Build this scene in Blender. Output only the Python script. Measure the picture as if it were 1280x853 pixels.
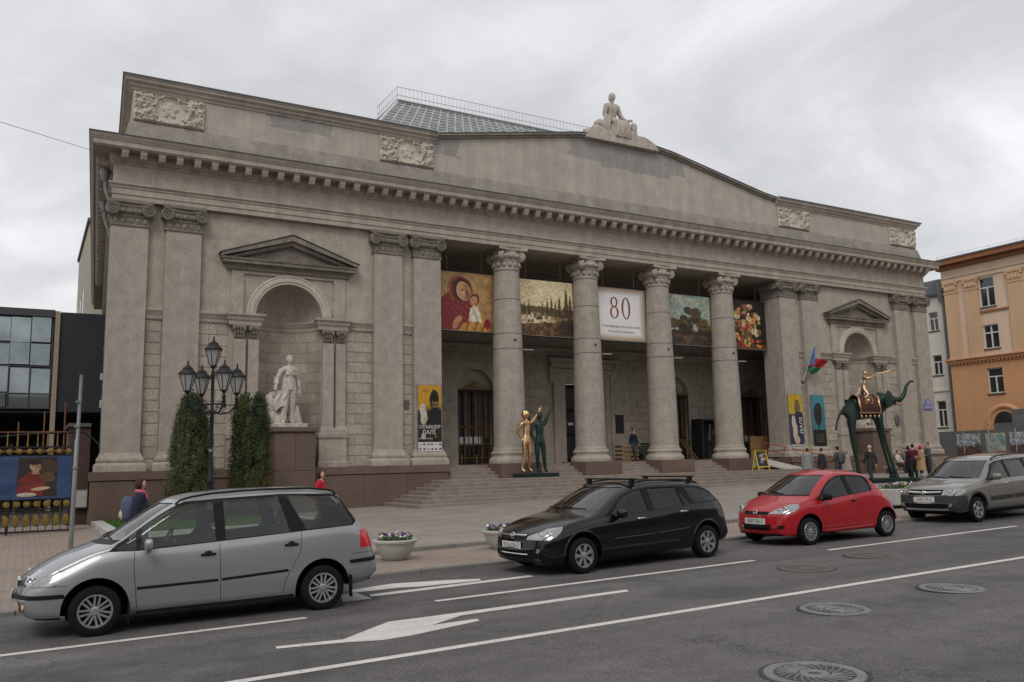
import bpy, bmesh, math, random
import numpy as np
from mathutils import Vector, Matrix
for o in list(bpy.data.objects): bpy.data.objects.remove(o)
scn = bpy.context.scene
COL = scn.collection
R = math.radians
random.seed(7); rng = np.random.default_rng(7)

# ---------------------------------------------------------------- camera
CAM = np.array([-26.012, -33.269, -0.012]); YAW, PIT, ROL = R(29.85), R(8.20), R(-1.287); FPX = 1061.6
_f = np.array([math.sin(YAW)*math.cos(PIT), math.cos(YAW)*math.cos(PIT), math.sin(PIT)])
_r = np.array([math.cos(YAW), -math.sin(YAW), 0.0]); _u = np.cross(_r, _f)
_r2 = _r*math.cos(ROL)+_u*math.sin(ROL); _u2 = _u*math.cos(ROL)-_r*math.sin(ROL)
cd = bpy.data.cameras.new('camera'); cam = bpy.data.objects.new('camera', cd); COL.objects.link(cam)
cd.sensor_fit = 'HORIZONTAL'; cd.sensor_width = 36; cd.lens = 36*FPX/1280; cd.clip_start = .1; cd.clip_end = 2000
cam.matrix_world = Matrix(((_r2[0], _u2[0], -_f[0], CAM[0]), (_r2[1], _u2[1], -_f[1], CAM[1]), (_r2[2], _u2[2], -_f[2], CAM[2]), (0, 0, 0, 1)))
scn.camera = cam
def ray(px, py): return _f+_r2*(px-640)/FPX-_u2*(py-426.5)/FPX
def onY(px, py, y): d = ray(px, py); return CAM+d*(y-CAM[1])/d[1]
def onX(px, py, x): d = ray(px, py); return CAM+d*(x-CAM[0])/d[0]

# ---------------------------------------------------------------- sky, sun, exposure
world = bpy.data.worlds.new('World'); scn.world = world; world.use_nodes = True
SUN_EL, SUN_AZ = R(48), R(216)      # azimuth clockwise from +Y
W1, W2 = 15.2, 23.8
def build_world():
    nt = world.node_tree; n = nt.nodes; L = nt.links; n.clear()
    out = n.new('ShaderNodeOutputWorld'); bg = n.new('ShaderNodeBackground'); L.new(bg.outputs[0], out.inputs[0])
    sky = n.new('ShaderNodeTexSky'); sky.sky_type = 'NISHITA'; sky.sun_disc = False
    sky.sun_elevation = SUN_EL; sky.sun_rotation = SUN_AZ; sky.dust_density = 3
    tc = n.new('ShaderNodeTexCoord'); sep = n.new('ShaderNodeSeparateXYZ'); L.new(tc.outputs['Generated'], sep.inputs[0])
    def mth(op, a, b=None, cl=False):
        m = n.new('ShaderNodeMath'); m.operation = op; m.use_clamp = cl
        for i, v in enumerate((a, b)):
            if v is None: continue
            if isinstance(v, (int, float)): m.inputs[i].default_value = v
            else: L.new(v, m.inputs[i])
        return m.outputs[0]
    z = mth('ADD', mth('MAXIMUM', sep.outputs[2], 0.0), .22)
    cx = mth('DIVIDE', sep.outputs[0], z); cy = mth('DIVIDE', sep.outputs[1], z)
    comb = n.new('ShaderNodeCombineXYZ'); L.new(cx, comb.inputs[0]); L.new(cy, comb.inputs[1])
    def noise(scale, det, rough, w, dist=0.0):
        t = n.new('ShaderNodeTexNoise'); t.noise_dimensions = '4D'; t.inputs['Scale'].default_value = scale; t.inputs['Detail'].default_value = det
        t.inputs['Roughness'].default_value = rough; t.inputs['W'].default_value = w; t.inputs['Distortion'].default_value = dist
        L.new(comb.outputs[0], t.inputs['Vector']); return t.outputs[0]
    a = noise(1.5, 7, .56, W1, .5); b = noise(.42, 2, .5, W2, 0)
    v = mth('ADD', mth('MULTIPLY', a, .72), mth('MULTIPLY', b, .43))
    r = n.new('ShaderNodeValToRGB'); L.new(v, r.inputs[0]); e = r.color_ramp.elements
    e[0].position = .42; e[0].color = (.36, .365, .378, 1); e[1].position = .70; e[1].color = (.70, .702, .708, 1)
    m = e = r.color_ramp.elements.new(.58); m.color = (.53, .532, .54, 1)
    sc = n.new('ShaderNodeVectorMath'); sc.operation = 'SCALE'; L.new(sky.outputs[0], sc.inputs[0]); sc.inputs['Scale'].default_value = .10
    mix = n.new('ShaderNodeMix'); mix.data_type = 'RGBA'; mix.inputs[0].default_value = .08
    L.new(r.outputs[0], mix.inputs[6]); L.new(sc.outputs[0], mix.inputs[7]); L.new(mix.outputs[2], bg.inputs[0])
    bg.inputs[1].default_value = 1.0
build_world()
sl = bpy.data.lights.new('sun', 'SUN'); sl.energy = .8; sl.angle = R(25); sl.color = (1, .965, .92)
sun = bpy.data.objects.new('sun', sl); COL.objects.link(sun)
_sd = Vector((math.sin(SUN_AZ)*math.cos(SUN_EL), math.cos(SUN_AZ)*math.cos(SUN_EL), math.sin(SUN_EL)))
sun.rotation_euler = (-_sd).to_track_quat('-Z', 'Y').to_euler(); sun.location = (-20, -60, 60)
scn.view_settings.view_transform = 'Standard'; scn.view_settings.look = 'None'; scn.view_settings.exposure = 0.52; scn.view_settings.gamma = 1
scn.view_settings.use_curve_mapping = False
scn.render.engine = 'CYCLES'; scn.cycles.max_bounces = 8; scn.cycles.transparent_max_bounces = 12

# ---------------------------------------------------------------- materials
MATS = {}
def mat(name, col, rough=.85, var=.12, scale=1.2, bump=0.0, bscale=30, metal=0.0, spec=.4, fine=.0, fscale=60, streak=0.0, rand=0.0, coat=0.0, extra=None):
    if name in MATS: return MATS[name]
    m = bpy.data.materials.new(name); m.use_nodes = True; nt = m.node_tree; n = nt.nodes; L = nt.links
    p = n['Principled BSDF']; p.inputs['Roughness'].default_value = rough; p.inputs['Metallic'].default_value = metal
    p.inputs['Specular IOR Level'].default_value = spec; p.inputs['Coat Weight'].default_value = coat; p.inputs['Coat Roughness'].default_value = .03
    g = n.new('ShaderNodeNewGeometry')
    def noise(sc, det=6, mapping=None):
        t = n.new('ShaderNodeTexNoise'); t.inputs['Scale'].default_value = sc; t.inputs['Detail'].default_value = det; t.inputs['Roughness'].default_value = .6
        if mapping:
            mp = n.new('ShaderNodeVectorMath'); mp.operation = 'MULTIPLY'; mp.inputs[1].default_value = mapping
            L.new(g.outputs['Position'], mp.inputs[0]); L.new(mp.outputs[0], t.inputs['Vector'])
        else: L.new(g.outputs['Position'], t.inputs['Vector'])
        return t.outputs[0]
    fac = None
    def rng_(src, lo, hi, a=.3, b=.7):
        mr = n.new('ShaderNodeMapRange'); L.new(src, mr.inputs[0]); mr.inputs[1].default_value = a; mr.inputs[2].default_value = b
        mr.inputs[3].default_value = lo; mr.inputs[4].default_value = hi; return mr.outputs[0]
    def mul(a, b):
        if a is None: return b
        q = n.new('ShaderNodeMath'); q.operation = 'MULTIPLY'; L.new(a, q.inputs[0]); L.new(b, q.inputs[1]); return q.outputs[0]
    if var: fac = mul(fac, rng_(noise(scale), 1-var, 1+var))
    if fine: fac = mul(fac, rng_(noise(fscale, 4), 1-fine, 1+fine, .37, .63))
    if streak: fac = mul(fac, rng_(noise(1.0, 5, (2.2, 2.2, .10)), 1-streak, 1+streak*.45))
    if rand:
        oi = n.new('ShaderNodeObjectInfo'); fac = mul(fac, rng_(oi.outputs['Random'], 1-rand, 1+rand, 0, 1))
    base = n.new('ShaderNodeRGB'); base.outputs[0].default_value = (*col, 1); src = base.outputs[0]
    if extra: src = extra(nt, g, src)
    if fac is not None:
        vm = n.new('ShaderNodeVectorMath'); vm.operation = 'SCALE'; L.new(src, vm.inputs[0]); L.new(fac, vm.inputs['Scale']); src = vm.outputs[0]
    L.new(src, p.inputs['Base Color'])
    if bump:
        b = n.new('ShaderNodeBump'); b.inputs['Strength'].default_value = bump; b.inputs['Distance'].default_value = .02
        L.new(noise(bscale, 4), b.inputs['Height']); L.new(b.outputs[0], p.inputs['Normal'])
    MATS[name] = m; return m
def srgb(r, g, b, k=1.0):
    f = lambda c: (c/12.92 if c <= .04045 else ((c+.055)/1.055)**2.4)*k
    return tuple(f(v/255) for v in (r, g, b))
def glass_mat(name, tint=.5, refl=1.0, rough=.01, tcol=(1, 1, 1), ior=1.6):
    if name in MATS: return MATS[name]
    m = bpy.data.materials.new(name); m.use_nodes = True; nt = m.node_tree; n = nt.nodes; L = nt.links; n.clear()
    o = n.new('ShaderNodeOutputMaterial'); mx = n.new('ShaderNodeMixShader'); t = n.new('ShaderNodeBsdfTransparent'); gl = n.new('ShaderNodeBsdfGlossy')
    t.inputs[0].default_value = (tint*tcol[0], tint*tcol[1], tint*tcol[2], 1); gl.inputs['Roughness'].default_value = rough; gl.inputs[0].default_value = (refl, refl, refl, 1)
    fr = n.new('ShaderNodeFresnel'); fr.inputs[0].default_value = ior
    L.new(fr.outputs[0], mx.inputs[0]); L.new(t.outputs[0], mx.inputs[1]); L.new(gl.outputs[0], mx.inputs[2]); L.new(mx.outputs[0], o.inputs[0])
    MATS[name] = m; return m
def print_mat(name, rough=.6):          # flat print: colours stored on the panel's own points
    if name in MATS: return MATS[name]
    m = bpy.data.materials.new(name); m.use_nodes = True; nt = m.node_tree
    a = nt.nodes.new('ShaderNodeAttribute'); a.attribute_name = 'ink'; p = nt.nodes['Principled BSDF']; p.inputs['Roughness'].default_value = rough
    nt.links.new(a.outputs['Color'], p.inputs['Base Color']); MATS[name] = m; return m

def patches(nt, g, src):               # cement repairs on the gable wall, with their own ragged outline
    n = nt.nodes; L = nt.links
    sep = n.new('ShaderNodeSeparateXYZ'); nz = n.new('ShaderNodeTexNoise'); nz.inputs['Scale'].default_value = 1.6; nz.inputs['Detail'].default_value = 5
    L.new(g.outputs['Position'], nz.inputs['Vector'])
    dis = n.new('ShaderNodeVectorMath'); dis.operation = 'MULTIPLY_ADD'; L.new(nz.outputs[1], dis.inputs[0]); dis.inputs[1].default_value = (.9, .9, .45)
    L.new(g.outputs['Position'], dis.inputs[2]); L.new(dis.outputs[0], sep.inputs[0])
    def m(op, a, b):
        q = n.new('ShaderNodeMath'); q.operation = op
        for i, v in enumerate((a, b)):
            if isinstance(v, (int, float)): q.inputs[i].default_value = v
            else: L.new(v, q.inputs[i])
        return q.outputs[0]
    def boxm(x0, x1, z0, z1):
        a = m('MULTIPLY', m('GREATER_THAN', sep.outputs[0], x0), m('LESS_THAN', sep.outputs[0], x1))
        return m('MULTIPLY', a, m('MULTIPLY', m('GREATER_THAN', sep.outputs[2], z0), m('LESS_THAN', sep.outputs[2], z1)))
    m1 = m('MAXIMUM', boxm(-3.0, 4.4, 15.15, 19), boxm(-10.6, -9.0, 14.0, 15.2))
    m1 = m('MAXIMUM', m1, boxm(-17.6, -15.0, 13.95, 14.5)); m1 = m('MAXIMUM', m1, boxm(-1.2, 3.4, 14.9, 15.3))
    mx = n.new('ShaderNodeMix'); mx.data_type = 'RGBA'; L.new(m('MULTIPLY', m1, .75), mx.inputs[0]); L.new(src, mx.inputs[6]); mx.inputs[7].default_value = (.25, .245, .235, 1)
    # lime run-off below the coping
    st = n.new('ShaderNodeTexNoise'); st.inputs['Scale'].default_value = 1; st.inputs['Detail'].default_value = 4; vm = n.new('ShaderNodeVectorMath'); vm.operation = 'MULTIPLY'
    vm.inputs[1].default_value = (2.6, 1, .08); L.new(g.outputs['Position'], vm.inputs[0]); L.new(vm.outputs[0], st.inputs['Vector'])
    mr = n.new('ShaderNodeMapRange'); L.new(st.outputs[0], mr.inputs[0]); mr.inputs[1].default_value = .60; mr.inputs[2].default_value = .72
    bx = m('MULTIPLY', mr.outputs[0], boxm(0.2, 5.5, 12.5, 17)); mx2 = n.new('ShaderNodeMix'); mx2.data_type = 'RGBA'
    L.new(m('MULTIPLY', bx, .5), mx2.inputs[0]); L.new(mx.outputs[2], mx2.inputs[6]); mx2.inputs[7].default_value = (.62, .58, .52, 1)
    return mx2.outputs[2]

ST = (.385, .337, .280)
mat('stone', ST, .92, .15, 2.6, .55, 26, fine=.19, fscale=20, streak=.12)
mat('stone_shaft', (.36, .316, .27), .92, .15, 2.2, .6, 24, fine=.19, fscale=21, streak=.11)
mat('stone_trim', (.375, .328, .275), .9, .16, 2.0, .35, 30, fine=.15, fscale=20, streak=.16)
mat('stone_pale', (.46, .405, .335), .9, .14, 2.0, .3, 30, fine=.10, fscale=16)
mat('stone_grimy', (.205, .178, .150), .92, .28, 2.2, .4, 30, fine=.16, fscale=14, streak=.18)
mat('stone_block', (.365, .316, .262), .92, .14, 2.2, .5, 30, fine=.19, fscale=20, rand=.10)
mat('attic_plaster', (.42, .375, .320), .92, .13, 1.3, .4, 24, fine=.14, fscale=18, streak=.14, extra=patches)
mat('attic_ledge', (.285, .255, .222), .92, .2, 1.6, .4, 24, fine=.14, fscale=14, streak=.14)
mat('relief_stone', (.50, .44, .37), .9, .12, 3, .3, 40)
mat('marble', (.50, .46, .40), .8, .22, 5, .5, 22, fine=.12, fscale=18, streak=.25)
mat('old_marble', (.46, .41, .35), .85, .22, 4, .3, 40, streak=.25)
mat('granite', (.135, .092, .072), .6, .14, 1.2, .15, 60, fine=.16, fscale=70, rand=.08)
mat('granite_step', (.235, .195, .165), .75, .2, 2.5, .2, 60, fine=.14, fscale=60, rand=.07, streak=0)
mat('metal_flashing', (.075, .08, .08), .5, .2, 2)
mat('iron', (.02, .02, .022), .45, .1, 4, metal=.3)
mat('dark_iron', (.012, .012, .014), .5, 0)
mat('gold_paint', (.24, .16, .04), .45, .25, 9, metal=.6)
mat('gold', (.62, .40, .22), .34, .12, 5, metal=1.0)
mat('bronze_green', (.020, .040, .034), .45, .35, 5, metal=.45, bump=.2, bscale=20)
mat('plate_green', (.012, .026, .022), .35, .2, 3, metal=.2)
mat('zinc', (.20, .21, .21), .5, .15, 4, metal=.5)
mat('wood', (.30, .17, .075), .7, .3, 6, fine=.2, fscale=30)
mat('wood_dark', (.17, .085, .04), .7, .3, 6)
mat('white_paint', (.62, .62, .60), .6, .1, 5)
mat('concrete', (.43, .415, .39), .9, .12, 3, .3, 50, fine=.08)
mat('foliage_dark', (.028, .058, .018), .7, .45, 4, rand=.1)
mat('foliage_flower', (.06, .12, .02), .7, .4, 12)
mat('bark', (.09, .055, .035), .9, .3, 10)
mat('petal_purple', (.06, .025, .16), .6, .4, 30)
mat('petal_white', (.7, .68, .62), .6, .1, 20)
mat('petal_yellow', (.7, .5, .06), .6, .1, 20)
mat('soil', (.03, .02, .015), .95, .3, 20)
mat('black_rubber', (.011, .011, .0115), .85, .2, 12, spec=.15)
mat('black_plastic', (.009, .009, .010), .5, .1, 8, spec=.22)
mat('rim_silver', (.50, .50, .50), .32, .06, 8, metal=.85)
mat('chrome', (.75, .75, .76), .12, 0, metal=1)
mat('interior', (.018, .018, .02), .9, 0)
mat('seat_cloth', (.05, .05, .055), .9, .2, 12)
mat('lamp_clear', (.34, .345, .35), .12, .45, 55, metal=.7, coat=1.0)
mat('lamp_red', (.55, .02, .02), .15, .15, 20, coat=.8)
mat('lamp_amber', (.8, .33, .08), .2, 0, coat=.5)
mat('underbody', (.008, .008, .008), .95, 0)
mat('skin', (.50, .30, .22), .6, .08, 20)
glass_mat('car_glass', .74, 1.0, .01, (.88, .97, .92)); glass_mat('screen_glass', .60, 1.0, .01, (.88, .97, .92), 1.9); glass_mat('dark_glass', .28, 1.0, .01, (.9, .95, .95))
mat('void', (.010, .010, .011), .9, 0)
mat('window_glass', (.02, .024, .026), .06, .2, 1, spec=.9)

# ---------------------------------------------------------------- mesh helpers
class MB:
    def __init__(s): s.v = []; s.f = []; s.m = []; s.mi = 0
    def add(s, vs, fs):
        o = len(s.v); s.v += [tuple(map(float, p)) for p in vs]
        for q in fs: s.f.append(tuple(i+o for i in q)); s.m.append(s.mi)
        return s
    def box(s, x0, x1, y0, y1, z0, z1, M=None):
        vs = [(x0, y0, z0), (x1, y0, z0), (x1, y1, z0), (x0, y1, z0), (x0, y0, z1), (x1, y0, z1), (x1, y1, z1), (x0, y1, z1)]
        if M is not None: vs = [tuple(M @ Vector(p)) for p in vs]
        return s.add(vs, [(0, 3, 2, 1), (4, 5, 6, 7), (0, 1, 5, 4), (1, 2, 6, 5), (2, 3, 7, 6), (3, 0, 4, 7)])
    def cbox(s, x0, x1, y0, y1, z0, z1, c=.01):            # box with all edges chamfered
        P = []; 
        for X, sx in ((x0, 1), (x1, -1)):
            for Y, sy in ((y0, 1), (y1, -1)):
                for Z, sz in ((z0, 1), (z1, -1)):
                    P += [(X, Y+sy*c, Z+sz*c), (X+sx*c, Y, Z+sz*c), (X+sx*c, Y+sy*c, Z)]
        b = bmesh.new(); vv = [b.verts.new(p) for p in P]; r = bmesh.ops.convex_hull(b, input=vv); b.verts.index_update()
        s.add([v.co[:] for v in b.verts], [[v.index for v in f.verts] for f in b.faces]); b.free(); return s
    def prism(s, poly, axis, a0, a1):                      # polygon in the other two axes, extruded along axis
        n = len(poly)
        def P(p, a): return {'x': (a, p[0], p[1]), 'y': (p[0], a, p[1]), 'z': (p[0], p[1], a)}[axis]
        vs = [P(p, a0) for p in poly]+[P(p, a1) for p in poly]
        return s.add(vs, [tuple(range(n))[::-1], tuple(range(n, 2*n))]+[(i, (i+1) % n, n+(i+1) % n, n+i) for i in range(n)])
    def lathe(s, prof, c=(0, 0, 0), n=24, axis='z', a0=0, a1=2*math.pi, cap=True):
        full = abs(a1-a0-2*math.pi) < 1e-6; k = n if full else n+1; vs = []
        for i in range(k):
            a = a0+(a1-a0)*i/n; ca, sa = math.cos(a), math.sin(a)
            for r, z in prof:
                p = {'z': (r*ca, r*sa, z), 'y': (r*ca, z, r*sa), 'x': (z, r*ca, r*sa)}[axis]; vs.append((p[0]+c[0], p[1]+c[1], p[2]+c[2]))
        m = len(prof); fs = []
        for i in range(n):
            for j in range(m-1):
                a = i*m+j; b = ((i+1) % k)*m+j; fs.append((a, b, b+1, a+1))
        if cap and full:
            fs.append(tuple(i*m for i in range(k))[::-1]); fs.append(tuple(i*m+m-1 for i in range(k)))
        return s.add(vs, fs)
    def tube(s, path, r, n=8, cap=True):
        P = [Vector(p) for p in path]; k = len(P); rr = r if hasattr(r, '__len__') else [r]*k; vs = []; up = None
        for i in range(k):
            t = (P[min(i+1, k-1)]-P[max(i-1, 0)]).normalized()
            if up is None: up = t.orthogonal().normalized()
            up = (up-t*up.dot(t))
            up = up.normalized() if up.length > 1e-6 else t.orthogonal().normalized()
            b = t.cross(up)
            for j in range(n): a = 2*math.pi*j/n; vs.append(P[i]+(up*math.cos(a)+b*math.sin(a))*rr[i])
        fs = [(i*n+j, i*n+(j+1) % n, (i+1)*n+(j+1) % n, (i+1)*n+j) for i in range(k-1) for j in range(n)]
        if cap: fs += [tuple(range(n))[::-1], tuple(range((k-1)*n, k*n))]
        return s.add(vs, fs)
    def ell(s, c, r, n=12, m=8, M=None, fn=None):
        vs = []; fs = []
        for i in range(m+1):
            th = math.pi*i/m
            for j in range(n):
                a = 2*math.pi*j/n; p = Vector((math.sin(th)*math.cos(a), math.sin(th)*math.sin(a), math.cos(th)))
                if fn: p = fn(p)
                p = Vector((p[0]*r[0], p[1]*r[1], p[2]*r[2]))
                if M is not None: p = M @ p
                vs.append(p+Vector(c))
        for i in range(m):
            for j in range(n): fs.append((i*n+j, (i+1)*n+j, (i+1)*n+(j+1) % n, i*n+(j+1) % n))
        return s.add(vs, fs)
    def sweep(s, path, prof, closed=False, capends=True):  # profile (outward distance, z) swept round a plan path with mitres; outward = right of travel
        n = len(path); m = len(prof); vs = []
        for i in range(n):
            p = Vector(path[i]); d0 = (p-Vector(path[i-1])).normalized() if (i > 0 or closed) else None
            d1 = (Vector(path[(i+1) % n])-p).normalized() if (i < n-1 or closed) else None
            d0 = d0 or d1; d1 = d1 or d0
            n0 = Vector((d0[1], -d0[0])); n1 = Vector((d1[1], -d1[0])); b = (n0+n1); b = b/max(.2, b.length_squared)*2
            for d, z in prof: vs.append((p[0]+b[0]*d, p[1]+b[1]*d, z))
        fs = [(i*m+j, ((i+1) % n)*m+j, ((i+1) % n)*m+j+1, i*m+j+1) for i in range(n if closed else n-1) for j in range(m-1)]
        if capends and not closed: fs += [tuple(range(m))[::-1], tuple(range((n-1)*m, n*m))]
        return s.add(vs, fs)
    def grid(s, fn, nu, nv, wrap=False):
        vs = [fn(i/nu, j/nv) for j in range(nv+1) for i in range(nu+1)]
        return s.add(vs, [(j*(nu+1)+i, j*(nu+1)+i+1, (j+1)*(nu+1)+i+1, (j+1)*(nu+1)+i) for j in range(nv) for i in range(nu)])
    def mesh(s, name, mats, smooth=None, recalc=True):
        me = bpy.data.meshes.new(name); me.from_pydata(s.v, [], s.f); 
        for mm in (mats if isinstance(mats, (list, tuple)) else [mats]): me.materials.append(MATS[mm] if isinstance(mm, str) else mm)
        if len(me.materials) > 1: me.polygons.foreach_set('material_index', s.m)
        if recalc:
            b = bmesh.new(); b.from_mesh(me); bmesh.ops.recalc_face_normals(b, faces=b.faces); b.to_mesh(me); b.free()
        if smooth is not None:
            me.polygons.foreach_set('use_smooth', [True]*len(me.polygons)); me.set_sharp_from_angle(angle=R(smooth))
        me.update(); return me
    def build(s, name, mats, parent=None, smooth=None, recalc=True, loc=None, rz=0):
        return link(name, s.mesh(name, mats, smooth, recalc), parent, loc, rz)
def link(name, me, parent=None, loc=None, rz=0, scale=None):
    o = bpy.data.objects.new(name, me); COL.objects.link(o)
    if parent: o.parent = parent
    if loc is not None: o.location = loc
    if rz: o.rotation_euler = (0, 0, rz)
    if scale is not None: o.scale = scale
    return o
def tag(o, label, cat, group=None):
    o['label'] = label; o['category'] = cat
    if group: o['group'] = group
    return o
def thing(name, label, cat, loc=(0, 0, 0), rz=0, group=None):
    o = bpy.data.objects.new(name, None); COL.objects.link(o); o.location = loc; o.rotation_euler = (0, 0, rz); o.empty_display_size = .3
    return tag(o, label, cat, group)
def struct(o): o['kind'] = 'structure'; return o
def stuff(o): o['kind'] = 'stuff'; return o
def copy_tree(o, parent=None):
    c = o.copy(); COL.objects.link(c); c.parent = parent
    for ch in [k for k in o.children]: copy_tree(ch, c)
    return c
def text(body, size, name, material, parent, loc, rot=(R(90), 0, 0), ext=.002, align='CENTER', sx=1.0, shear=0):
    cu = bpy.data.curves.new('txt', 'FONT'); cu.body = body; cu.size = size; cu.align_x = align; cu.align_y = 'CENTER'; cu.extrude = ext; cu.shear = shear; cu.resolution_u = 3
    t = bpy.data.objects.new('txt', cu); COL.objects.link(t); dg = bpy.context.evaluated_depsgraph_get()
    me = bpy.data.meshes.new_from_object(t.evaluated_get(dg)); bpy.data.objects.remove(t); bpy.data.curves.remove(cu)
    me.materials.clear(); me.materials.append(MATS[material]); me.name = name
    o = link(name, me, parent, loc); o.rotation_euler = rot; o.scale = (sx, 1, 1); return o
def s2l(c): c = np.clip(c, 0, 1); return np.where(c <= .04045, c/12.92, ((c+.055)/1.055)**2.4)
def vnoise(u, v, sc, seed=0, oct=4):                      # value noise on arrays
    out = np.zeros_like(u); amp = 1; tot = 0; g = np.random.default_rng(seed)
    for k in range(oct):
        T = g.random((64, 64)); x = u*sc+k*17.3; y = v*sc+k*9.1; xi = np.floor(x).astype(int); yi = np.floor(y).astype(int); fx = x-xi; fy = y-yi
        fx = fx*fx*(3-2*fx); fy = fy*fy*(3-2*fy); q = lambda a, b: T[a % 64, b % 64]
        out += amp*((q(xi, yi)*(1-fx)+q(xi+1, yi)*fx)*(1-fy)+(q(xi, yi+1)*(1-fx)+q(xi+1, yi+1)*fx)*fy); tot += amp; amp *= .5; sc *= 2
    return out/tot
def painted(name, w, h, nx, ny, fn, parent=None, loc=(0, 0, 0), rz=0, gain=.8, wob=0.0):
    """flat printed panel in local xz, facing -y; fn(u,v) -> sRGB 0..1 arrays"""
    uu, vv = np.meshgrid(np.linspace(0, 1, nx+1), np.linspace(0, 1, ny+1)); col = s2l(fn(uu, vv))*gain
    b = MB(); dy = wob*(vnoise(uu, vv, 2.2, 3, 2)-.5)
    b.v = [(float(x), float(y), float(z)) for x, y, z in zip((uu.ravel()-.5)*w, dy.ravel(), vv.ravel()*h)]
    b.f = [(j*(nx+1)+i, j*(nx+1)+i+1, (j+1)*(nx+1)+i+1, (j+1)*(nx+1)+i) for j in range(ny) for i in range(nx)]; b.m = [0]*len(b.f)
    me = b.mesh(name, print_mat('print'), 60, False); at = me.color_attributes.new('ink', 'FLOAT_COLOR', 'POINT')
    c4 = np.ones((len(b.v), 4), np.float32); c4[:, :3] = col.reshape(-1, 3); at.data.foreach_set('color', c4.ravel())
    return link(name, me, parent, loc, rz)
def wob(u, v, a=.02, sc=7, seed=21): return u+a*(vnoise(u, v, sc, seed, 3)-.5)*2, v+a*(vnoise(u, v, sc, seed+1, 3)-.5)*2
class Ink:                                                # tiny painter for prints
    def __init__(s, u, v, bg): s.u, s.v = u, v; s.c = np.ones(u.shape+(3,))*np.array(bg) if np.ndim(bg) == 1 else bg.copy()
    def mix(s, m, col, a=1.0): m = np.clip(m, 0, 1)[..., None]*a; s.c = s.c*(1-m)+np.array(col)*m; return s
    def ell(s, cx, cy, rx, ry, col, a=1.0, soft=.08, rot=0):
        x = s.u-cx; y = s.v-cy; c, q = math.cos(rot), math.sin(rot); x, y = x*c+y*q, -x*q+y*c
        d = np.sqrt((x/rx)**2+(y/ry)**2); return s.mix((1-d)/soft+.5, col, a)
    def box(s, x0, x1, y0, y1, col, a=1.0): return s.mix(((s.u > x0) & (s.u < x1) & (s.v > y0) & (s.v < y1)).astype(float), col, a)
    def poly(s, pts, col, a=1.0):
        ins = np.zeros(s.u.shape, bool); n = len(pts)
        for i in range(n):
            (x0, y0), (x1, y1) = pts[i], pts[(i+1) % n]
            with np.errstate(divide='ignore', invalid='ignore'):
                ins ^= ((y0 > s.v) != (y1 > s.v)) & (s.u < (x1-x0)*(s.v-y0)/((y1-y0) if y1 != y0 else 1e-9)+x0)
        return s.mix(ins.astype(float), col, a)
    def grain(s, sc, amt, seed=1): s.c = s.c*(1+amt*(vnoise(s.u, s.v, sc, seed)[..., None]-.5)*2); return s

# ================================================================ ground, road, pavements
def zroad(X): return -1.57+.0129*X
def zplaza(X, Y):
    a = -1.44+.0129*X; b = -1.35+.019*X; t = min(1, max(0, (Y+16.6)/12.9)); return a+(b-a)*t
def ground(X, Y):
    if Y < -19.5: return zroad(X)
    if X < -24.0: t = min(1, (Y+19.5)/16); return zroad(X)+.05+t*.03
    if Y < -16.6: return zroad(X)+.05
    return zplaza(X, Y)
def onG(px, py, lift=0.0):
    d = ray(px, py); d = d/np.linalg.norm(d); t = 4.0
    while t < 200:
        P = CAM+d*t
        if P[2] < ground(P[0], P[1])+lift: break
        t += .01
    return P
def onRoad(px, py):
    d = ray(px, py); n = np.array([-.0129, 0, 1]); t = (-1.57-n@CAM)/(n@d); return CAM+d*t

def pave_mat(name, col, bw, bh, rot, mortar, msize=.012, var=.10, rough=.85, big=.12):
    m = bpy.data.materials.new(name); m.use_nodes = True; nt = m.node_tree; n = nt.nodes; L = nt.links; p = n['Principled BSDF']
    p.inputs['Roughness'].default_value = rough; p.inputs['Specular IOR Level'].default_value = .3
    g = n.new('ShaderNodeNewGeometry'); mp = n.new('ShaderNodeMapping'); mp.inputs['Rotation'].default_value = (0, 0, rot); L.new(g.outputs['Position'], mp.inputs[0])
    b = n.new('ShaderNodeTexBrick'); L.new(mp.outputs[0], b.inputs['Vector']); b.inputs['Scale'].default_value = 1; b.inputs['Brick Width'].default_value = bw; b.inputs['Row Height'].default_value = bh
    b.inputs['Mortar Size'].default_value = msize; b.inputs['Color1'].default_value = (*[c*(1-var) for c in col], 1); b.inputs['Color2'].default_value = (*[c*(1+var) for c in col], 1); b.inputs['Mortar'].default_value = (*mortar, 1)
    nz = n.new('ShaderNodeTexNoise'); nz.inputs['Scale'].default_value = .6; nz.inputs['Detail'].default_value = 8; nz.inputs['Roughness'].default_value = .65; L.new(g.outputs['Position'], nz.inputs['Vector'])
    mr = n.new('ShaderNodeMapRange'); mr.inputs[1].default_value = .3; mr.inputs[2].default_value = .7; mr.inputs[3].default_value = 1-big; mr.inputs[4].default_value = 1+big; L.new(nz.outputs[0], mr.inputs[0])
    vm = n.new('ShaderNodeVectorMath'); vm.operation = 'SCALE'; L.new(b.outputs[0], vm.inputs[0]); L.new(mr.outputs[0], vm.inputs['Scale']); L.new(vm.outputs[0], p.inputs['Base Color'])
    bp = n.new('ShaderNodeBump'); bp.inputs['Strength'].default_value = .4; bp.inputs['Distance'].default_value = .01; bp.invert = True; L.new(b.outputs['Fac'], bp.inputs['Height']); L.new(bp.outputs[0], p.inputs['Normal'])
    MATS[name] = m
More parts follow.
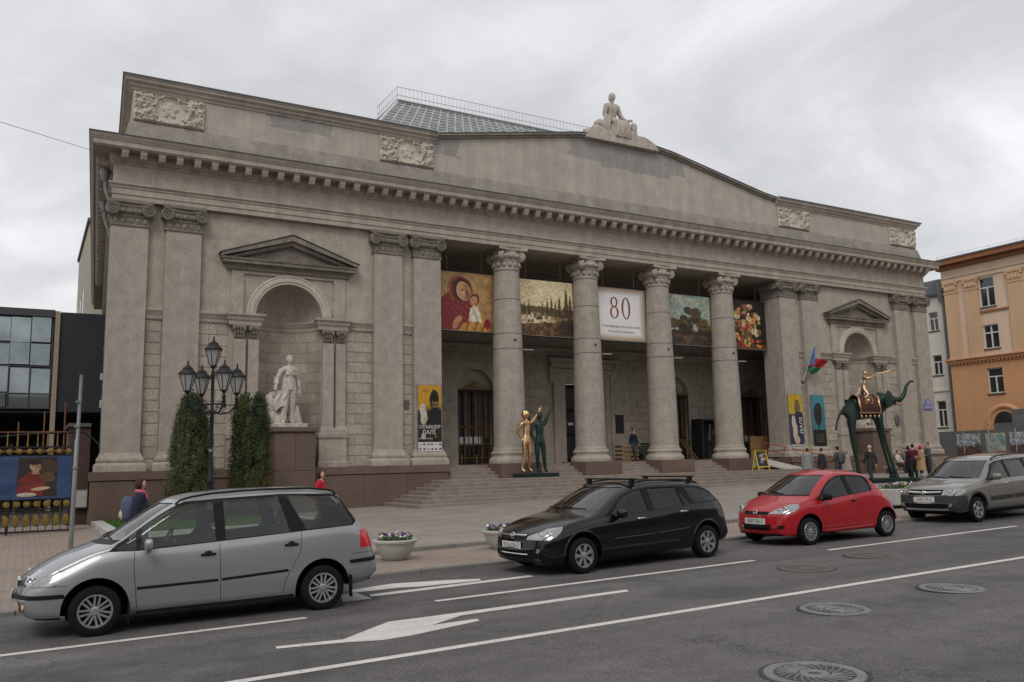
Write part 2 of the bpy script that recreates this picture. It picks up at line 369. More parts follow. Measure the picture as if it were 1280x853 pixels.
def asphalt_mat():
    m = bpy.data.materials.new('asphalt'); m.use_nodes = True; nt = m.node_tree; n = nt.nodes; L = nt.links; p = n['Principled BSDF']; p.inputs['Specular IOR Level'].default_value = .35
    g = n.new('ShaderNodeNewGeometry')
    def noise(sc, det, mp=None, rough=.6):
        t = n.new('ShaderNodeTexNoise'); t.inputs['Scale'].default_value = sc; t.inputs['Detail'].default_value = det; t.inputs['Roughness'].default_value = rough
        if mp: v = n.new('ShaderNodeVectorMath'); v.operation = 'MULTIPLY'; v.inputs[1].default_value = mp; L.new(g.outputs['Position'], v.inputs[0]); L.new(v.outputs[0], t.inputs['Vector'])
        else: L.new(g.outputs['Position'], t.inputs['Vector'])
        return t.outputs[0]
    def mr(s, lo, hi, a=.3, b=.7):
        q = n.new('ShaderNodeMapRange'); L.new(s, q.inputs[0]); q.inputs[1].default_value = a; q.inputs[2].default_value = b; q.inputs[3].default_value = lo; q.inputs[4].default_value = hi; return q.outputs[0]
    def mul(a, b): q = n.new('ShaderNodeMath'); q.operation = 'MULTIPLY'; L.new(a, q.inputs[0]); L.new(b, q.inputs[1]); return q.outputs[0]
    f = mul(mr(noise(48, 4, None, .8), .45, 1.6, .36, .64), mr(noise(.5, 6, (.25, 1.0, 1)), .78, 1.22)); f = mul(f, mr(noise(3.5, 6), .86, 1.14)); f = mul(f, mr(noise(1.0, 2, (.04, 1.3, 1)), .82, 1.14)); f = mul(f, mr(noise(.35, 3), .72, 1.0, .36, .44))
    # hairline cracks sealed with tar
    vo = n.new('ShaderNodeTexVoronoi'); vo.feature = 'DISTANCE_TO_EDGE'; vo.inputs['Scale'].default_value = .16
    ds = n.new('ShaderNodeTexNoise'); ds.inputs['Scale'].default_value = 1.4; ds.inputs['Detail'].default_value = 6; L.new(g.outputs['Position'], ds.inputs['Vector'])
    av = n.new('ShaderNodeVectorMath'); av.operation = 'MULTIPLY_ADD'; L.new(ds.outputs[1], av.inputs[0]); av.inputs[1].default_value = (1.2, 1.2, 0); L.new(g.outputs['Position'], av.inputs[2]); L.new(av.outputs[0], vo.inputs['Vector'])
    f = mul(f, mr(vo.outputs[0], .62, 1.0, .0005, .0028))
    vm = n.new('ShaderNodeVectorMath'); vm.operation = 'SCALE'; vm.inputs[0].default_value = (.106, .100, .097); L.new(f, vm.inputs['Scale']); L.new(vm.outputs[0], p.inputs['Base Color'])
    L.new(mr(noise(2, 5), .62, .86), p.inputs['Roughness'])
    b = n.new('ShaderNodeBump'); b.inputs['Strength'].default_value = .55; b.inputs['Distance'].default_value = .008; L.new(noise(110, 2), b.inputs['Height']); L.new(b.outputs[0], p.inputs['Normal'])
    MATS['asphalt'] = m
asphalt_mat()
pave_mat('pavers', (.29, .235, .195), .20, .10, R(45), (.15, .125, .105), .008)
pave_mat('plaza_slabs', (.27, .24, .212), 1.2, .6, R(0), (.17, .15, .135), .010, .05, .75, .17)
mat('kerb_granite', (.20, .185, .17), .8, .12, 2, .2, 60, fine=.15, rand=.08)
mat('ground_earth', (.10, .095, .085), .95, .2, .3)
def paint_mat():
    def worn(nt, g, src):
        n = nt.nodes; L = nt.links; t = n.new('ShaderNodeTexNoise'); t.inputs['Scale'].default_value = 14; t.inputs['Detail'].default_value = 8; t.inputs['Roughness'].default_value = .7; L.new(g.outputs['Position'], t.inputs['Vector'])
        mr = n.new('ShaderNodeMapRange'); mr.inputs[1].default_value = .56; mr.inputs[2].default_value = .70; mr.inputs[4].default_value = .75; L.new(t.outputs[0], mr.inputs[0])
        mx = n.new('ShaderNodeMix'); mx.data_type = 'RGBA'; L.new(mr.outputs[0], mx.inputs[0]); L.new(src, mx.inputs[6]); mx.inputs[7].default_value = (.14, .135, .13, 1); return mx.outputs[2]
    mat('road_paint', (.60, .57, .54), .7, .10, 3, .3, 60, fine=.06, fscale=90, extra=worn)
paint_mat()

def sheet(name, x0, x1, y0, y1, fz, nx, ny, m):
    b = MB(); b.grid(lambda u, v: (x0+(x1-x0)*u, y0+(y1-y0)*v, fz(x0+(x1-x0)*u, y0+(y1-y0)*v)), nx, ny); return struct(b.build(name, m, None, 60, False))
sheet('ground', -900, 900, -900, 900, lambda x, y: -1.57+.0129*max(-120, min(120, x))-.35, 60, 4, 'ground_earth')
sheet('road', -120, 120, -44, -19.5, lambda x, y: zroad(x), 8, 2, 'asphalt')
sheet('pavement', -24, 120, -19.4, -16.5, lambda x, y: zroad(x)+.05, 8, 1, 'pavers')
sheet('pavement', -120, -24, -19.4, 1.5, lambda x, y: ground(min(x, -24.01), y), 8, 10, 'pavers')
sheet('plaza', -24, 60, -16.55, 1.2, lambda x, y: zplaza(x, y), 12, 16, 'plaza_slabs')
sheet('far_pavement', -120, 120, -60, -44, lambda x, y: zroad(x)+.12, 4, 1, 'plaza_slabs')
kb = MB(); kb.add([(-60, -19.46, zroad(-60)-.05), (60, -19.46, zroad(60)-.05), (60, -19.36, zroad(60)-.05), (-60, -19.36, zroad(-60)-.05), (-60, -19.46, zroad(-60)+.03), (60, -19.46, zroad(60)+.03), (60, -19.36, zroad(60)+.03), (-60, -19.36, zroad(-60)+.03)],
    [(0, 3, 2, 1), (4, 5, 6, 7), (0, 1, 5, 4), (1, 2, 6, 5), (2, 3, 7, 6), (3, 0, 4, 7)])
kerb1 = struct(kb.build('kerb', 'kerb_granite'))
stone_me = MB().cbox(-.495, .495, -.09, .09, -.2, 0, .012).mesh('kerb_stone', 'kerb_granite')
for i in range(-34, 22): o = link('kerb_stone', stone_me, kerb1, (i+.5, -19.43, zroad(i+.5)+.062)); o.rotation_euler = (0, -math.atan(.0129), 0)
kb = MB(); kb.box(-24, 40, -16.58, -16.50, -2.3, -1.95); kerb2 = struct(kb.build('plaza_kerb', 'kerb_granite'))
for i in range(-24, 24): o = link('kerb_stone', stone_me, kerb2, (i+.5, -16.58, zplaza(i+.5, -16.6)+.006)); o.rotation_euler = (0, -math.atan(.0129), 0)

# road markings
def marking(pts, name='road_marking'):
    b = MB(); b.add([(p[0], p[1], zroad(p[0])+.004) for p in pts], [tuple(range(len(pts)))]); me = b.mesh(name, 'road_paint', None, False)
    bm = bmesh.new(); bm.from_mesh(me); bmesh.ops.triangulate(bm, faces=bm.faces); bmesh.ops.recalc_face_normals(bm, faces=bm.faces)
    for f in bm.faces:
        if f.normal.z < 0: f.normal_flip()
    bm.to_mesh(me); bm.free(); return struct(link(name, me))
def stripe(a, b, w):
    a = np.array(a); b = np.array(b); d = (b-a)/np.linalg.norm(b-a); n = np.array([-d[1], d[0]])*w/2; N = max(1, int(np.linalg.norm(b-a)/3)); L = []; Rr = []
    for i in range(N+1): p = a+(b-a)*i/N; L.append(p+n); Rr.append(p-n)
    marking(L+Rr[::-1])
stripe((-34, -22.42), (-22.84, -22.43), .12); stripe((-21.05, -22.38), (-14.97, -22.25), .12); stripe((-12.95, -22.12), (-6.6, -21.96), .12); stripe((-4.4, -21.9), (4, -21.75), .12)
stripe((-45, -25.42), (25, -24.55), .13)
zz = lambda L: [onRoad(300+x/2.1333, 640+y/2.1333)[:2] for x, y in L]
marking(zz([(95, 360), (275, 341), (395, 294), (480, 283), (578, 270), (1030, 208), (1037, 213), (590, 277), (512, 303), (632, 286), (639, 291), (460, 330), (380, 343), (280, 349), (97, 366)]))
marking(zz([(290, 210), (405, 192), (545, 183), (640, 179), (642, 184), (480, 200), (420, 203), (300, 217)])); marking(zz([(345, 221), (770, 170), (786, 173), (350, 227)])); marking(zz([(265, 222), (310, 217), (353, 232), (275, 241)]))

# manhole covers
mat('cast_iron', (.21, .205, .20), .55, .25, 6, .3, 40, metal=.25, fine=.15); mat('cast_iron_dull', (.115, .105, .098), .75, .2, 5, .3, 40, fine=.15); mat('tar', (.05, .048, .047), .9, .2, 8)
mat('cast_iron_dark', (.06, .058, .056), .7, .2, 8)
def manhole(x, y, r, label, dull=False, a0=.3):
    z = zroad(x); t = thing('manhole_cover', label, 'manhole', (x, y, z)); t.rotation_euler = (0, -math.atan(.0129), a0); cm = 'cast_iron_dull' if dull else 'cast_iron'
    MB().lathe([(r*1.10, .0015), (r*1.09, .005), (r*.99, .005), (r*.99, .0015)], n=40, cap=False).build('tar_joint', 'tar', t, 40, False)
    MB().lathe([(r, .002), (r*.985, .012), (r*.80, .012), (r*.79, .002)], n=40, cap=False).build('frame_ring', cm, t, 40)
    MB().lathe([(r*.79, .003), (r*.77, .006), (.001, .006)], n=40, cap=False).build('cover', 'cast_iron_dark' if not dull else 'cast_iron_dull', t, 40)
    b = MB()
    for k in range(22):
        a = 2*math.pi*k/22; P = []
        for j in range(6): q = r*(.34+.40*j/5); P.append((q*math.cos(a+.5*j/5), q*math.sin(a+.5*j/5), .008))
        b.tube(P, .009 if not dull else .006, 5)
    b.lathe([(r*.30, .006), (r*.28, .016), (r*.16, .016), (r*.14, .006)], n=24, cap=False); b.build('cover_ribs', cm, t, 40)
manhole(-20.12, -28.0, .42, 'largest cast iron manhole cover with clear spiral ribs in the dark asphalt'); manhole(-17.62, -26.14, .40, 'worn manhole cover beyond the solid white line, next along from the spiral ribbed cover', a0=1.1)
manhole(-15.33, -26.11, .40, 'manhole cover beyond the solid white line, farthest along towards the tan wagon', a0=2.0)
manhole(-15.14, -23.54, .42, 'brownish flat manhole cover in the lane beside the front of the red hatchback', True); manhole(-13.14, -23.17, .42, 'faint asphalt coloured manhole cover beside the dashed line, level with the red hatchback rear', True, 1.5)

# ================================================================ the museum
museum = thing('art_museum', 'grey stone neoclassical museum with a tall column portico and gabled attic', 'museum', (0, 0, 0))
HX = 23.68
SK = .065                      # the near side wall runs back at a slight slant
PATH = [(-HX+SK*34, 34), (-HX, 0), (HX, 0), (HX, 34)]
XC = 17.05; NR = 1.33; SPR = 5.96
def arch_wall(b, x0, x1, z0, z1, y, xc, hw, spring, zb):
    """wall sheet at y with an opening of half width hw that springs at `spring` and starts at zb"""
    q = lambda a, c, d, e: b.add([(a, y, d), (c, y, d), (c, y, e), (a, y, e)], [(0, 1, 2, 3)])
    q(x0, xc-hw, z0, z1); q(xc+hw, x1, z0, z1)
    if zb > z0: q(xc-hw, xc+hw, z0, zb)
    if spring is None: return
    N = 20
    for i in range(N):
        a = math.pi-math.pi*i/N; c = math.pi-math.pi*(i+1)/N
        b.add([(xc+hw*math.cos(a), y, spring+hw*math.sin(a)), (xc+hw*math.cos(c), y, spring+hw*math.sin(c)), (xc+hw*math.cos(c), y, z1), (xc+hw*math.cos(a), y, z1)], [(0, 1, 2, 3)])
WY = .25
wr_ = MB(); arch_wall(wr_, 10.45, 23.45, -.1, 9.95, WY, XC, NR, SPR, -.1); wr_.add([(23.45, WY, -2.6), (23.45, 34, -2.6), (23.45, 34, 9.95), (23.45, WY, 9.95)], [(0, 1, 2, 3)]); wall_r = wr_.build('wall', 'stone', museum)
wb = MB(); arch_wall(wb, -23.45, -10.45, -.1, 9.95, WY, -XC, NR, SPR, -.1)
wb.add([(-23.45, WY, -2.6), (-23.45+SK*34, 34, -2.6), (-23.45+SK*34, 34, 9.95), (-23.45, WY, 9.95)], [(0, 1, 2, 3)])
wall = wb.build('wall', 'stone', museum)
# stone blocks of the lower walls, each its own piece
def block_mesh(w, h, d=.06, c=.012):
    b = MB(); b.add([(-w/2, 0, -h/2), (w/2, 0, -h/2), (w/2, 0, h/2), (-w/2, 0, h/2), (-w/2+c, -d, -h/2+c), (w/2-c, -d, -h/2+c), (w/2-c, -d, h/2-c), (-w/2+c, -d, h/2-c)],
        [(4, 5, 6, 7), (0, 1, 5, 4), (1, 2, 6, 5), (2, 3, 7, 6), (3, 0, 4, 7)]); return b.mesh('stone_block', 'stone_block', None, True)
BM = {}
def blk(w, h):
    k = (round(w, 3), round(h, 3))
    if k not in BM: BM[k] = block_mesh(*k)
    return BM[k]
CH = .425; ROWS = 13
def strip_blocks(x0, x1, alt):
    W = x1-x0
    for r in range(ROWS):
        z = .02+CH*(r+.5)
        cuts = [0, 1] if W < .8 else ([0, .62, 1] if (r+alt) % 2 else [0, .36, 1])
        for a, c in zip(cuts[:-1], cuts[1:]):
            g = .006; o = link('stone_block', blk((c-a)*W-2*g, CH-2*g), wall if x0 < 0 else wall_r, (x0+W*(a+c)/2, WY+.035+random.uniform(-.004, .004), z))
for sgn in (-1, 1):
    for k, (a, c) in enumerate([(-22.38, -21.79), (-20.51, -19.40), (-14.70, -13.55), (-12.27, -11.75)]):
        x0, x1 = (a, c) if sgn < 0 else (-c, -a); strip_blocks(x0, x1, k)
# niches
def niche(sgn):
    xc = sgn*XC; b = MB(); N = 24
    b.grid(lambda u, v: (xc-NR*math.cos(math.pi*u), WY+NR*math.sin(math.pi*u), -.05+(SPR+.05)*v), N, 2)
    b.grid(lambda u, v: (xc-NR*math.cos(math.pi*u)*math.cos(math.pi/2*v), WY+NR*math.sin(math.pi*u)*math.cos(math.pi/2*v), SPR+NR*math.sin(math.pi/2*v)), N, 10)
    nb = b.build('niche', 'stone', museum, 50, False)
    for r in range(ROWS):
        z0 = .02+CH*r+.006; z1 = z0+CH-.012; cuts = [0, .22, .5, .78, 1] if r % 2 else [0, .1, .36, .64, .9, 1]
        for a, c in zip(cuts[:-1], cuts[1:]):
            q = MB(); n = 5; g = .0035
            def P(u, v, off): A = math.pi*(a+g+(c-a-2*g)*u); rr = NR-off; return (xc-rr*math.cos(A), WY+rr*math.sin(A), z0+(z1-z0)*v)
            q.grid(lambda u, v: P(u, v, .028), n, 1); e = .010
            q.grid(lambda u, v: P(u, 0, .028*v), n, 1); q.grid(lambda u, v: P(u, 1, .028*(1-v)), n, 1); q.grid(lambda u, v: P(0, u, .028*v), 1, 1); q.grid(lambda u, v: P(1, u, .028*(1-v)), 1, 1)
            q.build('stone_block', 'stone_block', nb, 40)
    # impost band inside the niche
    prof = [(0, 5.54), (.05, 5.56), (.06, 5.70), (.10, 5.74), (.12, 5.84), (.16, 5.88), (.16, 5.96), (0, 5.98)]
    q = MB(); q.grid(lambda u, v: (lambda d, z: (xc-(NR-d)*math.cos(math.pi*u), WY+(NR-d)*math.sin(math.pi*u), z))(*prof[round(v*7)]), 24, 7); q.build('impost_band', 'stone_trim', nb, 35)
    # archivolt
    rp = [(1.70, .25), (1.70, .13), (1.64, .11), (1.60, .14), (1.56, .10), (1.44, .10), (1.42, .13), (1.34, .13), (NR, .26)]
    q = MB(); q.grid(lambda u, v: (lambda r, y: (xc-r*math.cos(math.pi*u), y, SPR+r*math.sin(math.pi*u)))(*rp[round(v*8)]), 36, 8); q.build('archivolt', 'stone_pale', nb, 35)
    return nb
niches = [niche(-1), niche(1)]
# piers beside the niches
def leaf_cap(b, x0, x1, y0, y1, z0, z1):
    b.box(x0+.03, x1-.03, y0+.03, y1, z0, z1-.09); b.box(x0-.07, x1+.07, y0-.07, y1, z1-.09, z1); n = 4
    for row, (zz_, ln) in enumerate(((z0+.02, .22), (z0+.20, .22))):
        for i in range(n):
            x = x0+(x1-x0)*(i+.5+(.5 if row else 0)*0)/n
            b.ell((x, y0+.01-.03*row, zz_+ln/2), ((x1-x0)/n*.5, .05, ln/2), 8, 6); b.ell((x, y0-.045-.03*row, zz_+ln*.92), ((x1-x0)/n*.42, .04, .04), 8, 5)
    for x in (x0, x1): b.ell((x, y0-.04, z1-.15), (.075, .075, .075), 8, 6)
def pier_mesh():
    b = MB(); b.sweep([(-.545, .26), (-.545, 0), (.545, 0), (.545, .26)], [(0, .0), (.06, .0), (.06, .20), (.02, .24), (.02, 1.12), (.06, 1.16), (.08, 1.26), (.08, 1.34), (0, 1.36)])
    base = b; base.box(-.54, .54, .0, .2, .01, 1.35)
    s = MB()
    for x in (-.42, .14):
        s.box(x, x+.40 if x > 0 else x+.46, .06, .26, 1.40, 4.98); s.sweep([(x, .26), (x, .06), (x+.43, .06), (x+.43, .26)], [(0, 1.62), (.02, 1.6), (.03, 1.54), (.06, 1.50), (.06, 1.36), (0, 1.355)])
    c = MB(); leaf_cap(c, -.41, -.01, .06, .26, 4.98, 5.52); leaf_cap(c, .20, .48, .064, .262, 4.984, 5.517)
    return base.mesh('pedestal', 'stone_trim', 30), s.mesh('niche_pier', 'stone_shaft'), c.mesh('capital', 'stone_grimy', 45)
pm = pier_mesh()
for sgn in (-1, 1):
    for off in (-1, 1):
        o = link('niche_pier', pm[1], museum, (sgn*XC+off*1.755, 0, 0)); o.scale = (-off if off < 0 else 1, 1, 1) if 0 else (1, 1, 1)
        link('pedestal', pm[0], o); link('capital', pm[2], o)
        e = MB(); x0 = sgn*XC+off*1.755
        e.sweep([(x0-.60, .26), (x0-.60, .03), (x0+.60, .03), (x0+.60, .26)], [(0, 5.52), (.02, 5.52), (.03, 5.68), (.07, 5.72), (.10, 5.84), (.16, 5.90), (.16, 5.98), (0, 6.0)]); e.build('impost_block', 'stone_trim', museum, 30)
# string courses
def string(x0, x1):
    b = MB(); b.sweep([(x0, WY), (x1, WY)], [(0, 5.54), (.05, 5.56), (.06, 5.70), (.09, 5.74), (.11, 5.84), (.16, 5.90), (.16, 5.98), (0, 6.0)]); b.build('string_course', 'stone_trim', museum, 30)
    d = MB(); n = int((x1-x0)/.14)
    for i in range(n): x = x0+(x1-x0)*(i+.5)/n; d.box(x-.045, x+.045, WY-.10, WY-.05, 5.60, 5.69)
    stuff(d.build('dentil_band', 'stone_trim', museum))
for a, c in [(-22.39, -21.77), (-20.53, -19.42), (-14.68, -13.54), (-12.28, -11.75)]:
    string(a, c); string(-c, -a)
# niche pediments
for sgn in (-1, 1):
    xc = sgn*XC; b = MB(); w = 2.42
    fr = MB(); [fr.box(xc+o*2.05-.24, xc+o*2.05+.24, .16, .26, 5.99, 7.70) for o in (-1, 1)]; fr.box(xc-2.29, xc+2.29, .17, .26, 7.60, 7.80); fr.build('niche_frame', 'stone', museum)
    b.sweep([(xc-w, .26), (xc-w, .12), (xc+w, .12), (xc+w, .26)], [(0, 7.72), (.03, 7.74), (.04, 7.84), (.07, 7.86), (.08, 7.94), (.24, 7.96), (.24, 8.06), (.28, 8.09), (.30, 8.16), (0, 8.18)])
    for o in (-1, 1):
        L = [(xc+o*2.74, 8.17), (xc+o*2.74, 8.30), (xc, 9.24), (xc, 9.02)]; L2 = [(xc+o*2.55, 8.17), (xc+o*2.30, 8.17), (xc, 8.86), (xc, 9.02)]
        b.prism(L, 'y', -.20, .26); b.prism(L2, 'y', -.04, .26)
    b.prism([(xc-2.4, 8.17), (xc+2.4, 8.17), (xc, 8.95)], 'y', .16, .26)
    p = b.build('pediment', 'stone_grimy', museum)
    d = MB()
    for i in range(44): x = xc-2.36+4.72*i/43; d.box(x-.03, x+.03, .02, .10, 7.87, 7.95)
    for o in (-1, 1):
        for i in range(26):
            t = (i+.5)/27; x = xc+o*2.2*(1-t); z = 8.19+.66*t; d.box(x-.03, x+.03, .0, .15, z-.03, z+.05)
    stuff(d.build('dentil_band', 'stone_grimy', p))
    f = MB(); f.prism([(xc-2.80, 8.295), (xc, 9.262), (xc+2.80, 8.295), (xc+2.80, 8.31), (xc, 9.285), (xc-2.80, 8.31)], 'y', -.24, .26); f.build('flashing', 'metal_flashing', p)
# pilasters
def spiral(b, x, z, y, rad, sg, depth=.12):
    b.lathe([(rad, 0), (rad, -depth), (rad*.84, -depth-.015), (rad*.80, -depth+.02), (.001, -depth+.02)], (x, y, z), 20, 'y', cap=False)
    P = []
    for i in range(40):
        t = i/39; a = math.pi/2+sg*t*4.3*math.pi; r = rad*(.92-.80*t); P.append((x+r*math.cos(a), y-depth-.005, z+r*math.sin(a)))
    b.tube(P, [rad*(.13-.05*i/39) for i in range(40)], 6); b.ell((x, y-depth, z), (rad*.16, .035, rad*.16), 8, 6)
def pil_cap(dep, w=1.27):
    b = MB(); x = w/2; p = [(-x, dep), (-x, 0), (x, 0), (x, dep)]
    b.sweep(p, [(0, 8.93), (.04, 8.95), (.05, 9.0), (.03, 9.03), (.02, 9.03), (.02, 9.30), (.05, 9.31), (.06, 9.36), (.03, 9.38), (0.03, 9.40), (.10, 9.44), (.13, 9.52), (.12, 9.60), (.06, 9.62), (.06, 9.74), (.10, 9.76), (.12, 9.80), (.15, 9.82), (.15, 9.93), (0, 9.94)])
    n = 5
    for i in range(n):
        xx = -x+w*(i+.5)/n; b.ell((xx, -.01, 9.15), (.10, .05, .13), 10, 6); b.tube([(xx-.12, -.02, 9.06), (xx-.12, -.03, 9.2), (xx-.07, -.035, 9.28), (xx+.07, -.035, 9.28), (xx+.12, -.03, 9.2), (xx+.12, -.02, 9.06)], .016, 5)
    for i in range(3): xx = -.30+.30*i; b.ell((xx, -.12, 9.50), (.085, .05, .085), 10, 6)
    for s_ in (-1, 1): spiral(b, s_*(x-.02), 9.56, -.03, .24, -s_, .14); b.box(s_*(x-.02)-.2, s_*(x-.02)+.2, -.1, dep, 9.42, 9.72)
    b.tube([(-x, -.15, 9.76), (-.3, -.15, 9.70), (0, -.15, 9.68), (.3, -.15, 9.70), (x, -.15, 9.76)], .03, 6)
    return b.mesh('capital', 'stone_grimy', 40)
def pil_base(dep, w=1.27):
    b = MB(); x = w/2; b.sweep([(-x, dep), (-x, 0), (x, 0), (x, dep)], [(0, .66), (.035, .64), (.045, .58), (.08, .52), (.12, .46), (.13, .40), (.12, .34), (.10, .32), (.15, .30), (.20, .24), (.21, .17), (.21, .01), (0, .01)]); return b.mesh('base', 'stone_trim', 40)
sh = [MB().box(-.635, .635, 0, d, .01, 8.94).mesh('pilaster', 'stone_shaft') for d in (.30, 1.4)]
cp = [pil_cap(.30), pil_cap(1.4)]; bs = [pil_base(.30), pil_base(1.4)]
for x, k in ((-23.035, 0), (-21.15, 0), (-12.91, 0), (-11.10, 1)):
    for sgn in (1, -1):
        o = link('pilaster', sh[k], museum, (x*sgn, 0, 0)); link('capital', cp[k], o); link('base', bs[k], o)
# columns
def column():
    r = lambda z: .735-.135*max(0, (z-2.2)/6.8)**1.25
    prof = [(r(0)+.06, .60), (r(0)+.005, .68)]
    for z in np.linspace(.75, 8.85, 30): prof.append((r(z), float(z)))
    prof += [(r(8.9)+.04, 8.88), (r(8.9)+.05, 8.93), (r(8.9)+.01, 8.97)]
    sh_ = MB().lathe(prof, n=36, cap=False).mesh('column', 'stone_shaft', 35)
    bs_ = MB().lathe([(.97, .0), (.98, .10), (.96, .18), (.90, .23), (.86, .27), (.835, .33), (.85, .38), (.88, .42), (.88, .47), (.84, .52), (.79, .55), (.79, .60)], n=36, cap=False).mesh('base', 'stone_trim', 40)
    c = MB(); R0 = .60
    c.lathe([(R0, 8.95), (R0, 9.02), (R0+.01, 9.28), (R0+.05, 9.30), (R0+.06, 9.36), (R0+.02, 9.38), (R0+.10, 9.44), (R0+.15, 9.54), (R0+.12, 9.62), (R0+.04, 9.64), (R0+.04, 9.80)], n=32, cap=False)
    for i in range(14):
        a = 2*math.pi*i/14; c.ell(((R0+.03)*math.cos(a), (R0+.03)*math.sin(a), 9.15), (.09, .09, .13), 8, 6); c.ell(((R0+.13)*math.cos(a), (R0+.13)*math.sin(a), 9.51), (.08, .08, .085), 8, 6)
    A = []                                              # abacus with hollow sides
    for q in range(4):
        for t in np.linspace(-1, 1, 9)[:-1]: d = .76-.10*(1-t*t); a = q*math.pi/2; A.append((d*math.cos(a)-t*.76*math.sin(a), d*math.sin(a)+t*.76*math.cos(a)))
    c.prism(A, 'z', 9.80, 9.93)
    for q in range(4):
        a = math.pi/4+q*math.pi/2; M = Matrix.Translation((.70*math.cos(a), .70*math.sin(a), 0)) @ Matrix.Rotation(a, 4, 'Z'); s = MB()
        # volute disc standing in the diagonal plane
        s.lathe([(.001, .10), (.22, .10), (.25, .07), (.25, -.07), (.22, -.10), (.001, -.10)], (0, 0, 9.54), 18, 'y', cap=False)
        for sd in (-1, 1):
            P = []
            for i in range(30): t = i/29; g = math.pi/2-t*4.0*math.pi; rr = .225*(1-.85*t); P.append((rr*math.cos(g), sd*.105, 9.54+rr*math.sin(g)))
            s.tube(P, .026, 5)
        s.box(-.30, .05, -.08, .08, 9.66, 9.79)
        c.add([tuple(M @ Vector(p)) for p in s.v], s.f)
    cp_ = c.mesh('capital', 'stone_trim', 40)
    gb = MB().cbox(-1.05, 1.05, -1.05, 1.05, -.62, .0, .015).mesh('granite_block', 'granite')
    sts = []
    for z in (5.20, 5.90, 7.50): sts.append(('strap', MB().lathe([(r(z)+.002, z-.009), (r(z)+.010, z-.008), (r(z)+.010, z+.008), (r(z)+.002, z+.009)], n=36, cap=False).mesh('strap', 'iron', 40)))
    sts.append(('cable_clip', MB().cbox(-.05, .05, -.74, -.62, 5.55, 5.62, .008).mesh('cable_clip', 'iron')))
    rd = MB().tube([(.55, -.30, 5.20), (1.15, -.42, 5.20)], .022, 8).mesh('spot_rod', 'concrete', 40)
    return sh_, [('base', bs_), ('capital', cp_), ('granite_block', gb), ('spot_rod', rd)]+sts
cm = column()
for x in (-6.75, -2.27, 2.27, 6.75):
    o = link('column', cm[0], museum, (x, .70, 0))
    for n_, me in cm[1]: link(n_, me, o)
# plinth
pl = MB(); pl.box(-23.86, -10.2, -.20, 1.2, -2.6, -.05)
pr = MB(); pr.box(10.2, 23.86, -.20, 1.2, -2.6, -.05); pr.box(23.34, 23.86, .9, 34, -2.6, -.06); plinth_r = pr.build('plinth', 'granite', museum)
pl.add([(-23.86, .9, -2.6), (-23.2, .9, -2.6), (-23.2+SK*34, 34, -2.6), (-23.86+SK*34, 34, -2.6), (-23.86, .9, -.05), (-23.2, .9, -.05), (-23.2+SK*34, 34, -.05), (-23.86+SK*34, 34, -.05)], [(0, 3, 2, 1), (4, 5, 6, 7), (0, 1, 5, 4), (1, 2, 6, 5), (2, 3, 7, 6), (3, 0, 4, 7)])
plinth = pl.build('plinth', 'granite', museum)
def slab(x0, x1, y0, y1, z0, z1, c=.01): return MB().cbox(x0, x1, y0, y1, z0, z1, c).build('plinth_slab', 'granite', plinth if x0 < 0 else plinth_r)
for sgn in (-1, 1):
    E = [-23.95, -22.2, -20.0, -18.05, -16.05, -14.1, -12.2, -10.35]
    for a, c in zip(E[:-1], E[1:]):
        x0, x1 = (a, c) if sgn < 0 else (-c, -a); slab(x0+.003, x1-.003, -.29, .5, -2.5, -.32)
    E = [-24.0, -21.3, -18.6, -15.9, -13.1, -10.25]
    for a, c in zip(E[:-1], E[1:]):
        x0, x1 = (a, c) if sgn < 0 else (-c, -a); slab(x0+.003, x1-.003, -.33, .6, -.30, .008)
for k in range(10): o = MB().cbox(0, .55, 0, 2.19, -2.5, -.004, .01).build('plinth_slab', 'granite', plinth, None, True, (-23.95+SK*(.52+k*2.2), .52+k*2.2, 0), -math.atan(SK))
# entablature and cornice
b = MB(); b.sweep(PATH, [(-1.4, 9.935), (0, 9.935), (0, 10.12), (.035, 10.14), (.035, 10.36), (.07, 10.38), (.07, 10.43), (.14, 10.50), (.14, 10.56), (.0, 10.585), (.0, 11.26), (.05, 11.28), (.09, 11.34), (.09, 11.38), (-1.4, 11.38)])
ent = b.build('entablature', 'stone_trim', museum, 30)
b = MB(); b.sweep(PATH, [(-.6, 11.375), (.12, 11.375), (.15, 11.43), (.15, 11.68), (.64, 11.68), (.64, 11.72), (.69, 11.73), (.69, 11.90), (.72, 11.92), (.74, 11.98), (.80, 12.04), (.82, 12.11), (.82, 12.13), (-.6, 12.20)])
cornice = b.build('cornice', 'stone_trim', museum, 30)
b = MB(); b.sweep(PATH, [(.79, 12.132), (.845, 12.11), (.85, 12.15), (.5, 12.20), (.2, 12.22), (.2, 12.135)], capends=False); b.build('flashing', 'metal_flashing', cornice, 30)
mm = MB(); mm.prism([(-.60, 11.676), (-.60, 11.56), (-.52, 11.40), (-.40, 11.36), (-.12, 11.34), (-.12, 11.676)], 'x', -.115, .115); mm.box(-.14, .14, -.62, -.12, 11.64, 11.674); mod_me = mm.mesh('modillion', 'stone_trim')
NM = 75
for i in range(NM): link('modillion', mod_me, cornice, (-23.35+46.7*i/(NM-1), 0, 0))
for i in range(36):
    for sgn in (-1, 1): o = link('modillion', mod_me, cornice, (sgn*HX+(SK*(.65+i*.66) if sgn < 0 else 0), .65+i*.66, 0)); o.rotation_euler = (0, 0, math.pi/2 if sgn > 0 else -math.pi/2-math.atan(SK))
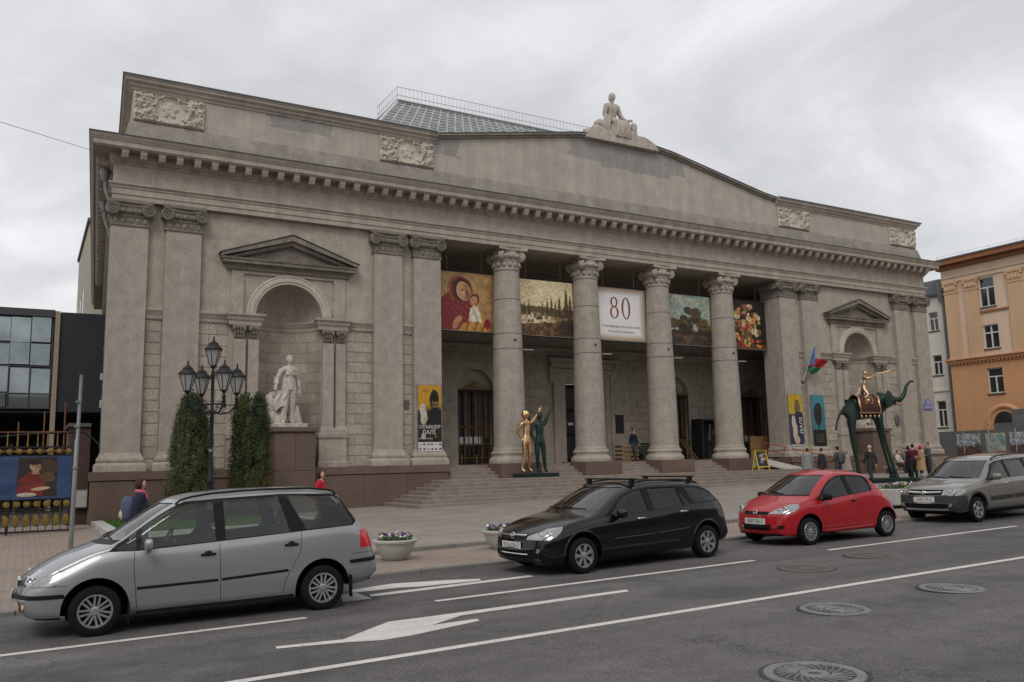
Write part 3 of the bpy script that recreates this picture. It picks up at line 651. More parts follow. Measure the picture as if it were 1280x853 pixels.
# attic
AX = 23.14; APRO = [(-.7, 12.95), (0, 12.95), (0, 14.24), (.05, 14.26), (.06, 14.32), (.16, 14.39), (.16, 14.46), (.28, 14.53), (.30, 14.62), (.34, 14.64), (.34, 14.71), (-.7, 14.77)]
b = MB()
b.sweep([(-AX+SK*16, 16), (-AX, 0), (-10.62, 0)], APRO); b.sweep([(10.62, 0), (AX, 0), (AX, 16)], APRO)
GL = [(-10.62, 14.62), (-9.6, 14.80), (-3.0, 16.04), (-1.5, 16.20), (0, 16.26), (1.5, 16.20), (3.0, 16.02), (9.6, 14.72), (10.62, 14.60)]
b.prism([(-10.62, 13.0)]+GL+[(10.62, 13.0)], 'y', .002, .7)
attic = b.build('attic', 'attic_plaster', museum, 25)
b = MB(); b.sweep([(-AX+SK*16, 16), (-AX, 0), (AX, 0), (AX, 16)], [(-.6, 12.15), (.205, 12.15), (.205, 12.445), (.065, 12.995), (.004, 13.035), (-.6, 13.035)]); b.build('attic_ledge', 'attic_ledge', attic, 25)
b = MB()
for (xa, za), (xb_, zb_) in zip(GL[:-1], GL[1:]):
    for y0, d0, d1 in ((-.10, -.10, .0), (-.22, 0, .10)): 
        b.add([(xa, y0, za+d0), (xb_, y0, zb_+d0), (xb_, .75, zb_+d0), (xa, .75, za+d0), (xa, y0, za+d1), (xb_, y0, zb_+d1), (xb_, .75, zb_+d1), (xa, .75, za+d1)], [(0, 3, 2, 1), (4, 5, 6, 7), (0, 1, 5, 4), (2, 3, 7, 6), (1, 2, 6, 5), (3, 0, 4, 7)])
b.build('coping', 'attic_ledge', attic)
b = MB()
for (xa, za), (xb_, zb_) in zip(GL[:-1], GL[1:]): b.add([(xa, -.25, za+.085), (xb_, -.25, zb_+.085), (xb_, -.25, zb_+.125), (xa, -.25, za+.125), (xa, .8, za+.125), (xb_, .8, zb_+.125)], [(0, 1, 2, 3), (3, 2, 5, 4)])
b.build('flashing', 'metal_flashing', attic, None, False)
b = MB(); b.sweep([(-AX+SK*16, 16), (-AX, 0), (-10.7, 0)], [(.34, 14.69), (.37, 14.68), (.37, 14.74), (0, 14.79), (-.6, 14.81)], capends=False); b.build('flashing', 'metal_flashing', attic, 30); b = MB(); b.sweep([(10.7, 0), (AX, 0), (AX, 16)], [(.34, 14.69), (.37, 14.68), (.37, 14.74), (0, 14.79), (-.6, 14.81)], capends=False); b.build('flashing', 'metal_flashing', attic, 30)
def relief():
    W, H = 2.56, 1.18; nx, ny = 128, 60; u, v = np.meshgrid(np.linspace(-W/2, W/2, nx+1), np.linspace(0, H, ny+1)); vc = v-H/2; h = np.zeros_like(u)
    r = np.hypot(u, vc); h += .05*np.exp(-((r-.45)/.035)**2)+.02*(r < .42)
    ang = np.arctan2(vc, u); n3 = vnoise(u+5, v+1, 9.0, 15, 3); star = .34*(1-.45*np.abs(np.mod(ang*5/(2*math.pi)+.25, 1)-.5)*2); h += .06*np.clip((star-r)/.05, 0, 1)*(.6+.8*n3)
    side = np.clip((r-.47)/.06, 0, 1); n1 = vnoise(u+3, v+2, 5.0, 5, 3); n2 = vnoise(np.abs(u)+3, v+2, 6.5, 9, 4); rid = 1-np.abs(2*n2-1)*2.2
    h += side*(.05+.10*np.clip(rid, 0, 1)+.05*np.clip(n3-.4, 0, 1)*2)
    for sx in (-1, 1):
        for cx, cz, q, z_ in ((.80, .38, .085, .08), (.80, .12, .12, .07), (.74, -.18, .13, .06), (1.10, .40, .08, .07), (1.08, .10, .11, .06), (1.0, -.30, .16, .05), (.62, -.42, .12, .05), (.95, -.02, .07, .05)): h += z_*np.exp(-(((u-sx*cx)/q)**2+((vc-cz)/q)**2))
        h += .05*np.exp(-((u-sx*(.80+.5*(vc-.1)))/.05)**2)*(np.abs(vc) < .4)
    edge = np.minimum(np.minimum(u+W/2, W/2-u), np.minimum(v, H-v)); h = h*np.clip(edge/.05+.2*(n1-.4), 0, 1)*np.clip((n1-.10)*3, .75, 1)
    h += .012
    b = MB(); b.v = [(float(a), -float(c), float(d)) for a, c, d in zip(u.ravel(), h.ravel(), v.ravel())]; b.f = [(j*(nx+1)+i, j*(nx+1)+i+1, (j+1)*(nx+1)+i+1, (j+1)*(nx+1)+i) for j in range(ny) for i in range(nx)]; b.m = [0]*len(b.f)
    o = len(b.v)
    b.add([(-W/2, .02, 0), (W/2, .02, 0), (W/2, .02, H), (-W/2, .02, H)], [(0, 1, 2, 3)]); return b.mesh('relief_panel', 'relief_stone', 60, False)
rel = relief()
for x in (-21.82, -12.04, 12.04, 21.82): link('relief_panel', rel, attic, (x, -.01, 13.045))
# roofs behind the attic: flat unseen sheets added to block light, skylight above
b = MB(); b.add([(-23.2, .5, 12.3), (23.2, .5, 12.3), (23.2, 34, 12.3), (-21.2, 34, 12.3)], [(0, 1, 2, 3)]); b.add([(-23.0, .5, 14.3), (23.0, .5, 14.3), (23.0, 15.9, 14.3), (-22.1, 15.9, 14.3)], [(0, 1, 2, 3)]); b.box(-11.0, 11.0, 7.2, 26, 14.2, 17.2); b.build('roof', 'metal_flashing', museum)
glass_mat('sky_glass', .25, .9, .08)
mat('roof_glass', (.12, .125, .125), .2, .7, 1.3, spec=.8, metal=.3)
bx = [(-11.2, 7.0, 17.2), (11.2, 7.0, 17.2), (8.2, 10.4, 20.9), (-8.2, 10.4, 20.9)]; bk = [(-11.2, 25, 17.2), (11.2, 25, 17.2), (8.2, 21, 20.9), (-8.2, 21, 20.9)]
b = MB(); b.add(bx+bk, [(0, 1, 2, 3), (5, 4, 7, 6), (4, 0, 3, 7), (1, 5, 6, 2), (3, 2, 6, 7)]); sky_roof = b.build('skylight_roof', 'roof_glass', museum)
b = MB()
def lerp(a, c, t): return tuple(a[i]+(c[i]-a[i])*t for i in range(3))
for i in range(37): t = i/36; b.tube([lerp(bx[0], bx[1], t), lerp(bx[3], bx[2], t)], .06, 4)
for i in range(1, 13): t = i/13; b.tube([lerp(bx[0], bx[3], t), lerp(bx[1], bx[2], t)], .07, 4)
for i in range(15): t = i/14; b.tube([lerp(bk[0], bx[0], t), lerp(bk[3], bx[3], t)], .035, 4)
b.tube([bx[3], bx[2]], .09, 6); b.tube([bx[0], bx[3]], .08, 6)
mat('glazing_grey', (.42, .43, .43), .5, .25, 2); stuff(b.build('glazing_bars', 'glazing_grey', sky_roof, 30))
mat('rail_grey', (.42, .43, .44), .5, .1, 5)
b = MB()
RP = [(-8.3, 13.5, 20.95), (-8.3, 10.3, 20.95), (8.3, 10.3, 20.95)]
for h in (.30, .80): b.tube([(p[0], p[1], p[2]+h) for p in RP], .02, 5)
b.tube([(p[0], p[1], p[2]+.02) for p in RP], .05, 5)
for i in range(66): x = -8.3+16.6*i/65; b.tube([(x, 10.3, 20.95), (x, 10.3, 21.75)], .010, 4)
for i in range(10): y = 10.3+3.2*i/9; b.tube([(-8.3, y, 20.95), (-8.3, y, 21.75)], .010, 4)
b.build('roof_railing', 'rail_grey', sky_roof)
# portico interior
FL = -.05; BY = 4.5
b = MB()
op = [(-12.4, 1.0, 3.72, 'a'), (-6.5, 1.0, 3.72, 'a'), (0, 1.18, 4.12, 'r'), (6.4, 1.0, 3.72, 'a'), (12.4, 1.0, 3.72, 'a')]
ed = [-13.95, -9.5, -3.2, 3.2, 9.4, 13.95]
for (xc, hw, sp, kind), x0, x1 in zip(op, ed[:-1], ed[1:]):
    if kind == 'a': arch_wall(b, x0, x1, -.3, 9.95, BY, xc, hw, sp, FL+.02)
    else:
        arch_wall(b, x0, x1, -.3, 9.95, BY, xc, hw, None, -.3); b.add([(xc-hw, BY, sp), (xc+hw, BY, sp), (xc+hw, BY, 9.95), (xc-hw, BY, 9.95)], [(0, 1, 2, 3)])
for s_ in (-1, 1): b.add([(s_*13.95, .3, -.3), (s_*13.95, BY, -.3), (s_*13.95, BY, 9.95), (s_*13.95, .3, 9.95)], [(0, 1, 2, 3)]); b.add([(s_*13.95, .5, -.3), (s_*10.46, .5, -.3), (s_*10.46, .5, 9.95), (s_*13.95, .5, 9.95)], [(0, 1, 2, 3)])
pw = b.build('portico_wall', 'stone', museum)
b = MB(); b.box(-13.9, 13.9, .3, 6.4, 9.94, 10.1); b.build('portico_ceiling', 'stone', museum)
for xx in (-9.0, -4.5, 0, 4.5, 9.0): pass
b = MB()
for r in range(13):
    z0 = .0+CH*r; x = -13.9+(.5 if r % 2 else 0)
    while x < 13.9:
        x1 = min(13.9, x+1.0); ok = True
        for xc, hw, sp, kind in op:
            top = sp+1.02 if kind == 'a' else sp+.5; hw2 = hw+.02 if kind == 'a' else 2.3
            if x1 > xc-hw2 and x < xc+hw2 and z0 < top: ok = False
        if ok: b.cbox(x+.008, x1-.008, BY-.03, BY+.05, z0+.008, z0+CH-.008, .012)
        x = x1
stuff(b.build('stone_courses', 'stone_block', pw))
b = MB(); b.sweep([(-13.94, BY), (13.94, BY)], [(0, 5.54), (.06, 5.56), (.08, 5.74), (.16, 5.84), (.2, 5.98), (0, 6.0)]); b.build('string_course', 'stone_trim', pw, 30)
mat('curtain', (.16, .12, .085), .9, .3, 5)
def gate_window(xc, hw, sp, lit=False):
    g = link('arched_window', MB().add([(xc-hw-.02, BY+.42, FL), (xc+hw+.02, BY+.42, FL), (xc+hw+.02, BY+.42, sp), (xc-hw-.02, BY+.42, sp)], [(0, 1, 2, 3)]).lathe([(hw+.02, 0), (.001, 0)], (xc, BY+.42, sp), 24, 'y', 0, math.pi, False).mesh('arched_window', 'window_glass', None, False), museum)
    q = MB(); N = 20; pts = [(xc-hw, FL), (xc-hw, sp)]+[(xc-hw*math.cos(math.pi*i/N), sp+hw*math.sin(math.pi*i/N)) for i in range(1, N)]+[(xc+hw, sp), (xc+hw, FL)]
    for (xa, za), (xb2, zb2) in zip(pts[:-1], pts[1:]): q.add([(xa, BY, za), (xb2, BY, zb2), (xb2, BY+.45, zb2), (xa, BY+.45, za)], [(0, 1, 2, 3)])
    q.build('reveal', 'stone', g, None, False)
    q = MB(); q.box(xc-hw+.02, xc+hw-.02, BY+.34, BY+.40, sp-.05, sp+.05)
    for k in range(5): x = xc-hw+.05+(2*hw-.1)*k/4; q.box(x-.03, x+.03, BY+.34, BY+.40, FL, sp)
    q.box(xc-hw, xc+hw, BY+.34, BY+.40, 1.8, 1.88); q.build('window_frame', 'wood_dark', g)
    q = MB()
    q.prism([(xc-hw, sp)]+[(xc-hw*math.cos(math.pi*i/20), sp+hw*math.sin(math.pi*i/20)) for i in range(1, 20)]+[(xc+hw, sp)], 'y', BY+.30, BY+.335); q.build('tympanum', 'stone', g)
    q = MB()
    for k in range(4): x = xc-hw+.12+(2*hw-.24)*k/3; q.box(x-.17, x+.17, BY+.405, BY+.412, 1.0+.3*(k % 2), sp-.1)
    q.build('curtain', 'curtain', g)
    MB().box(xc-.75, xc+.55, BY+.40, BY+.404, .95, 1.35).build('paper_notice', 'white_paint', g)
    q = MB()
    for k in range(8):
        x = xc-hw+.06+(2*hw-.12)*k/7; q.tube([(x, BY+.05, FL), (x, BY+.05, sp-.08)], .022, 6)
    for z in (.30, .98, sp-.1, sp-.22): q.tube([(xc-hw+.03, BY+.05, z), (xc+hw-.03, BY+.05, z)], .025, 6)
    q.build('iron_bars', 'iron', g, 40)
    q = MB()
    for k in range(3): x = xc+(k-1)*(hw-.18); q.box(x-.035, x+.035, BY-.0, BY+.03, FL, .45); q.ell((x, BY+.01, .98), (.05, .04, .07), 8, 6)
    for k in range(8): x = xc-hw+.06+(2*hw-.12)*k/7; q.tube([(x, BY+.02, .40), (x, BY+.02, .92)], .012, 5)
    for z in (.30, .98): q.tube([(xc-hw+.03, BY+.01, z), (xc+hw-.03, BY+.01, z)], .016, 5)
    def scroll(cx, cz, r, sg, t0=0):
        q.tube([(cx+sg*r*(1-.8*i/24)*math.cos(t0+i/24*3.6*math.pi), BY+.02, cz+r*(1-.8*i/24)*math.sin(t0+i/24*3.6*math.pi)) for i in range(25)], .016, 5)
    for sg in (-1, 1):
        scroll(xc+sg*.25, sp+.10, .14, sg); scroll(xc+sg*.56, sp+.05, .12, -sg, 1.0); scroll(xc+sg*.14, sp+.32, .10, sg, 2.0); q.tube([(xc+sg*(hw-.05), BY+.02, sp-.02), (xc+sg*.5, BY+.02, sp+.05), (xc, BY+.02, sp+.50)], .016, 5)
    q.ell((xc, BY+.02, sp+.18), (.10, .04, .15), 8, 6); stuff(q.build('gilt_scrolls', 'gold_paint', g, 40))
    return g
for xc, hw, sp, kind in op:
    if kind == 'a': gate_window(xc, hw, sp)
# main door
dr = MB().box(-1.18, 1.18, BY+.5, BY+.56, FL, 4.14).build('door', 'void', museum)
b = MB(); b.sweep([(-1.95, BY+.02), (-1.95, BY-.16), (-1.18, BY-.16), (-1.18, BY+.5)], [(0, FL), (0, 4.14)], capends=False)
b = MB()
for s_ in (-1, 1):
    for x0, x1, y0 in ((1.18, 1.42, BY-.05), (1.42, 1.72, BY-.10), (1.72, 1.95, BY-.16)):
        a, c = (x0, x1) if s_ > 0 else (-x1, -x0); b.box(a, c, y0, BY+.5, FL, 4.14+(x1-1.18))
for x0, x1, y0 in ((1.18, 1.42, BY-.05), (1.42, 1.72, BY-.10), (1.72, 1.95, BY-.16)): b.box(-x1+.001, x1-.001, y0+.001, BY+.4, 4.14+(x0-1.18), 4.14+(x1-1.18)-.001)
b.box(-2.1, 2.1, BY-.2, BY+.1, 4.95, 5.25); b.box(-2.3, 2.3, BY-.45, BY+.1, 5.25, 5.45); b.build('door_surround', 'stone_trim', dr)
for s_ in (-1, 1): b = MB(); b.prism([(BY-.42, 5.24), (BY-.02, 5.24), (BY-.02, 4.2), (BY-.12, 4.15), (BY-.16, 4.35), (BY-.2, 4.9), (BY-.38, 5.05)], 'x', s_*2.05-.12, s_*2.05+.12); b.build('door_bracket', 'stone_trim', dr)
mat('door_leaf', (.012, .014, .016), .35, .1, 3, spec=.5); b = MB()
for s_ in (-1, 1):
    for zz_ in (.2, 1.5, 2.8): b.cbox(s_*.58-.46, s_*.58+.46, BY+.44, BY+.52, zz_, zz_+1.15, .02)
b.build('door_panel', 'door_leaf', dr)
MB().box(-.75, -.42, BY+.41, BY+.435, 1.95, 2.08).build('notice', 'white_paint', dr)
# portico floor and steps
stairs = MB().box(-10.2, 10.2, .95, 5.1, -.7, FL).build('staircase', 'granite_step', museum)
MB().box(-13.9, 13.9, 1.45, 5.0, -.30, FL-.004).build('portico_floor', 'granite_step', museum)
RZ = .1375; Z0 = -.63
for i in range(7):
    x = 11.14+.35*i; y = -1.6-.35*i; z = Z0-.1385*i
    MB().cbox(-x, x, y, -.2 if i else .9, z-.42, z, .012).build('step', 'granite_step', stairs)
for i in range(4):
    z = FL-.145*i
    if i == 0: continue
    MB().cbox(-10.25, 10.25, .95-.34*i, 1.2, z-.2, z, .012).build('step', 'granite_step', stairs)
# downpipes on the side wall
for y, x, m in ((1.2, -23.52, 'zinc'), (5.4, -23.24, 'zinc')):
    b = MB(); b.tube([(x-.35, y, 11.2), (x-.30, y, 10.6), (x-.02, y, 9.8), (x-.02, y, -.2)], .085, 8); b.lathe([(.10, 10.9), (.2, 11.3), (.2, 11.35)], (x-.35, y, 0), 10)
    for z in (1, 3, 5, 7, 9): b.lathe([(.088, z), (.105, z+.02), (.105, z+.08), (.088, z+.1)], (x-.02, y, 0), 10, cap=False)
    b.build('downpipe', m, museum, 40)
MB().cbox(-23.62, -23.40, 2.6, 2.75, 3.5, 3.75, .01).build('wall_box', 'concrete', museum); MB().cbox(-23.62, -23.40, 2.2, 2.35, 2.4, 2.7, .01).build('wall_box', 'concrete', museum)
# wall plaques
mat('plaque', (.03, .028, .026), .4, .2, 6, metal=.4); mat('plaque_stone', (.10, .10, .095), .5, .2, 6)
for x0, x1, z0, z1, y, m in ((1.92, 2.62, 1.5, 2.5, BY-.055, 'plaque'), (-4.05, -3.4, 1.75, 2.6, BY-.055, 'plaque'), (-12.13, -11.9, 2.35, 2.75, .19, 'plaque_stone')):
    MB().cbox(x0, x1, y, y+.03, z0, z1, .008).build('plaque', m, museum)

# ================================================================ figures
BJ = {'pelvis': (0, 0, .53, .080, .060), 'waist': (0, 0, .605, .070, .052), 'chest': (0, 0, .715, .088, .060), 'nb': (0, .004, .815, .046, .040), 'neck': (0, 0, .850, .028, .030), 'hb': (0, -.006, .885, .030, .034), 'ht': (0, -.008, .925, .032, .036)}
for s_, q in ((-1, 'r'), (1, 'l')):
    BJ.update({q+'sh': (s_*.100, .002, .795, .045, .042), q+'el': (s_*.137, .015, .640, .031, .031), q+'wr': (s_*.140, -.02, .505, .021, .021), q+'hd': (s_*.138, -.035, .470, .018, .014),
        q+'hip': (s_*.050, 0, .500, .060, .058), q+'kn': (s_*.054, -.008, .285, .042, .042), q+'an': (s_*.054, .014, .050, .030, .030), q+'toe': (s_*.060, -.065, .020, .027, .020)})
BE = [('pelvis', 'waist', 'torso'), ('waist', 'chest', 'torso'), ('chest', 'nb', 'torso'), ('nb', 'neck', 'neck'), ('neck', 'hb', 'neck'), ('hb', 'ht', 'neck')]
for q in 'rl': BE += [('nb', q+'sh', 'torso'), (q+'sh', q+'el', 'arm'), (q+'el', q+'wr', 'forearm'), (q+'wr', q+'hd', 'hand'), ('pelvis', q+'hip', 'hips'), (q+'hip', q+'kn', 'thigh'), (q+'kn', q+'an', 'calf'), (q+'an', q+'toe', 'foot')]
def skin(joints, edges, root, sub=1):
    names = list(joints); ix = {n: i for i, n in enumerate(names)}; me = bpy.data.meshes.new('sk'); me.from_pydata([joints[n][:3] for n in names], [(ix[a], ix[c]) for a, c in edges], [])
    o = bpy.data.objects.new('sk', me); COL.objects.link(o); o.modifiers.new('s', 'SKIN').use_smooth_shade = True; sd = me.skin_vertices[0].data
    for n in names: sd[ix[n]].radius = joints[n][3:5]; sd[ix[n]].use_root = (n == root)
    if sub: u = o.modifiers.new('u', 'SUBSURF'); u.levels = sub; u.render_levels = sub
    dg = bpy.context.evaluated_depsgraph_get(); ev = o.evaluated_get(dg); m2 = ev.to_mesh(); V = [tuple(v.co) for v in m2.vertices]; F = [tuple(p.vertices) for p in m2.polygons]; ev.to_mesh_clear(); bpy.data.objects.remove(o); bpy.data.meshes.remove(me); return V, F
def head_fn(p):
    x, y, z = p; 
    w = 1-.22*max(0, -z)**1.5; x *= w; y *= (1-.10*max(0, -z))
    if y < 0:
        y -= .20*math.exp(-((x/.16)**2+((z+.12)/.22)**2))          # nose
        y += .10*math.exp(-(((abs(x)-.36)/.20)**2+((z-.08)/.14)**2)) # eye sockets
        y -= .07*math.exp(-((x/.3)**2+((z+.52)/.10)**2)); y += .05*math.exp(-((x/.3)**2+((z+.62)/.06)**2))
        y -= .06*math.exp(-((x/.3)**2+((z+.85)/.15)**2))
    return Vector((x, y, z))
def hand(b, w, h, s=1.0):
    w = Vector(w); h = Vector(h); d = (h-w).normalized(); sd = d.cross(Vector((0, 1, 0))); sd = sd.normalized() if sd.length > .1 else Vector((1, 0, 0)); nn = sd.cross(d)
    c = w+d*.030*s; M = Matrix((sd, nn, d)).transposed(); b.ell(c, (.024*s, .011*s, .036*s), 8, 6, M)
    for k in range(4):
        o = c+d*.026*s+sd*(k-1.5)*.011*s; L = (.036, .042, .040, .032)[k]*s
        b.tube([o, o+d*L*.5+nn*.004*s, o+d*L*.9+nn*.014*s], [.0062*s, .0058*s, .0045*s], 5)
    o = c-sd*.020*s-d*.012*s; b.tube([o, o-sd*.014*s+d*.014*s, o-sd*.016*s+d*.032*s], [.007*s, .0065*s, .005*s], 5)
def figure(name, H, pose=None, zones=None, mats=None, parent=None, bulk=1.0, loc=(0, 0, 0), rz=0, headrot=0, headtilt=0, hair=None, hairmat='black_rubber', sub=1, smooth=80, thin=1.0):
    J = {k: list(v) for k, v in BJ.items()}
    for k, v in (pose or {}).items(): J[k][:3] = v
    for k in J:
        f = bulk if k not in ('neck', 'hb', 'ht', 'rhd', 'lhd', 'rwr', 'lwr') else 1.0
        J[k][3] *= f*thin; J[k][4] *= f*thin
    V, F = skin({k: tuple(v) for k, v in J.items()}, [(a, c) for a, c, z in BE], 'pelvis', sub)
    seg = [(np.array(J[a][:3]), np.array(J[c][:3]), z) for a, c, z in BE]; zm = zones or {}; b = MB(); va = np.array(V)
    o = len(b.v); b.v += V
    for f in F:
        c = va[list(f)].mean(0); best = None
        for A, B, z in seg:
            d = B-A; t = min(1, max(0, (c-A)@d/max(1e-9, d@d))); q = np.linalg.norm(c-A-d*t)
            if best is None or q < best[0]: best = (q, z)
        b.f.append(f); b.m.append(zm.get(best[1], 0))
    b.mi = zm.get('head', 0); M = Matrix.Rotation(headrot, 3, 'Z') @ Matrix.Rotation(headtilt, 3, 'X'); hc = Vector(J['ht'][:3])+M @ Vector((0, -.004, .010)); b.ell(hc, (.041, .053, .066), 14, 12, M, head_fn)
    for s_ in (-1, 1): b.ell(hc+M @ Vector((s_*.042, .008, -.004)), (.006, .012, .017), 6, 5, M)
    b.mi = zm.get('hand', 0)
    for q in 'rl': hand(b, J[q+'wr'][:3], J[q+'hd'][:3])
    b.v = [tuple(np.array(p)*H) for p in b.v]
    o = b.build(name, mats, parent, smooth, True, loc, rz)
    if hair:
        h = MB()
        if hair == 'short': h.ell(hc+M @ Vector((0, .010, .014)), (.047, .054, .060), 12, 9, M, lambda p: p if (p[2] > -.25 or p[1] > .1) and not (p[1] < -.35 and p[2] < .5) else p*.82)
        elif hair == 'long': h.ell(hc+M @ Vector((0, .016, -.006)), (.054, .056, .078), 12, 9, M, lambda p: p*(1+.06*math.sin(9*p[0]+7*p[2])) if not (p[1] < -.3 and p[2] < .55) else p*.78)
        elif hair == 'curly': h.ell(hc+M @ Vector((0, .018, .002)), (.066, .062, .078), 14, 11, M, lambda p: p*(1+.10*math.sin(11*p[0]+3)*math.sin(13*p[2])) if not (p[1] < -.25 and p[2] < .6) else p*.74)
        elif hair == 'hood': h.ell(hc+M @ Vector((0, .016, -.006)), (.060, .062, .082), 12, 9, M, lambda p: p if p[1] > -.45 else p*.8)
        h.v = [tuple(np.array(p)*H) for p in h.v]; h.build('hair' if hair != 'hood' else 'hood', hairmat, o, 80)
    return o, J
def rock(b, c, r, seed, amp=.25, n=14, m=10):
    g = np.random.default_rng(seed); ph = g.random(6)*6
    b.ell(c, r, n, m, None, lambda p: p*(1+amp*(math.sin(3.1*p[0]+ph[0])*math.cos(2.7*p[2]+ph[1])+.6*math.sin(5.3*p[1]+ph[2])*math.cos(4.9*p[0]+ph[3]))))

# ---------------------------------------------------------------- statues
def fold_tube(b, path, rad, amp, seed, rings=22, n=20):
    g = np.random.default_rng(seed); ph = g.random(8)*6.28; P = [Vector(p) for p in path]; k = len(P); V = []; up = None
    for i in range(rings+1):
        t = i/rings*(k-1); j = min(k-2, int(t)); f = t-j; c = P[j].lerp(P[j+1], f); r = rad[j]+(rad[j+1]-rad[j])*f; d = (P[j+1]-P[j]).normalized()
        if up is None: up = d.orthogonal().normalized()
        up = (up-d*up.dot(d)).normalized(); bb = d.cross(up)
        for q in range(n):
            a = 2*math.pi*q/n; w = 1+amp*(math.sin(3*a+ph[0]+t*2.3)+.8*math.sin(t*9+2*a+ph[1])+.6*math.sin(5*a-t*5+ph[2])); V.append(c+(up*math.cos(a)+bb*math.sin(a))*r*w)
    b.add(V, [(i*n+q, i*n+(q+1) % n, (i+1)*n+(q+1) % n, (i+1)*n+q) for i in range(rings) for q in range(n)]+[tuple(range(n))[::-1], tuple(range(rings*n, rings*n+n))])
def niche_statue(x, label, m, woman=False):
    z = 1.55; t = thing('niche_statue', label, 'statue', (x, .10, z))
    b = MB(); b.cbox(-.72, .62, -.55, .55, 0, .16, .02); b.build('base_slab', m, t)
    H = 2.72
    pose = {'rel': (-.175, .02, .650), 'rwr': (-.205, -.055, .545), 'rhd': (-.215, -.085, .525), 'lel': (.140, .03, .640), 'lwr': (.155, .0, .500), 'lhd': (.158, -.01, .455), 'rkn': (-.075, -.06, .285), 'ran': (-.085, -.03, .055), 'rtoe': (-.105, -.105, .022), 'lkn': (.045, -.01, .285), 'lan': (.045, .02, .05), 'ltoe': (.06, -.06, .02)}
    f, J = figure('figure', H, pose, None, m, t, 1.13, (0, 0, .14), 0, .45 if not woman else -.3, 0, 'short' if not woman else 'long', m)
    c = MB()                                             # blouse hem, collar, trouser cuffs
    def ring(cz, rx, ry, dz, fl, n=22, cx=0, cy=0, sd=0):
        c.grid(lambda u, v: (cx+(rx+fl*v)*math.cos(2*math.pi*u)*(1+.06*math.sin(7*2*math.pi*u+sd+5*v)*(.4+v)), cy+(ry+fl*v)*math.sin(2*math.pi*u)*(1+.06*math.cos(6*2*math.pi*u+sd-4*v)*(.4+v)), cz-dz*v), 56, 8)
    ring(.665*H, .094*H, .068*H, .17*H, .008*H); ring(.615*H, .083*H, .064*H, .02*H, .0)
    for s_, q in ((-1, 'r'), (1, 'l')):
        a = Vector(J[q+'sh'][:3])*H; e = Vector(J[q+'el'][:3])*H; w = Vector(J[q+'wr'][:3])*H; fold_tube(c, [a, (a+e)/2, e, e+(w-e)*.6, e+(w-e)*.8], [.043*H, .040*H, .036*H, .036*H, .026*H], .07, 5+s_)
        k = Vector(J[q+'kn'][:3])*H; n = Vector(J[q+'an'][:3])*H; h = Vector(J[q+'hip'][:3])*H; fold_tube(c, [h, (h+k)/2, k, (k+n)/2, n+Vector((0, 0, .03))], [.060*H, .056*H, .048*H, .044*H, .046*H], .06, 7+s_)
    for s_ in (-1, 1): c.add([(s_*.005*H, -.066*H, .755*H), (s_*.055*H, -.050*H, .80*H), (s_*.060*H, -.015*H, .845*H), (s_*.035*H, -.030*H, .845*H)], [(0, 1, 2, 3)]); c.box(s_*.045*H-.025*H, s_*.045*H+.025*H, -.073*H, -.05*H, .71*H, .745*H)
    c.v = [(p[0], p[1], p[2]+.14) for p in c.v]
    if woman: 
        ring(.62*H+.14, .075*H, .06*H, .55*H, .05*H)
    c.build('clothing', m, t, 70, True)
    b = MB(); rock(b, (-.52, .22, .42), (.36, .36, .50), 3); rock(b, (-.58, .12, 1.02), (.28, .28, .42), 5); rock(b, (-.50, .05, 1.30), (.22, .20, .16), 8, .15); rock(b, (.32, .25, .38), (.28, .28, .52), 9, .2); rock(b, (-.25, .3, .3), (.4, .3, .4), 11)
    b.grid(lambda u, v: (-.62+.50*u+.05*math.sin(8*v), -.18-.10*math.sin(3*u)+.04*math.sin(11*u+5*v), 1.42-.75*v*(1-.4*u)-.04*math.cos(9*u)), 10, 8)
    b.build('rock', m, t, 70)
    p = thing('statue_pedestal', ('brown granite pedestal in the niche carrying the pale marble standing man' if x < 0 else 'brown granite pedestal in the niche behind the elephant sculpture'), 'pedestal', (x, -.3, ground(x, -1)))
    g = z-ground(x, -1); b = MB()
    MB().cbox(-.86, .86, -.75, .9, g-.19, g-.002, .02).build('cap', 'granite', p)
    h0 = g-.20
    MB().cbox(-.77, -.003, -.66, .8, h0*.52, h0, .01).build('slab', 'granite', p); MB().cbox(.003, .77, -.66, .8, h0*.52, h0, .01).build('slab', 'granite', p)
    MB().cbox(-.775, .775, -.662, .8, h0*.26, h0*.517, .01).build('slab', 'granite', p); MB().cbox(-.80, .80, -.69, .8, -.3, h0*.257, .01).build('slab', 'granite', p)
niche_statue(-17.05, 'white marble standing man in shirt and trousers, hand on a rock, in a wall niche', 'marble')
niche_statue(17.05, 'grey stone standing figure in the niche behind the elephant sculpture', 'old_marble', True)

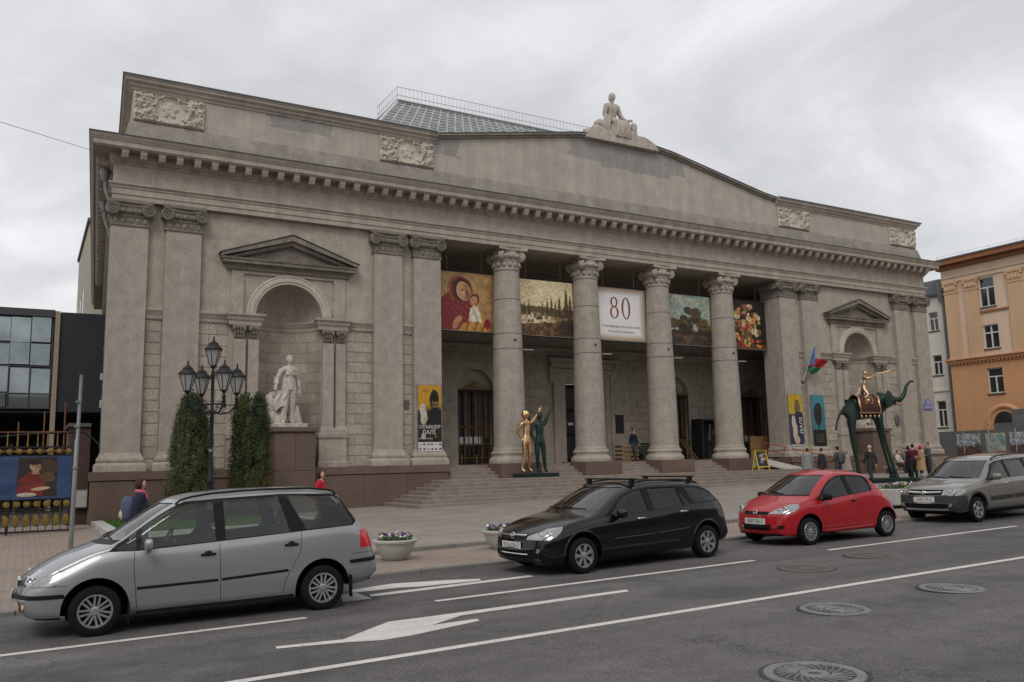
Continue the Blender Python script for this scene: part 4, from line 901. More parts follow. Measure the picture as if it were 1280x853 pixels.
# seated figure on the gable
t = thing('rooftop_statue', 'weathered stone seated figure with drapery on top of the museum gable', 'statue', (-.25, .25, 16.30)); t.scale = (1.16, 1.16, 1.27)
b = MB(); b.prism([(-2.0, -.25), (2.0, -.25), (1.75, .02), (1.25, .22), (-1.35, .22), (-1.85, .06)], 'y', -.45, .55); b.build('base_slab', 'old_marble', t)
H = 2.85
pose = {'pelvis': (0, .05, .18), 'waist': (0, .05, .26), 'chest': (0, .03, .37), 'nb': (0, .02, .47), 'neck': (0, .01, .50), 'hb': (0, 0, .535), 'ht': (0, -.005, .575),
    'rsh': (-.10, .02, .45), 'lsh': (.10, .02, .45), 'rel': (-.155, .02, .30), 'lel': (.160, 0, .30), 'rwr': (-.12, -.10, .21), 'lwr': (.215, -.07, .235), 'rhd': (-.10, -.13, .20), 'lhd': (.245, -.10, .235),
    'rhip': (-.055, .02, .16), 'lhip': (.055, .02, .16), 'rkn': (-.085, -.20, .17), 'lkn': (.085, -.20, .155), 'ran': (-.09, -.19, -.02), 'lan': (.095, -.17, -.03), 'rtoe': (-.10, -.26, -.04), 'ltoe': (.105, -.24, -.05)}
f, J = figure('figure', H, pose, None, 'old_marble', t, 1.18, (0, .25, .30), 0, .15, 0, 'long', 'old_marble')
b = MB()
def skirt(u, v):
    a = math.pi*(-.15+1.3*u)+math.pi; fold = 1+.07*math.sin(16*a)*v; return (.30*math.cos(a)*(1+.75*v)*fold, .02+.40*math.sin(a)*(.7+.6*v)*fold-.12*(1-v), .72-.62*v+.05*math.sin(5*a))
b.grid(skirt, 60, 8)
for i in range(9): x = -.34+.68*i/8; b.tube([(x*.7, -.40, .74), (x*.85, -.52, .55), (x, -.50, .2), (x*1.15, -.46, .03)], [.05, .06, .06, .05], 7)
b.grid(lambda u, v: (-.62+.45*u*(1-.3*v)-.1*v, .1-.25*math.sin(3*u), 1.05-.9*v+.05*math.sin(14*u)), 12, 8); b.build('drapery', 'old_marble', t, 70)
b = MB(); bl_ = MB()
for c, r, sd in (((-.95, .1, .28), (.45, .35, .25), 1), ((-1.35, .1, .15), (.35, .3, .2), 2), ((-.7, .15, .5), (.35, .3, .35), 3), ((.8, .1, .30), (.45, .35, .28), 4), ((1.3, .1, .18), (.45, .3, .2), 5), ((.95, .05, .62), (.16, .2, .32), 6), ((1.6, .1, .05), (.3, .25, .15), 7), ((-1.0, 0, .55), (.18, .16, .14), 8)): rock(b if c[0] > 0 else bl_, c, r, sd, .22)
b.tube([(.55, -.05, .85), (.85, -.02, .60), (1.0, -.05, .90)], [.06, .07, .05], 8); b.build('attributes', 'old_marble', t, 60); bl_.build('attributes', 'old_marble', t, 60)

# two dancers in gold and green on a low plate
t = thing('dancer_sculpture', 'gilded and green bronze pair of slender figures raising arms on a green plate', 'sculpture', (-6.45, -1.05, Z0))
MB().cbox(-.95, .95, -.42, .42, 0, .17, .015).build('plate', 'plate_green', t)
H = 2.74
gp = {'pelvis': (.0, .0, .53), 'chest': (.02, 0, .71), 'rel': (-.15, .05, .66), 'rwr': (-.09, .02, .56), 'rhd': (-.075, 0, .54), 'lsh': (.10, 0, .80), 'lel': (.21, -.01, .90), 'lwr': (.30, -.01, 1.0), 'lhd': (.325, -.01, 1.035), 'rkn': (-.05, -.01, .29), 'ran': (-.09, .03, .075), 'rtoe': (-.075, -.03, .018), 'lkn': (.05, -.03, .30), 'lan': (.06, .02, .075), 'ltoe': (.09, -.035, .018)}
o, J = figure('gilded_figure', H, gp, None, 'gold', t, 1.0, (-.45, 0, .17), .25, .5, -.2, 'curly', 'gold', sub=2, thin=.86); o['label'] = 'gilded figure with an arm raised'
g2 = {'lel': (.14, -.01, .93), 'lwr': (.20, -.01, 1.03), 'lhd': (.215, -.01, 1.07), 'lsh': (.09, 0, .80), 'rel': (-.16, -.02, .66), 'rwr': (-.11, -.03, .55), 'rhd': (-.10, -.035, .52), 'rkn': (-.055, -.02, .29), 'ran': (-.03, .02, .06), 'rtoe': (-.03, -.05, .018), 'lkn': (.06, -.01, .29), 'lan': (.09, .02, .06), 'ltoe': (.10, -.05, .018)}
o, J = figure('green_figure', H*.98, g2, None, 'bronze_green', t, 1.0, (.28, .08, .17), -.2, -.2, -.3, 'short', 'bronze_green', sub=2, thin=.9); o['label'] = 'dark green bronze figure with an arm raised'

# elephant sculpture: an ordinary long legged bronze elephant with a gilded rider
ex, ey = 7.75, -7.45; ez = ground(ex, ey)
t = thing('elephant_sculpture', 'tall green bronze elephant with maroon saddle cloth and gilded rider, trunk raised', 'sculpture', (ex, ey, ez-.02), R(-26))
MB().cbox(-1.75, 1.95, -.62, .62, 0, .22, .02).build('plate', 'plate_green', t)
EJ = {'rump': (-1.0, 0, 3.32, .36, .40), 'mid': (-.45, 0, 3.42, .46, .50), 'shoulder': (.20, 0, 3.42, .42, .46), 'neck': (.58, 0, 3.62, .30, .34), 'head': (.92, 0, 3.80, .27, .31), 'muz': (1.22, 0, 3.72, .17, .19), 't1': (1.48, 0, 3.78, .125, .125), 't2': (1.68, 0, 4.05, .095, .095), 't3': (1.78, 0, 4.38, .075, .075), 't4': (1.98, 0, 4.60, .055, .055), 't5': (2.18, 0, 4.62, .045, .045),
    'tail1': (-1.44, 0, 3.2, .06, .06), 'tail2': (-1.62, 0, 2.85, .04, .04), 'tail3': (-1.72, 0, 2.40, .05, .05)}
EE = [('rump', 'mid'), ('mid', 'shoulder'), ('shoulder', 'neck'), ('neck', 'head'), ('head', 'muz'), ('muz', 't1'), ('t1', 't2'), ('t2', 't3'), ('t3', 't4'), ('t4', 't5'), ('rump', 'tail1'), ('tail1', 'tail2'), ('tail2', 'tail3')]
for q, s_, dx in (('a', -1, 0), ('b', 1, .14)):
    EJ.update({'h'+q: (-1.02+dx, s_*.27, 2.92, .16, .15), 'k'+q: (-1.05+dx*1.5, s_*.30, 1.85, .085, .085), 'f'+q: (-.98+dx*2, s_*.32, .95, .068, .068), 'g'+q: (-.92+dx*2, s_*.32, .34, .105, .105),
        's'+q: (.26+dx, s_*.27, 2.90, .145, .14), 'e'+q: (.42+dx, s_*.30, 1.85, .08, .08), 'w'+q: (.62+dx, s_*.32, .95, .066, .066), 'x'+q: (.78+dx, s_*.32, .34, .105, .105)})
    EE += [('rump', 'h'+q), ('h'+q, 'k'+q), ('k'+q, 'f'+q), ('f'+q, 'g'+q), ('shoulder', 's'+q), ('s'+q, 'e'+q), ('e'+q, 'w'+q), ('w'+q, 'x'+q)]
V, F = skin(EJ, EE, 'mid', 2); b = MB(); b.add(V, F)
for s_ in (-1, 1):
    M = Matrix.Rotation(s_*R(-28), 3, 'Z') @ Matrix.Rotation(R(12), 3, 'Y'); b.ell((.70, s_*.40, 3.78), (.32, .05, .40), 14, 10, M, lambda p: p*(1+.06*math.sin(5*p[0]+4*p[2])))
for q, s_, dx in (('a', -1, 0), ('b', 1, .14)):
    b.lathe([(.12, .20), (.125, .26), (.10, .40)], (-.92+dx*2, s_*.32, 0), 12); b.lathe([(.12, .20), (.125, .26), (.10, .40)], (.78+dx, s_*.32, 0), 12)
b.build('elephant_body', 'bronze_green', t, 80)
b = MB()
for s_ in (-1, 1): b.tube([(1.15, s_*.15, 3.62), (1.35, s_*.19, 3.55), (1.55, s_*.19, 3.66)], [.05, .04, .012], 7)
b.build('tusks', 'gold', t, 60)
mat('maroon_cloth', (.055, .018, .014), .75, .3, 9)
def cl(u, v, off=0.0):
    a = R(-118)+R(236)*v; x = -.80+1.0*u; rr = 1+.0*u; return (x+.02*math.sin(6*a), (.57+off)*math.sin(a), 3.42+(.60+off)*math.cos(a) if abs(a) < R(90) else 3.42-(abs(a)-R(90))*.62)
b = MB(); b.grid(lambda u, v: cl(u, v), 14, 30); cloth = b.build('saddle_cloth', 'maroon_cloth', t, 70)
b = MB()
for u in (.04, .96): b.tube([cl(u, i/30, .015) for i in range(31)], .045, 6)
for v in (.02, .98): b.tube([cl(i/10, v, .02) for i in range(11)], .045, 6)
for s_ in (.24, .76):
    c = Vector(cl(.5, s_, .02)); b.lathe([(.20, 0), (.20, -.03), (.14, -.03), (.14, 0)], c, 18, 'y', cap=False); b.ell(c, (.09, .03, .09), 10, 6)
for i in range(5):
    for v in (.0, 1.0): c = Vector(cl(.1+.2*i, v, .02)); b.ell(c+Vector((0, 0, -.12)), (.05, .05, .08), 8, 6)
b.build('gilt_trim', 'gold', cloth, 60)
rp = {'pelvis': (0, 0, .50), 'waist': (0, -.02, .58), 'chest': (.0, -.05, .69), 'nb': (0, -.07, .79), 'neck': (0, -.08, .82), 'hb': (0, -.09, .85), 'ht': (0, -.10, .89), 'rsh': (-.1, -.06, .77), 'lsh': (.1, -.06, .77), 'rel': (-.13, -.17, .78), 'rwr': (-.05, -.27, .82), 'rhd': (-.03, -.31, .83), 'lel': (.13, -.17, .78), 'lwr': (.05, -.29, .83), 'lhd': (.03, -.33, .845),
    'rhip': (-.06, .0, .48), 'lhip': (.06, 0, .48), 'rkn': (-.17, -.06, .33), 'ran': (-.19, .12, .22), 'rtoe': (-.20, .19, .19), 'lkn': (.17, -.06, .33), 'lan': (.19, .1, .20), 'ltoe': (.20, .16, .17)}
rd, J = figure('rider', 1.75, rp, None, 'gold', t, .82, (-.28, 0, 3.42), R(90), 0, 0, 'short', 'gold')
MB().tube([(.22, -.02, 4.92), (1.05, -.02, 5.12), (1.10, -.02, 5.13)], [.018, .03, .06], 8).build('horn', 'gold', t, 60)

# ================================================================ banners and posters
mat('cord', (.25, .25, .24), .8, 0); mat('backing', (.03, .03, .03), .9, 0)
mat('digit_red', srgb(120, 45, 30), .7, 0); mat('grey_ink', srgb(120, 112, 108), .7, 0); mat('ink_white', srgb(225, 220, 210), .7, 0); mat('ink_dark', (.02, .02, .02), .7, 0)
def p_icon(u, v):
    n = vnoise(u, v, 9, 2); n5 = vnoise(u, v, 22, 31, 3); u0, v0 = u, v; u, v = wob(u, v, .012); k = Ink(u, v, np.stack([.64+.22*(n-.5), .50+.22*(n-.5), .31+.18*(n-.5)], -1)); k.box(0, .05, 0, 1, (.40, .27, .15), .5); k.box(.95, 1, 0, 1, (.40, .27, .15), .5)
    k.mix(((np.abs(np.hypot((u-.46)/.8, (v-.66))-.33) < .008)).astype(float), (.45, .30, .14), .6)
    red, dk, lt = (.47, .14, .15), (.27, .07, .09), (.62, .25, .23)
    k.poly([(.0, .0), (.0, .40), (.10, .56), (.24, .66), (.56, .62), (.70, .34), (.72, 0)], red); k.ell(.43, .70, .21, .25, red, 1, .06, .25); k.ell(.45, .69, .165, .205, dk, 1, .06, .25); k.ell(.475, .675, .125, .165, (.74, .63, .45), 1, .06, .25); k.ell(.485, .665, .105, .15, (.66, .46, .32), 1, .12, .25); k.ell(.455, .70, .06, .10, (.78, .60, .44), .8, .7, .25); k.ell(.545, .62, .035, .11, (.44, .27, .18), .7, .9, .25)
    for cx, cy, rx, ry in ((.455, .695, .022, .008), (.535, .672, .020, .008)): k.ell(cx, cy+.022, rx*1.2, .005, (.28, .16, .10), .8, .6, .2); k.ell(cx, cy, rx, ry, (.10, .06, .05), .95, .5, .2)
    k.ell(.507, .640, .009, .045, (.50, .31, .20), .8, .7, .25); k.ell(.520, .575, .024, .008, (.50, .18, .15), .9, .5, .2)
    for q in range(9): a = .10+.06*q; k.mix((np.abs(v-(.62-.9*(u-.04-.045*q)-.5*(u-.05*q)**2)) < .007)*(u < .62)*(v < .58)*(k.c[..., 0] > .42)*(k.c[..., 1] < .2), dk if q % 2 else lt, .75)
    k.mix((np.abs(np.hypot((u-.43)/.21, (v-.70)/.25)-.93) < .02)*(v > .52), (.76, .58, .25), .8)
    k.ell(.665, .545, .085, .10, (.30, .18, .11), 1, .1, -.3); k.ell(.65, .52, .068, .085, (.68, .48, .33), 1, .12, -.3); k.ell(.635, .535, .012, .006, (.10, .06, .05), .9, .5); k.ell(.685, .525, .011, .006, (.10, .06, .05), .9, .5); k.ell(.655, .475, .016, .006, (.5, .2, .16), .9, .5)
    k.poly([(.56, .20), (.58, .38), (.64, .44), (.72, .42), (.80, .30), (.82, .16), (.70, .08), (.56, .10)], (.84, .80, .72)); k.mix(((np.abs(np.sin(26*u+10*v)) > .93) & (k.c[..., 2] > .65)).astype(float), (.60, .55, .50), .7); k.poly([(.72, .40), (.82, .30), (.86, .12), (.80, .10), (.76, .26)], (.70, .52, .24))
    k.poly([(.38, .0), (.46, .13), (.62, .17), (.84, .14), (.92, .05), (.92, 0)], (.70, .50, .20)); k.mix(((np.abs(np.sin(22*u-9*v)) > .9) & (v < .17) & (u > .40)).astype(float), (.42, .27, .10), .7); k.ell(.88, .13, .06, .09, (.50, .10, .12)); k.ell(.36, .16, .05, .10, (.70, .50, .36), 1, .1, -.5); k.ell(.33, .08, .05, .07, (.66, .46, .32), 1, .1, -.4)
    for q in range(4): k.ell(.395+.014*q, .235-.012*q, .008, .035, (.72, .52, .38), 1, .2, -.5)
    k.c = k.c*(.86+.28*n5[..., None]); return np.clip(k.grain(26, .12, 4).c, 0, 1)
def p_land(u, v):
    n = vnoise(u*1.3, v*2, 3, 9, 4); k = Ink(u, v, np.stack([.74+.16*v+.05*(n-.5), .68+.15*v+.05*(n-.5), .53+.13*v+.04*(n-.5)], -1)); far = .50+.05*vnoise(u*7, 0*v, 4, 3, 4)+.02*vnoise(u*40, 0*v, 6, 8, 2)-.04*u
    k.mix(((v < far) & (v > .36)).astype(float), (.36, .30, .19)); k.mix((v < .42).astype(float), (.47, .38, .24)); lake = np.clip((.15-np.hypot((u-.36)*.42, (v-.27)*1.05))/.03, 0, 1); k.mix(lake, (.84, .78, .64)); k.mix(lake*(vnoise(u*10, v*1.5, 4, 6, 3) > .55)*(v > .30), (.42, .34, .21), .7)
    for cx, h, w in ((.08, .64, .03), (.15, .60, .03), (.23, .66, .03), (.46, .62, .03), (.55, .70, .035), (.62, .74, .035), (.69, .66, .035), (.76, .76, .04), (.88, .90, .06), (.95, .78, .05)):
        t = np.clip((h-v)/(h-.36), 0, 1); m = (np.abs(u-cx) < w*(t**.8)*(.35+1.1*vnoise(u*7+cx, v*7, 9, 3))) & (v > .36) & (v < h); k.mix(m.astype(float), (.27, .22, .13), .92)
    k.mix((v < .17+.14*u**2+.06*vnoise(u*4, v*4, 4, 9)).astype(float), (.30, .20, .11), .9); nn = vnoise(u, v, 16, 41, 4); k.mix(((nn > .56) & (v < .40) & (u > .30+.5*(.4-v))).astype(float), (.22, .15, .09), .8); k.mix(((nn < .42) & (v < .30)).astype(float), (.58, .44, .28), .5); k.ell(.88, .16, .16, .12, (.16, .11, .07), .7, .7); k.ell(.22, .25, .014, .03, (.08, .06, .05)); k.ell(.29, .26, .014, .035, (.08, .06, .05)); return np.clip(k.grain(34, .22, 5).c, 0, 1)
def p_eighty(u, v):
    d = np.minimum(np.minimum(u, 1-u), np.minimum(v, 1-v)); e = np.clip(d/.13, 0, 1); w = np.array([.90, .89, .88]); br = np.array([.62, .52, .43]); k = Ink(u, v, br+(w-br)*e[..., None]); return k.c
def p_trees(u, v):
    n = vnoise(u, v, 3.5, 12, 5); k = Ink(u, v, np.stack([.48+.22*(1-v)+.1*(n-.5), .60+.08*(1-v)+.1*(n-.5), .58+0*u+.06*(n-.5)], -1)); k.mix(np.clip((n-.50)*5, 0, 1)*(v > .3), (.76, .72, .60), .7)
    f = vnoise(u, v, 9, 4, 4); g = np.random.default_rng(8)
    for i in range(60):
        cx = .30+.68*g.random(); top = .35+.42*math.exp(-((cx-.62)/.22)**2); cy = .22+(top-.22)*g.random(); c = [(.22, .18, .11), (.30, .24, .13), (.40, .32, .17), (.16, .13, .09)][g.integers(4)]; rr = .05+.05*g.random(); d = np.sqrt(((u-cx)/rr)**2+((v-cy)/(rr*.9))**2); k.mix(((d < .6+.8*f)).astype(float), c, .9)
    k.mix((v < .26+.05*f).astype(float), (.20, .14, .09), .95); k.mix(((v < .2) & (f > .5)).astype(float), (.42, .31, .18), .6); k.ell(.18, .42, .16, .10, (.30, .24, .14), .9); k.mix(((np.abs(u-.62-.01*np.sin(9*v)) < .010) & (v < .6) & (v > .15)).astype(float), (.34, .26, .16), .8)
    return np.clip(k.grain(30, .3, 3).c, 0, 1)
def p_flowers(u, v):
    k = Ink(u, v, np.stack([.13+0*u, .09+0*u, .07+0*u], -1)); g = np.random.default_rng(5)
    for i in range(110):
        a = g.random()*6.28; q = g.random()**.6; cx = .50+.36*q*math.cos(a); cy = .52+.40*q*math.sin(a); col = [(.86, .80, .66), (.72, .18, .16), (.85, .55, .25), (.78, .62, .50), (.55, .40, .22), (.82, .72, .35), (.30, .28, .14)][g.integers(7)]; r = .025+.035*g.random(); k.ell(cx, cy, r*1.2, r, col, .95, .3); k.ell(cx+.01, cy-.008, r*.5, r*.45, tuple(c*.6 for c in col), .8, .4)
    k.ell(.5, .20, .14, .16, (.42, .30, .20)); k.mix((v < .10).astype(float), (.36, .22, .12), .9)
    for i in range(26): k.ell(.15+.75*g.random(), .04+.16*g.random(), .035, .03, [(.80, .50, .22), (.62, .14, .12), (.75, .66, .35)][g.integers(3)], .95, .3)
    return np.clip(k.grain(24, .35, 2).c, 0, 1)
bays = [(-8.78, 2.95, p_icon, 'portico banner with a painted red cloaked woman holding a child'), (-4.50, 3.28, p_land, 'portico banner with a sepia painted lake and forest'), (0.02, 3.28, p_eighty, 'white portico banner with a large brown number 80'), (4.50, 3.28, p_trees, 'portico banner with painted trees under a pale blue sky'), (8.80, 2.90, p_flowers, 'dark portico banner with a painted flower bouquet')]
for x, w, fn, lab in bays:
    t = thing('banner', lab, 'banner', (x, .98, 6.03), 0, None); w2 = w
    painted('print', w, 2.70, 150, 124, fn, t, (0, 0, 0), 0, .95, .06); MB().box(-w/2, w/2, .03, .05, 0, 2.7).build('backing', 'backing', t)
    b = MB()
    for z in (-.05, 2.78): b.tube([(-w/2-.08, .05, z), (w/2+.08, .05, z)], .025, 6)
    for s_ in (-1, 1): b.tube([(s_*(w/2+.07), .05, -.05), (s_*(w/2+.07), .05, 2.78)], .025, 6)
    b.build('pipe_frame', 'iron', t, 40); b = MB()
    for i in range(13): z = .1+2.5*i/12; b.tube([(w/2-.02, -.01, z), (w/2+.07, .04, z)], .008, 4); b.tube([(-w/2+.02, -.01, z), (-w/2-.07, .04, z)], .008, 4)
    for i in range(13): xx = -w/2+.1+(w-.2)*i/12; b.tube([(xx, -.01, .02), (xx, .04, -.05)], .008, 4); b.tube([(xx, -.01, 2.68), (xx, .04, 2.78)], .008, 4)
    b.tube([(-w/2-.05, -.03, -.02), (w/2+.05, -.03, -.03)], .012, 5)
    for xx in (-w*.3, w*.3): b.tube([(xx, .05, 2.78), (xx, .05, 3.9)], .01, 4)
    stuff(b.build('lacing', 'cord', t))
    if fn is p_eighty:
        def ring_digit(cx, cz, rx, rz, tx, tz):
            q = MB(); N = 40
            q.grid(lambda a, r: ((cx+(rx-tx*r)*math.cos(2*math.pi*a)), -.006, cz+(rz-tz*r)*math.sin(2*math.pi*a)), N, 1); return q
        b = MB()
        for cx, cz, rx, rz, tx, tz in ((-.34, 1.97, .22, .255, .085, .035), (-.34, 1.44, .27, .31, .10, .04), (.40, 1.68, .27, .565, .10, .04)):
            q = ring_digit(cx-.02, cz, rx, rz, tx, tz); b.add(q.v, q.f)
        b.v = [(p[0], -.022, p[2]) for p in b.v]; b.build('digits', 'digit_red', t)
        text('Нацыянальны мастацкі музей', .165, 'caption', 'grey_ink', t, (.05, -.022, .72), ext=0, sx=1.0); text('Рэспублікі Беларусь', .165, 'caption', 'grey_ink', t, (.05, -.022, .46), ext=0)
def p_poster(u, v):
    u0, v0 = u, v; u, v = wob(u, v, .015)
    k = Ink(u, v, np.stack([.80+0*u, .60+0*u, .16+0*u], -1)); k.mix((v < .62).astype(float), (.07, .06, .06)); k.mix(np.clip((.72-v)/.1, 0, 1)*(vnoise(u, v, 6, 3) > .45), (.20, .15, .08), .6)
    k.ell(.70, .78, .20, .15, (.06, .05, .05)); k.ell(.72, .74, .13, .09, (.62, .48, .30), .9); k.ell(.74, .79, .16, .05, (.04, .04, .04)); k.ell(.70, .70, .10, .012, (.05, .04, .03)); k.poly([(.42, .40), (.52, .64), (.92, .66), (1, .40)], (.05, .05, .05))
    k.ell(.20, .62, .13, .10, (.80, .76, .70)); k.ell(.24, .52, .15, .10, (.80, .76, .70), rot=.5); k.ell(.30, .46, .12, .05, (.74, .70, .64), rot=.5)
    k.ell(.68, .755, .02, .006, (.05, .04, .03), .9, .5); k.ell(.77, .755, .02, .006, (.05, .04, .03), .9, .5); k.ell(.66, .72, .05, .05, (.42, .30, .18), .6, .9); k.u, k.v = u0, v0; k.mix((v0 < .14).astype(float), (.86, .86, .85)); g = np.random.default_rng(3)
    for i in range(12): k.ell(.08+.84*(i % 6)/5+.03*g.random(), .035+.07*(i//6), .055, .017, [(.75, .2, .2), (.2, .35, .6), (.8, .65, .2), (.35, .35, .38)][i % 4], .9)
    k.ell(.22, .22, .10, .035, (.80, .80, .80), .9); k.ell(.75, .23, .06, .03, (.45, .38, .12), .9); return np.clip(k.grain(30, .15, 6).c, 0, 1)
def p_foot(u, v):
    k = Ink(u, v, np.stack([.78+0*u, .64+0*u, .14+0*u], -1)); k.mix((v < .62).astype(float), (.16, .20, .28)); k.ell(.62, .74, .20, .17, (.45, .40, .25)); k.poly([(.40, .42), (.45, .66), (.95, .66), (1, .35)], (.14, .16, .22)); k.ell(.30, .46, .14, .14, (.82, .74, .66)); k.ell(.38, .28, .17, .20, (.82, .74, .66)); k.ell(.50, .12, .18, .08, (.80, .70, .62)); k.mix((v < .04).astype(float), (.7, .7, .7)); return np.clip(k.grain(20, .2, 6).c, 0, 1)
def p_teal(u, v):
    k = Ink(u, v, np.stack([.18+.1*v, .42+.12*v, .47+.12*v], -1)); k.ell(.45, .62, .30, .22, (.10, .12, .10)); k.ell(.55, .75, .2, .1, (.12, .16, .12)); k.box(.42, .5, .2, .6, (.08, .07, .06)); k.mix((v < .32).astype(float), (.05, .05, .05)); k.mix(((v < .26) & (v > .05) & (np.sin(v*170) > .2) & (np.abs(u-.5) < .32)).astype(float), (.6, .55, .45), .5); return np.clip(k.grain(18, .3, 2).c, 0, 1)
for x, w, z0, z1, fn, lab in ((-11.08, 1.08, .57, 3.38, p_poster, 'tall yellow and black exhibition poster on the pilaster beside the steps'), (11.08, 1.08, .57, 3.43, p_foot, 'tall yellow and blue poster with a pale foot shape on the far pilaster'), (12.90, 1.04, .57, 3.43, p_teal, 'tall teal poster with a dark tree, on the pilaster beside the foot poster')):
    t = thing('poster', lab, 'poster', (x, -.075, z0)); h = z1-z0; painted('print', w, h, 90, 220, fn, t, (0, -.006, 0), 0, .8)
    MB().cbox(-w/2-.02, w/2+.02, 0, .06, -.02, h+.02, .01).build('panel', 'zinc', t)
    if fn is p_poster:
        text('САЛЬВАДОР', .19, 'lettering', 'ink_white', t, (0, -.010, .365*h), ext=0, sx=.82); text('ДАЛІ', .25, 'lettering', 'ink_white', t, (-.05, -.010, .285*h), ext=0, sx=.95); text('МАСТАЦКІ МУЗЕЙ', .07, 'lettering', 'ink_white', t, (-.2, -.010, .19*h), ext=0); text('2019', .12, 'lettering', 'ink_dark', t, (-.2, -.010, .91*h), ext=0)
    if fn is p_foot: text('ДАЛІ', .30, 'lettering', 'ink_white', t, (.36, -.010, 1.15), (R(90), R(-90), 0), 0, sx=1.2)

# flags on one bracket
t = thing('wall_flag', 'red and green flag and a blue flag on angled poles on the pilaster', 'flag', (11.85, -.02, 4.15))
MB().lathe([(.10, 0), (.10, -.05)], n=12, axis='y').build('bracket', 'iron', t)
b = MB(); b.tube([(0, -.03, 0), (.15, -.85, 1.98)], .02, 6); b.build('pole', 'white_paint', t, 40)
mat('flag_blue', (.10, .22, .50), .8, .15, 4); mat('flag_red', (.33, .015, .022), .8, .15, 4); mat('flag_green', (.02, .13, .05), .8, .15, 4)
q0 = Vector((.15, -.85, 1.95)); q1 = Vector((.06, -.38, .95))
b = MB(); b.grid(lambda u, v: tuple(q0.lerp(q1, v)+Vector((.75*u*(1-.0*v)+.05*math.sin(6*u), .06*math.sin(9*u+3*v), -.55*u-.0*v+.08*math.sin(5*u)))*(v*.55+.12)), 12, 8); b.build('blue_cloth', 'flag_blue', t, 70)
b = MB(); b.mi = 0
p0 = Vector((.10, -.55, 1.25)); p1 = Vector((.03, -.20, .50))
for lo, hi, mi in ((0, .55, 0), (.55, 1, 1)):
    b.mi = mi; b.grid(lambda u, v: tuple(p0.lerp(p1, lo+(hi-lo)*v)+Vector((1.35*u*(1-.55*(lo+(hi-lo)*v)), -.25*u+.07*math.sin(8*u+2*v), -.02*u+.05*math.sin(6*u)))), 14, 5)
b.build('striped_cloth', ['flag_red', 'flag_green'], t, 70)
# house number plate
t = thing('number_plate', 'small blue and white house number plate on the last pilaster', 'sign', (22.9, -.05, 2.75)); mat('plate_blue', (.18, .20, .42), .5, .1, 5)
MB().cbox(-.45, .45, -.03, 0, 0, .34, .01).build('plate', 'plate_blue', t); b = MB(); b.lathe([(.26, 0), (.26, -.026)], (0, .001, .42), 20, 'y'); b.build('badge', 'plate_blue', t); text('20', .24, 'lettering', 'ink_white', t, (0, -.036, .44), ext=0); text('вул. Леніна', .13, 'lettering', 'ink_white', t, (0, -.036, .15), ext=0)
t = MB().lathe([(.20, 0), (.22, -.03), (.16, -.06), (.001, -.06)], (0, 0, 0), 16, 'y').build('wall_shield', 'plaque_stone', None, 40, True, (20.1, .17, 2.1)); t.scale = (1, 1, 1.6); tag(t, 'small dark oval shield on the wall beside the far niche', 'plaque')

# ---------------------------------------------------------------- things on the steps
mat('yellow_frame', (.62, .46, .03), .5, .1, 6)
t = thing('sandwich_board', 'yellow folding sandwich board sign standing on the steps', 'sign', (6.95, -1.25, Z0), R(-8))
for s_ in (-1, 1):
    M = Matrix.Rotation(s_*R(-14), 4, 'X'); b = MB(); y = s_*.26; L = 1.02
    P = lambda x, q: (x, y*(1-q/L), q*.97)
    for x in (-.33, .33): b.tube([P(x, 0), P(x, L)], .03, 5)
    for q in (.16, L): b.tube([P(-.33, q), P(.33, q)], .03, 5)
    b.build('frame', 'yellow_frame', t, 30)
    b = MB(); b.add([P(-.30, .2), P(.30, .2), P(.30, .95), P(-.30, .95)], [(0, 1, 2, 3)]); b.build('panel', 'backing' if s_ < 0 else 'white_paint', t)
def p_menu(u, v):
    k = Ink(u, v, np.stack([.14+0*u]*3, -1)); g = np.random.default_rng(4)
    for i in range(9): k.ell(.2+.6*g.random(), .1+.8*g.random(), .12+.1*g.random(), .05+.05*g.random(), [(.8, .78, .74), (.5, .55, .6), (.7, .5, .4)][i % 3], .85)
    return k.c
pp = painted('print', .58, .74, 40, 50, p_menu, t, (0, -.26*(1-.2/1.02)-.008, .195)); pp.rotation_euler = (math.atan2(-.26*.75/1.02, .75*.97), 0, 0)
t = thing('timber_stack', 'low stack of wooden pallets boards against the portico wall', 'pallet', (2.0, 3.5, FL))
for i in range(4):
    MB().cbox(-.55, .55, -.35, -.32, .08+.22*i, .20+.22*i, .005).build('plank', 'wood', t); 
    for s_ in (-.48, 0, .48): MB().cbox(s_-.05, s_+.05, -.31, .3, .07+.22*i, .19+.22*i, .004).build('block', 'wood_dark', t)
t = thing('leaning_planks', 'wooden planks leaning beside the dark display case', 'plank', (6.9, 3.9, FL))
for k in range(2): MB().tube([(k*.22-.2, -.5, 0), (k*.22-.5, .45, 1.25)], .04, 4).build('plank', 'wood_dark', t)
t = thing('display_case', 'dark glazed display case with a pale photo print in the portico', 'display', (8.15, 3.6, FL))
b = MB(); 
for s_ in (-1, 1): b.cbox(s_*1.0-.05, s_*1.0+.05, -.45, .45, 0, 2.2, .01)
b.box(-1.0, 1.0, .35, .45, 0, 2.2); b.box(-1.05, 1.05, -.45, .45, 2.2, 2.3); b.box(-1, 1, -.42, .4, 0, .06); b.build('case', 'door_leaf', t)
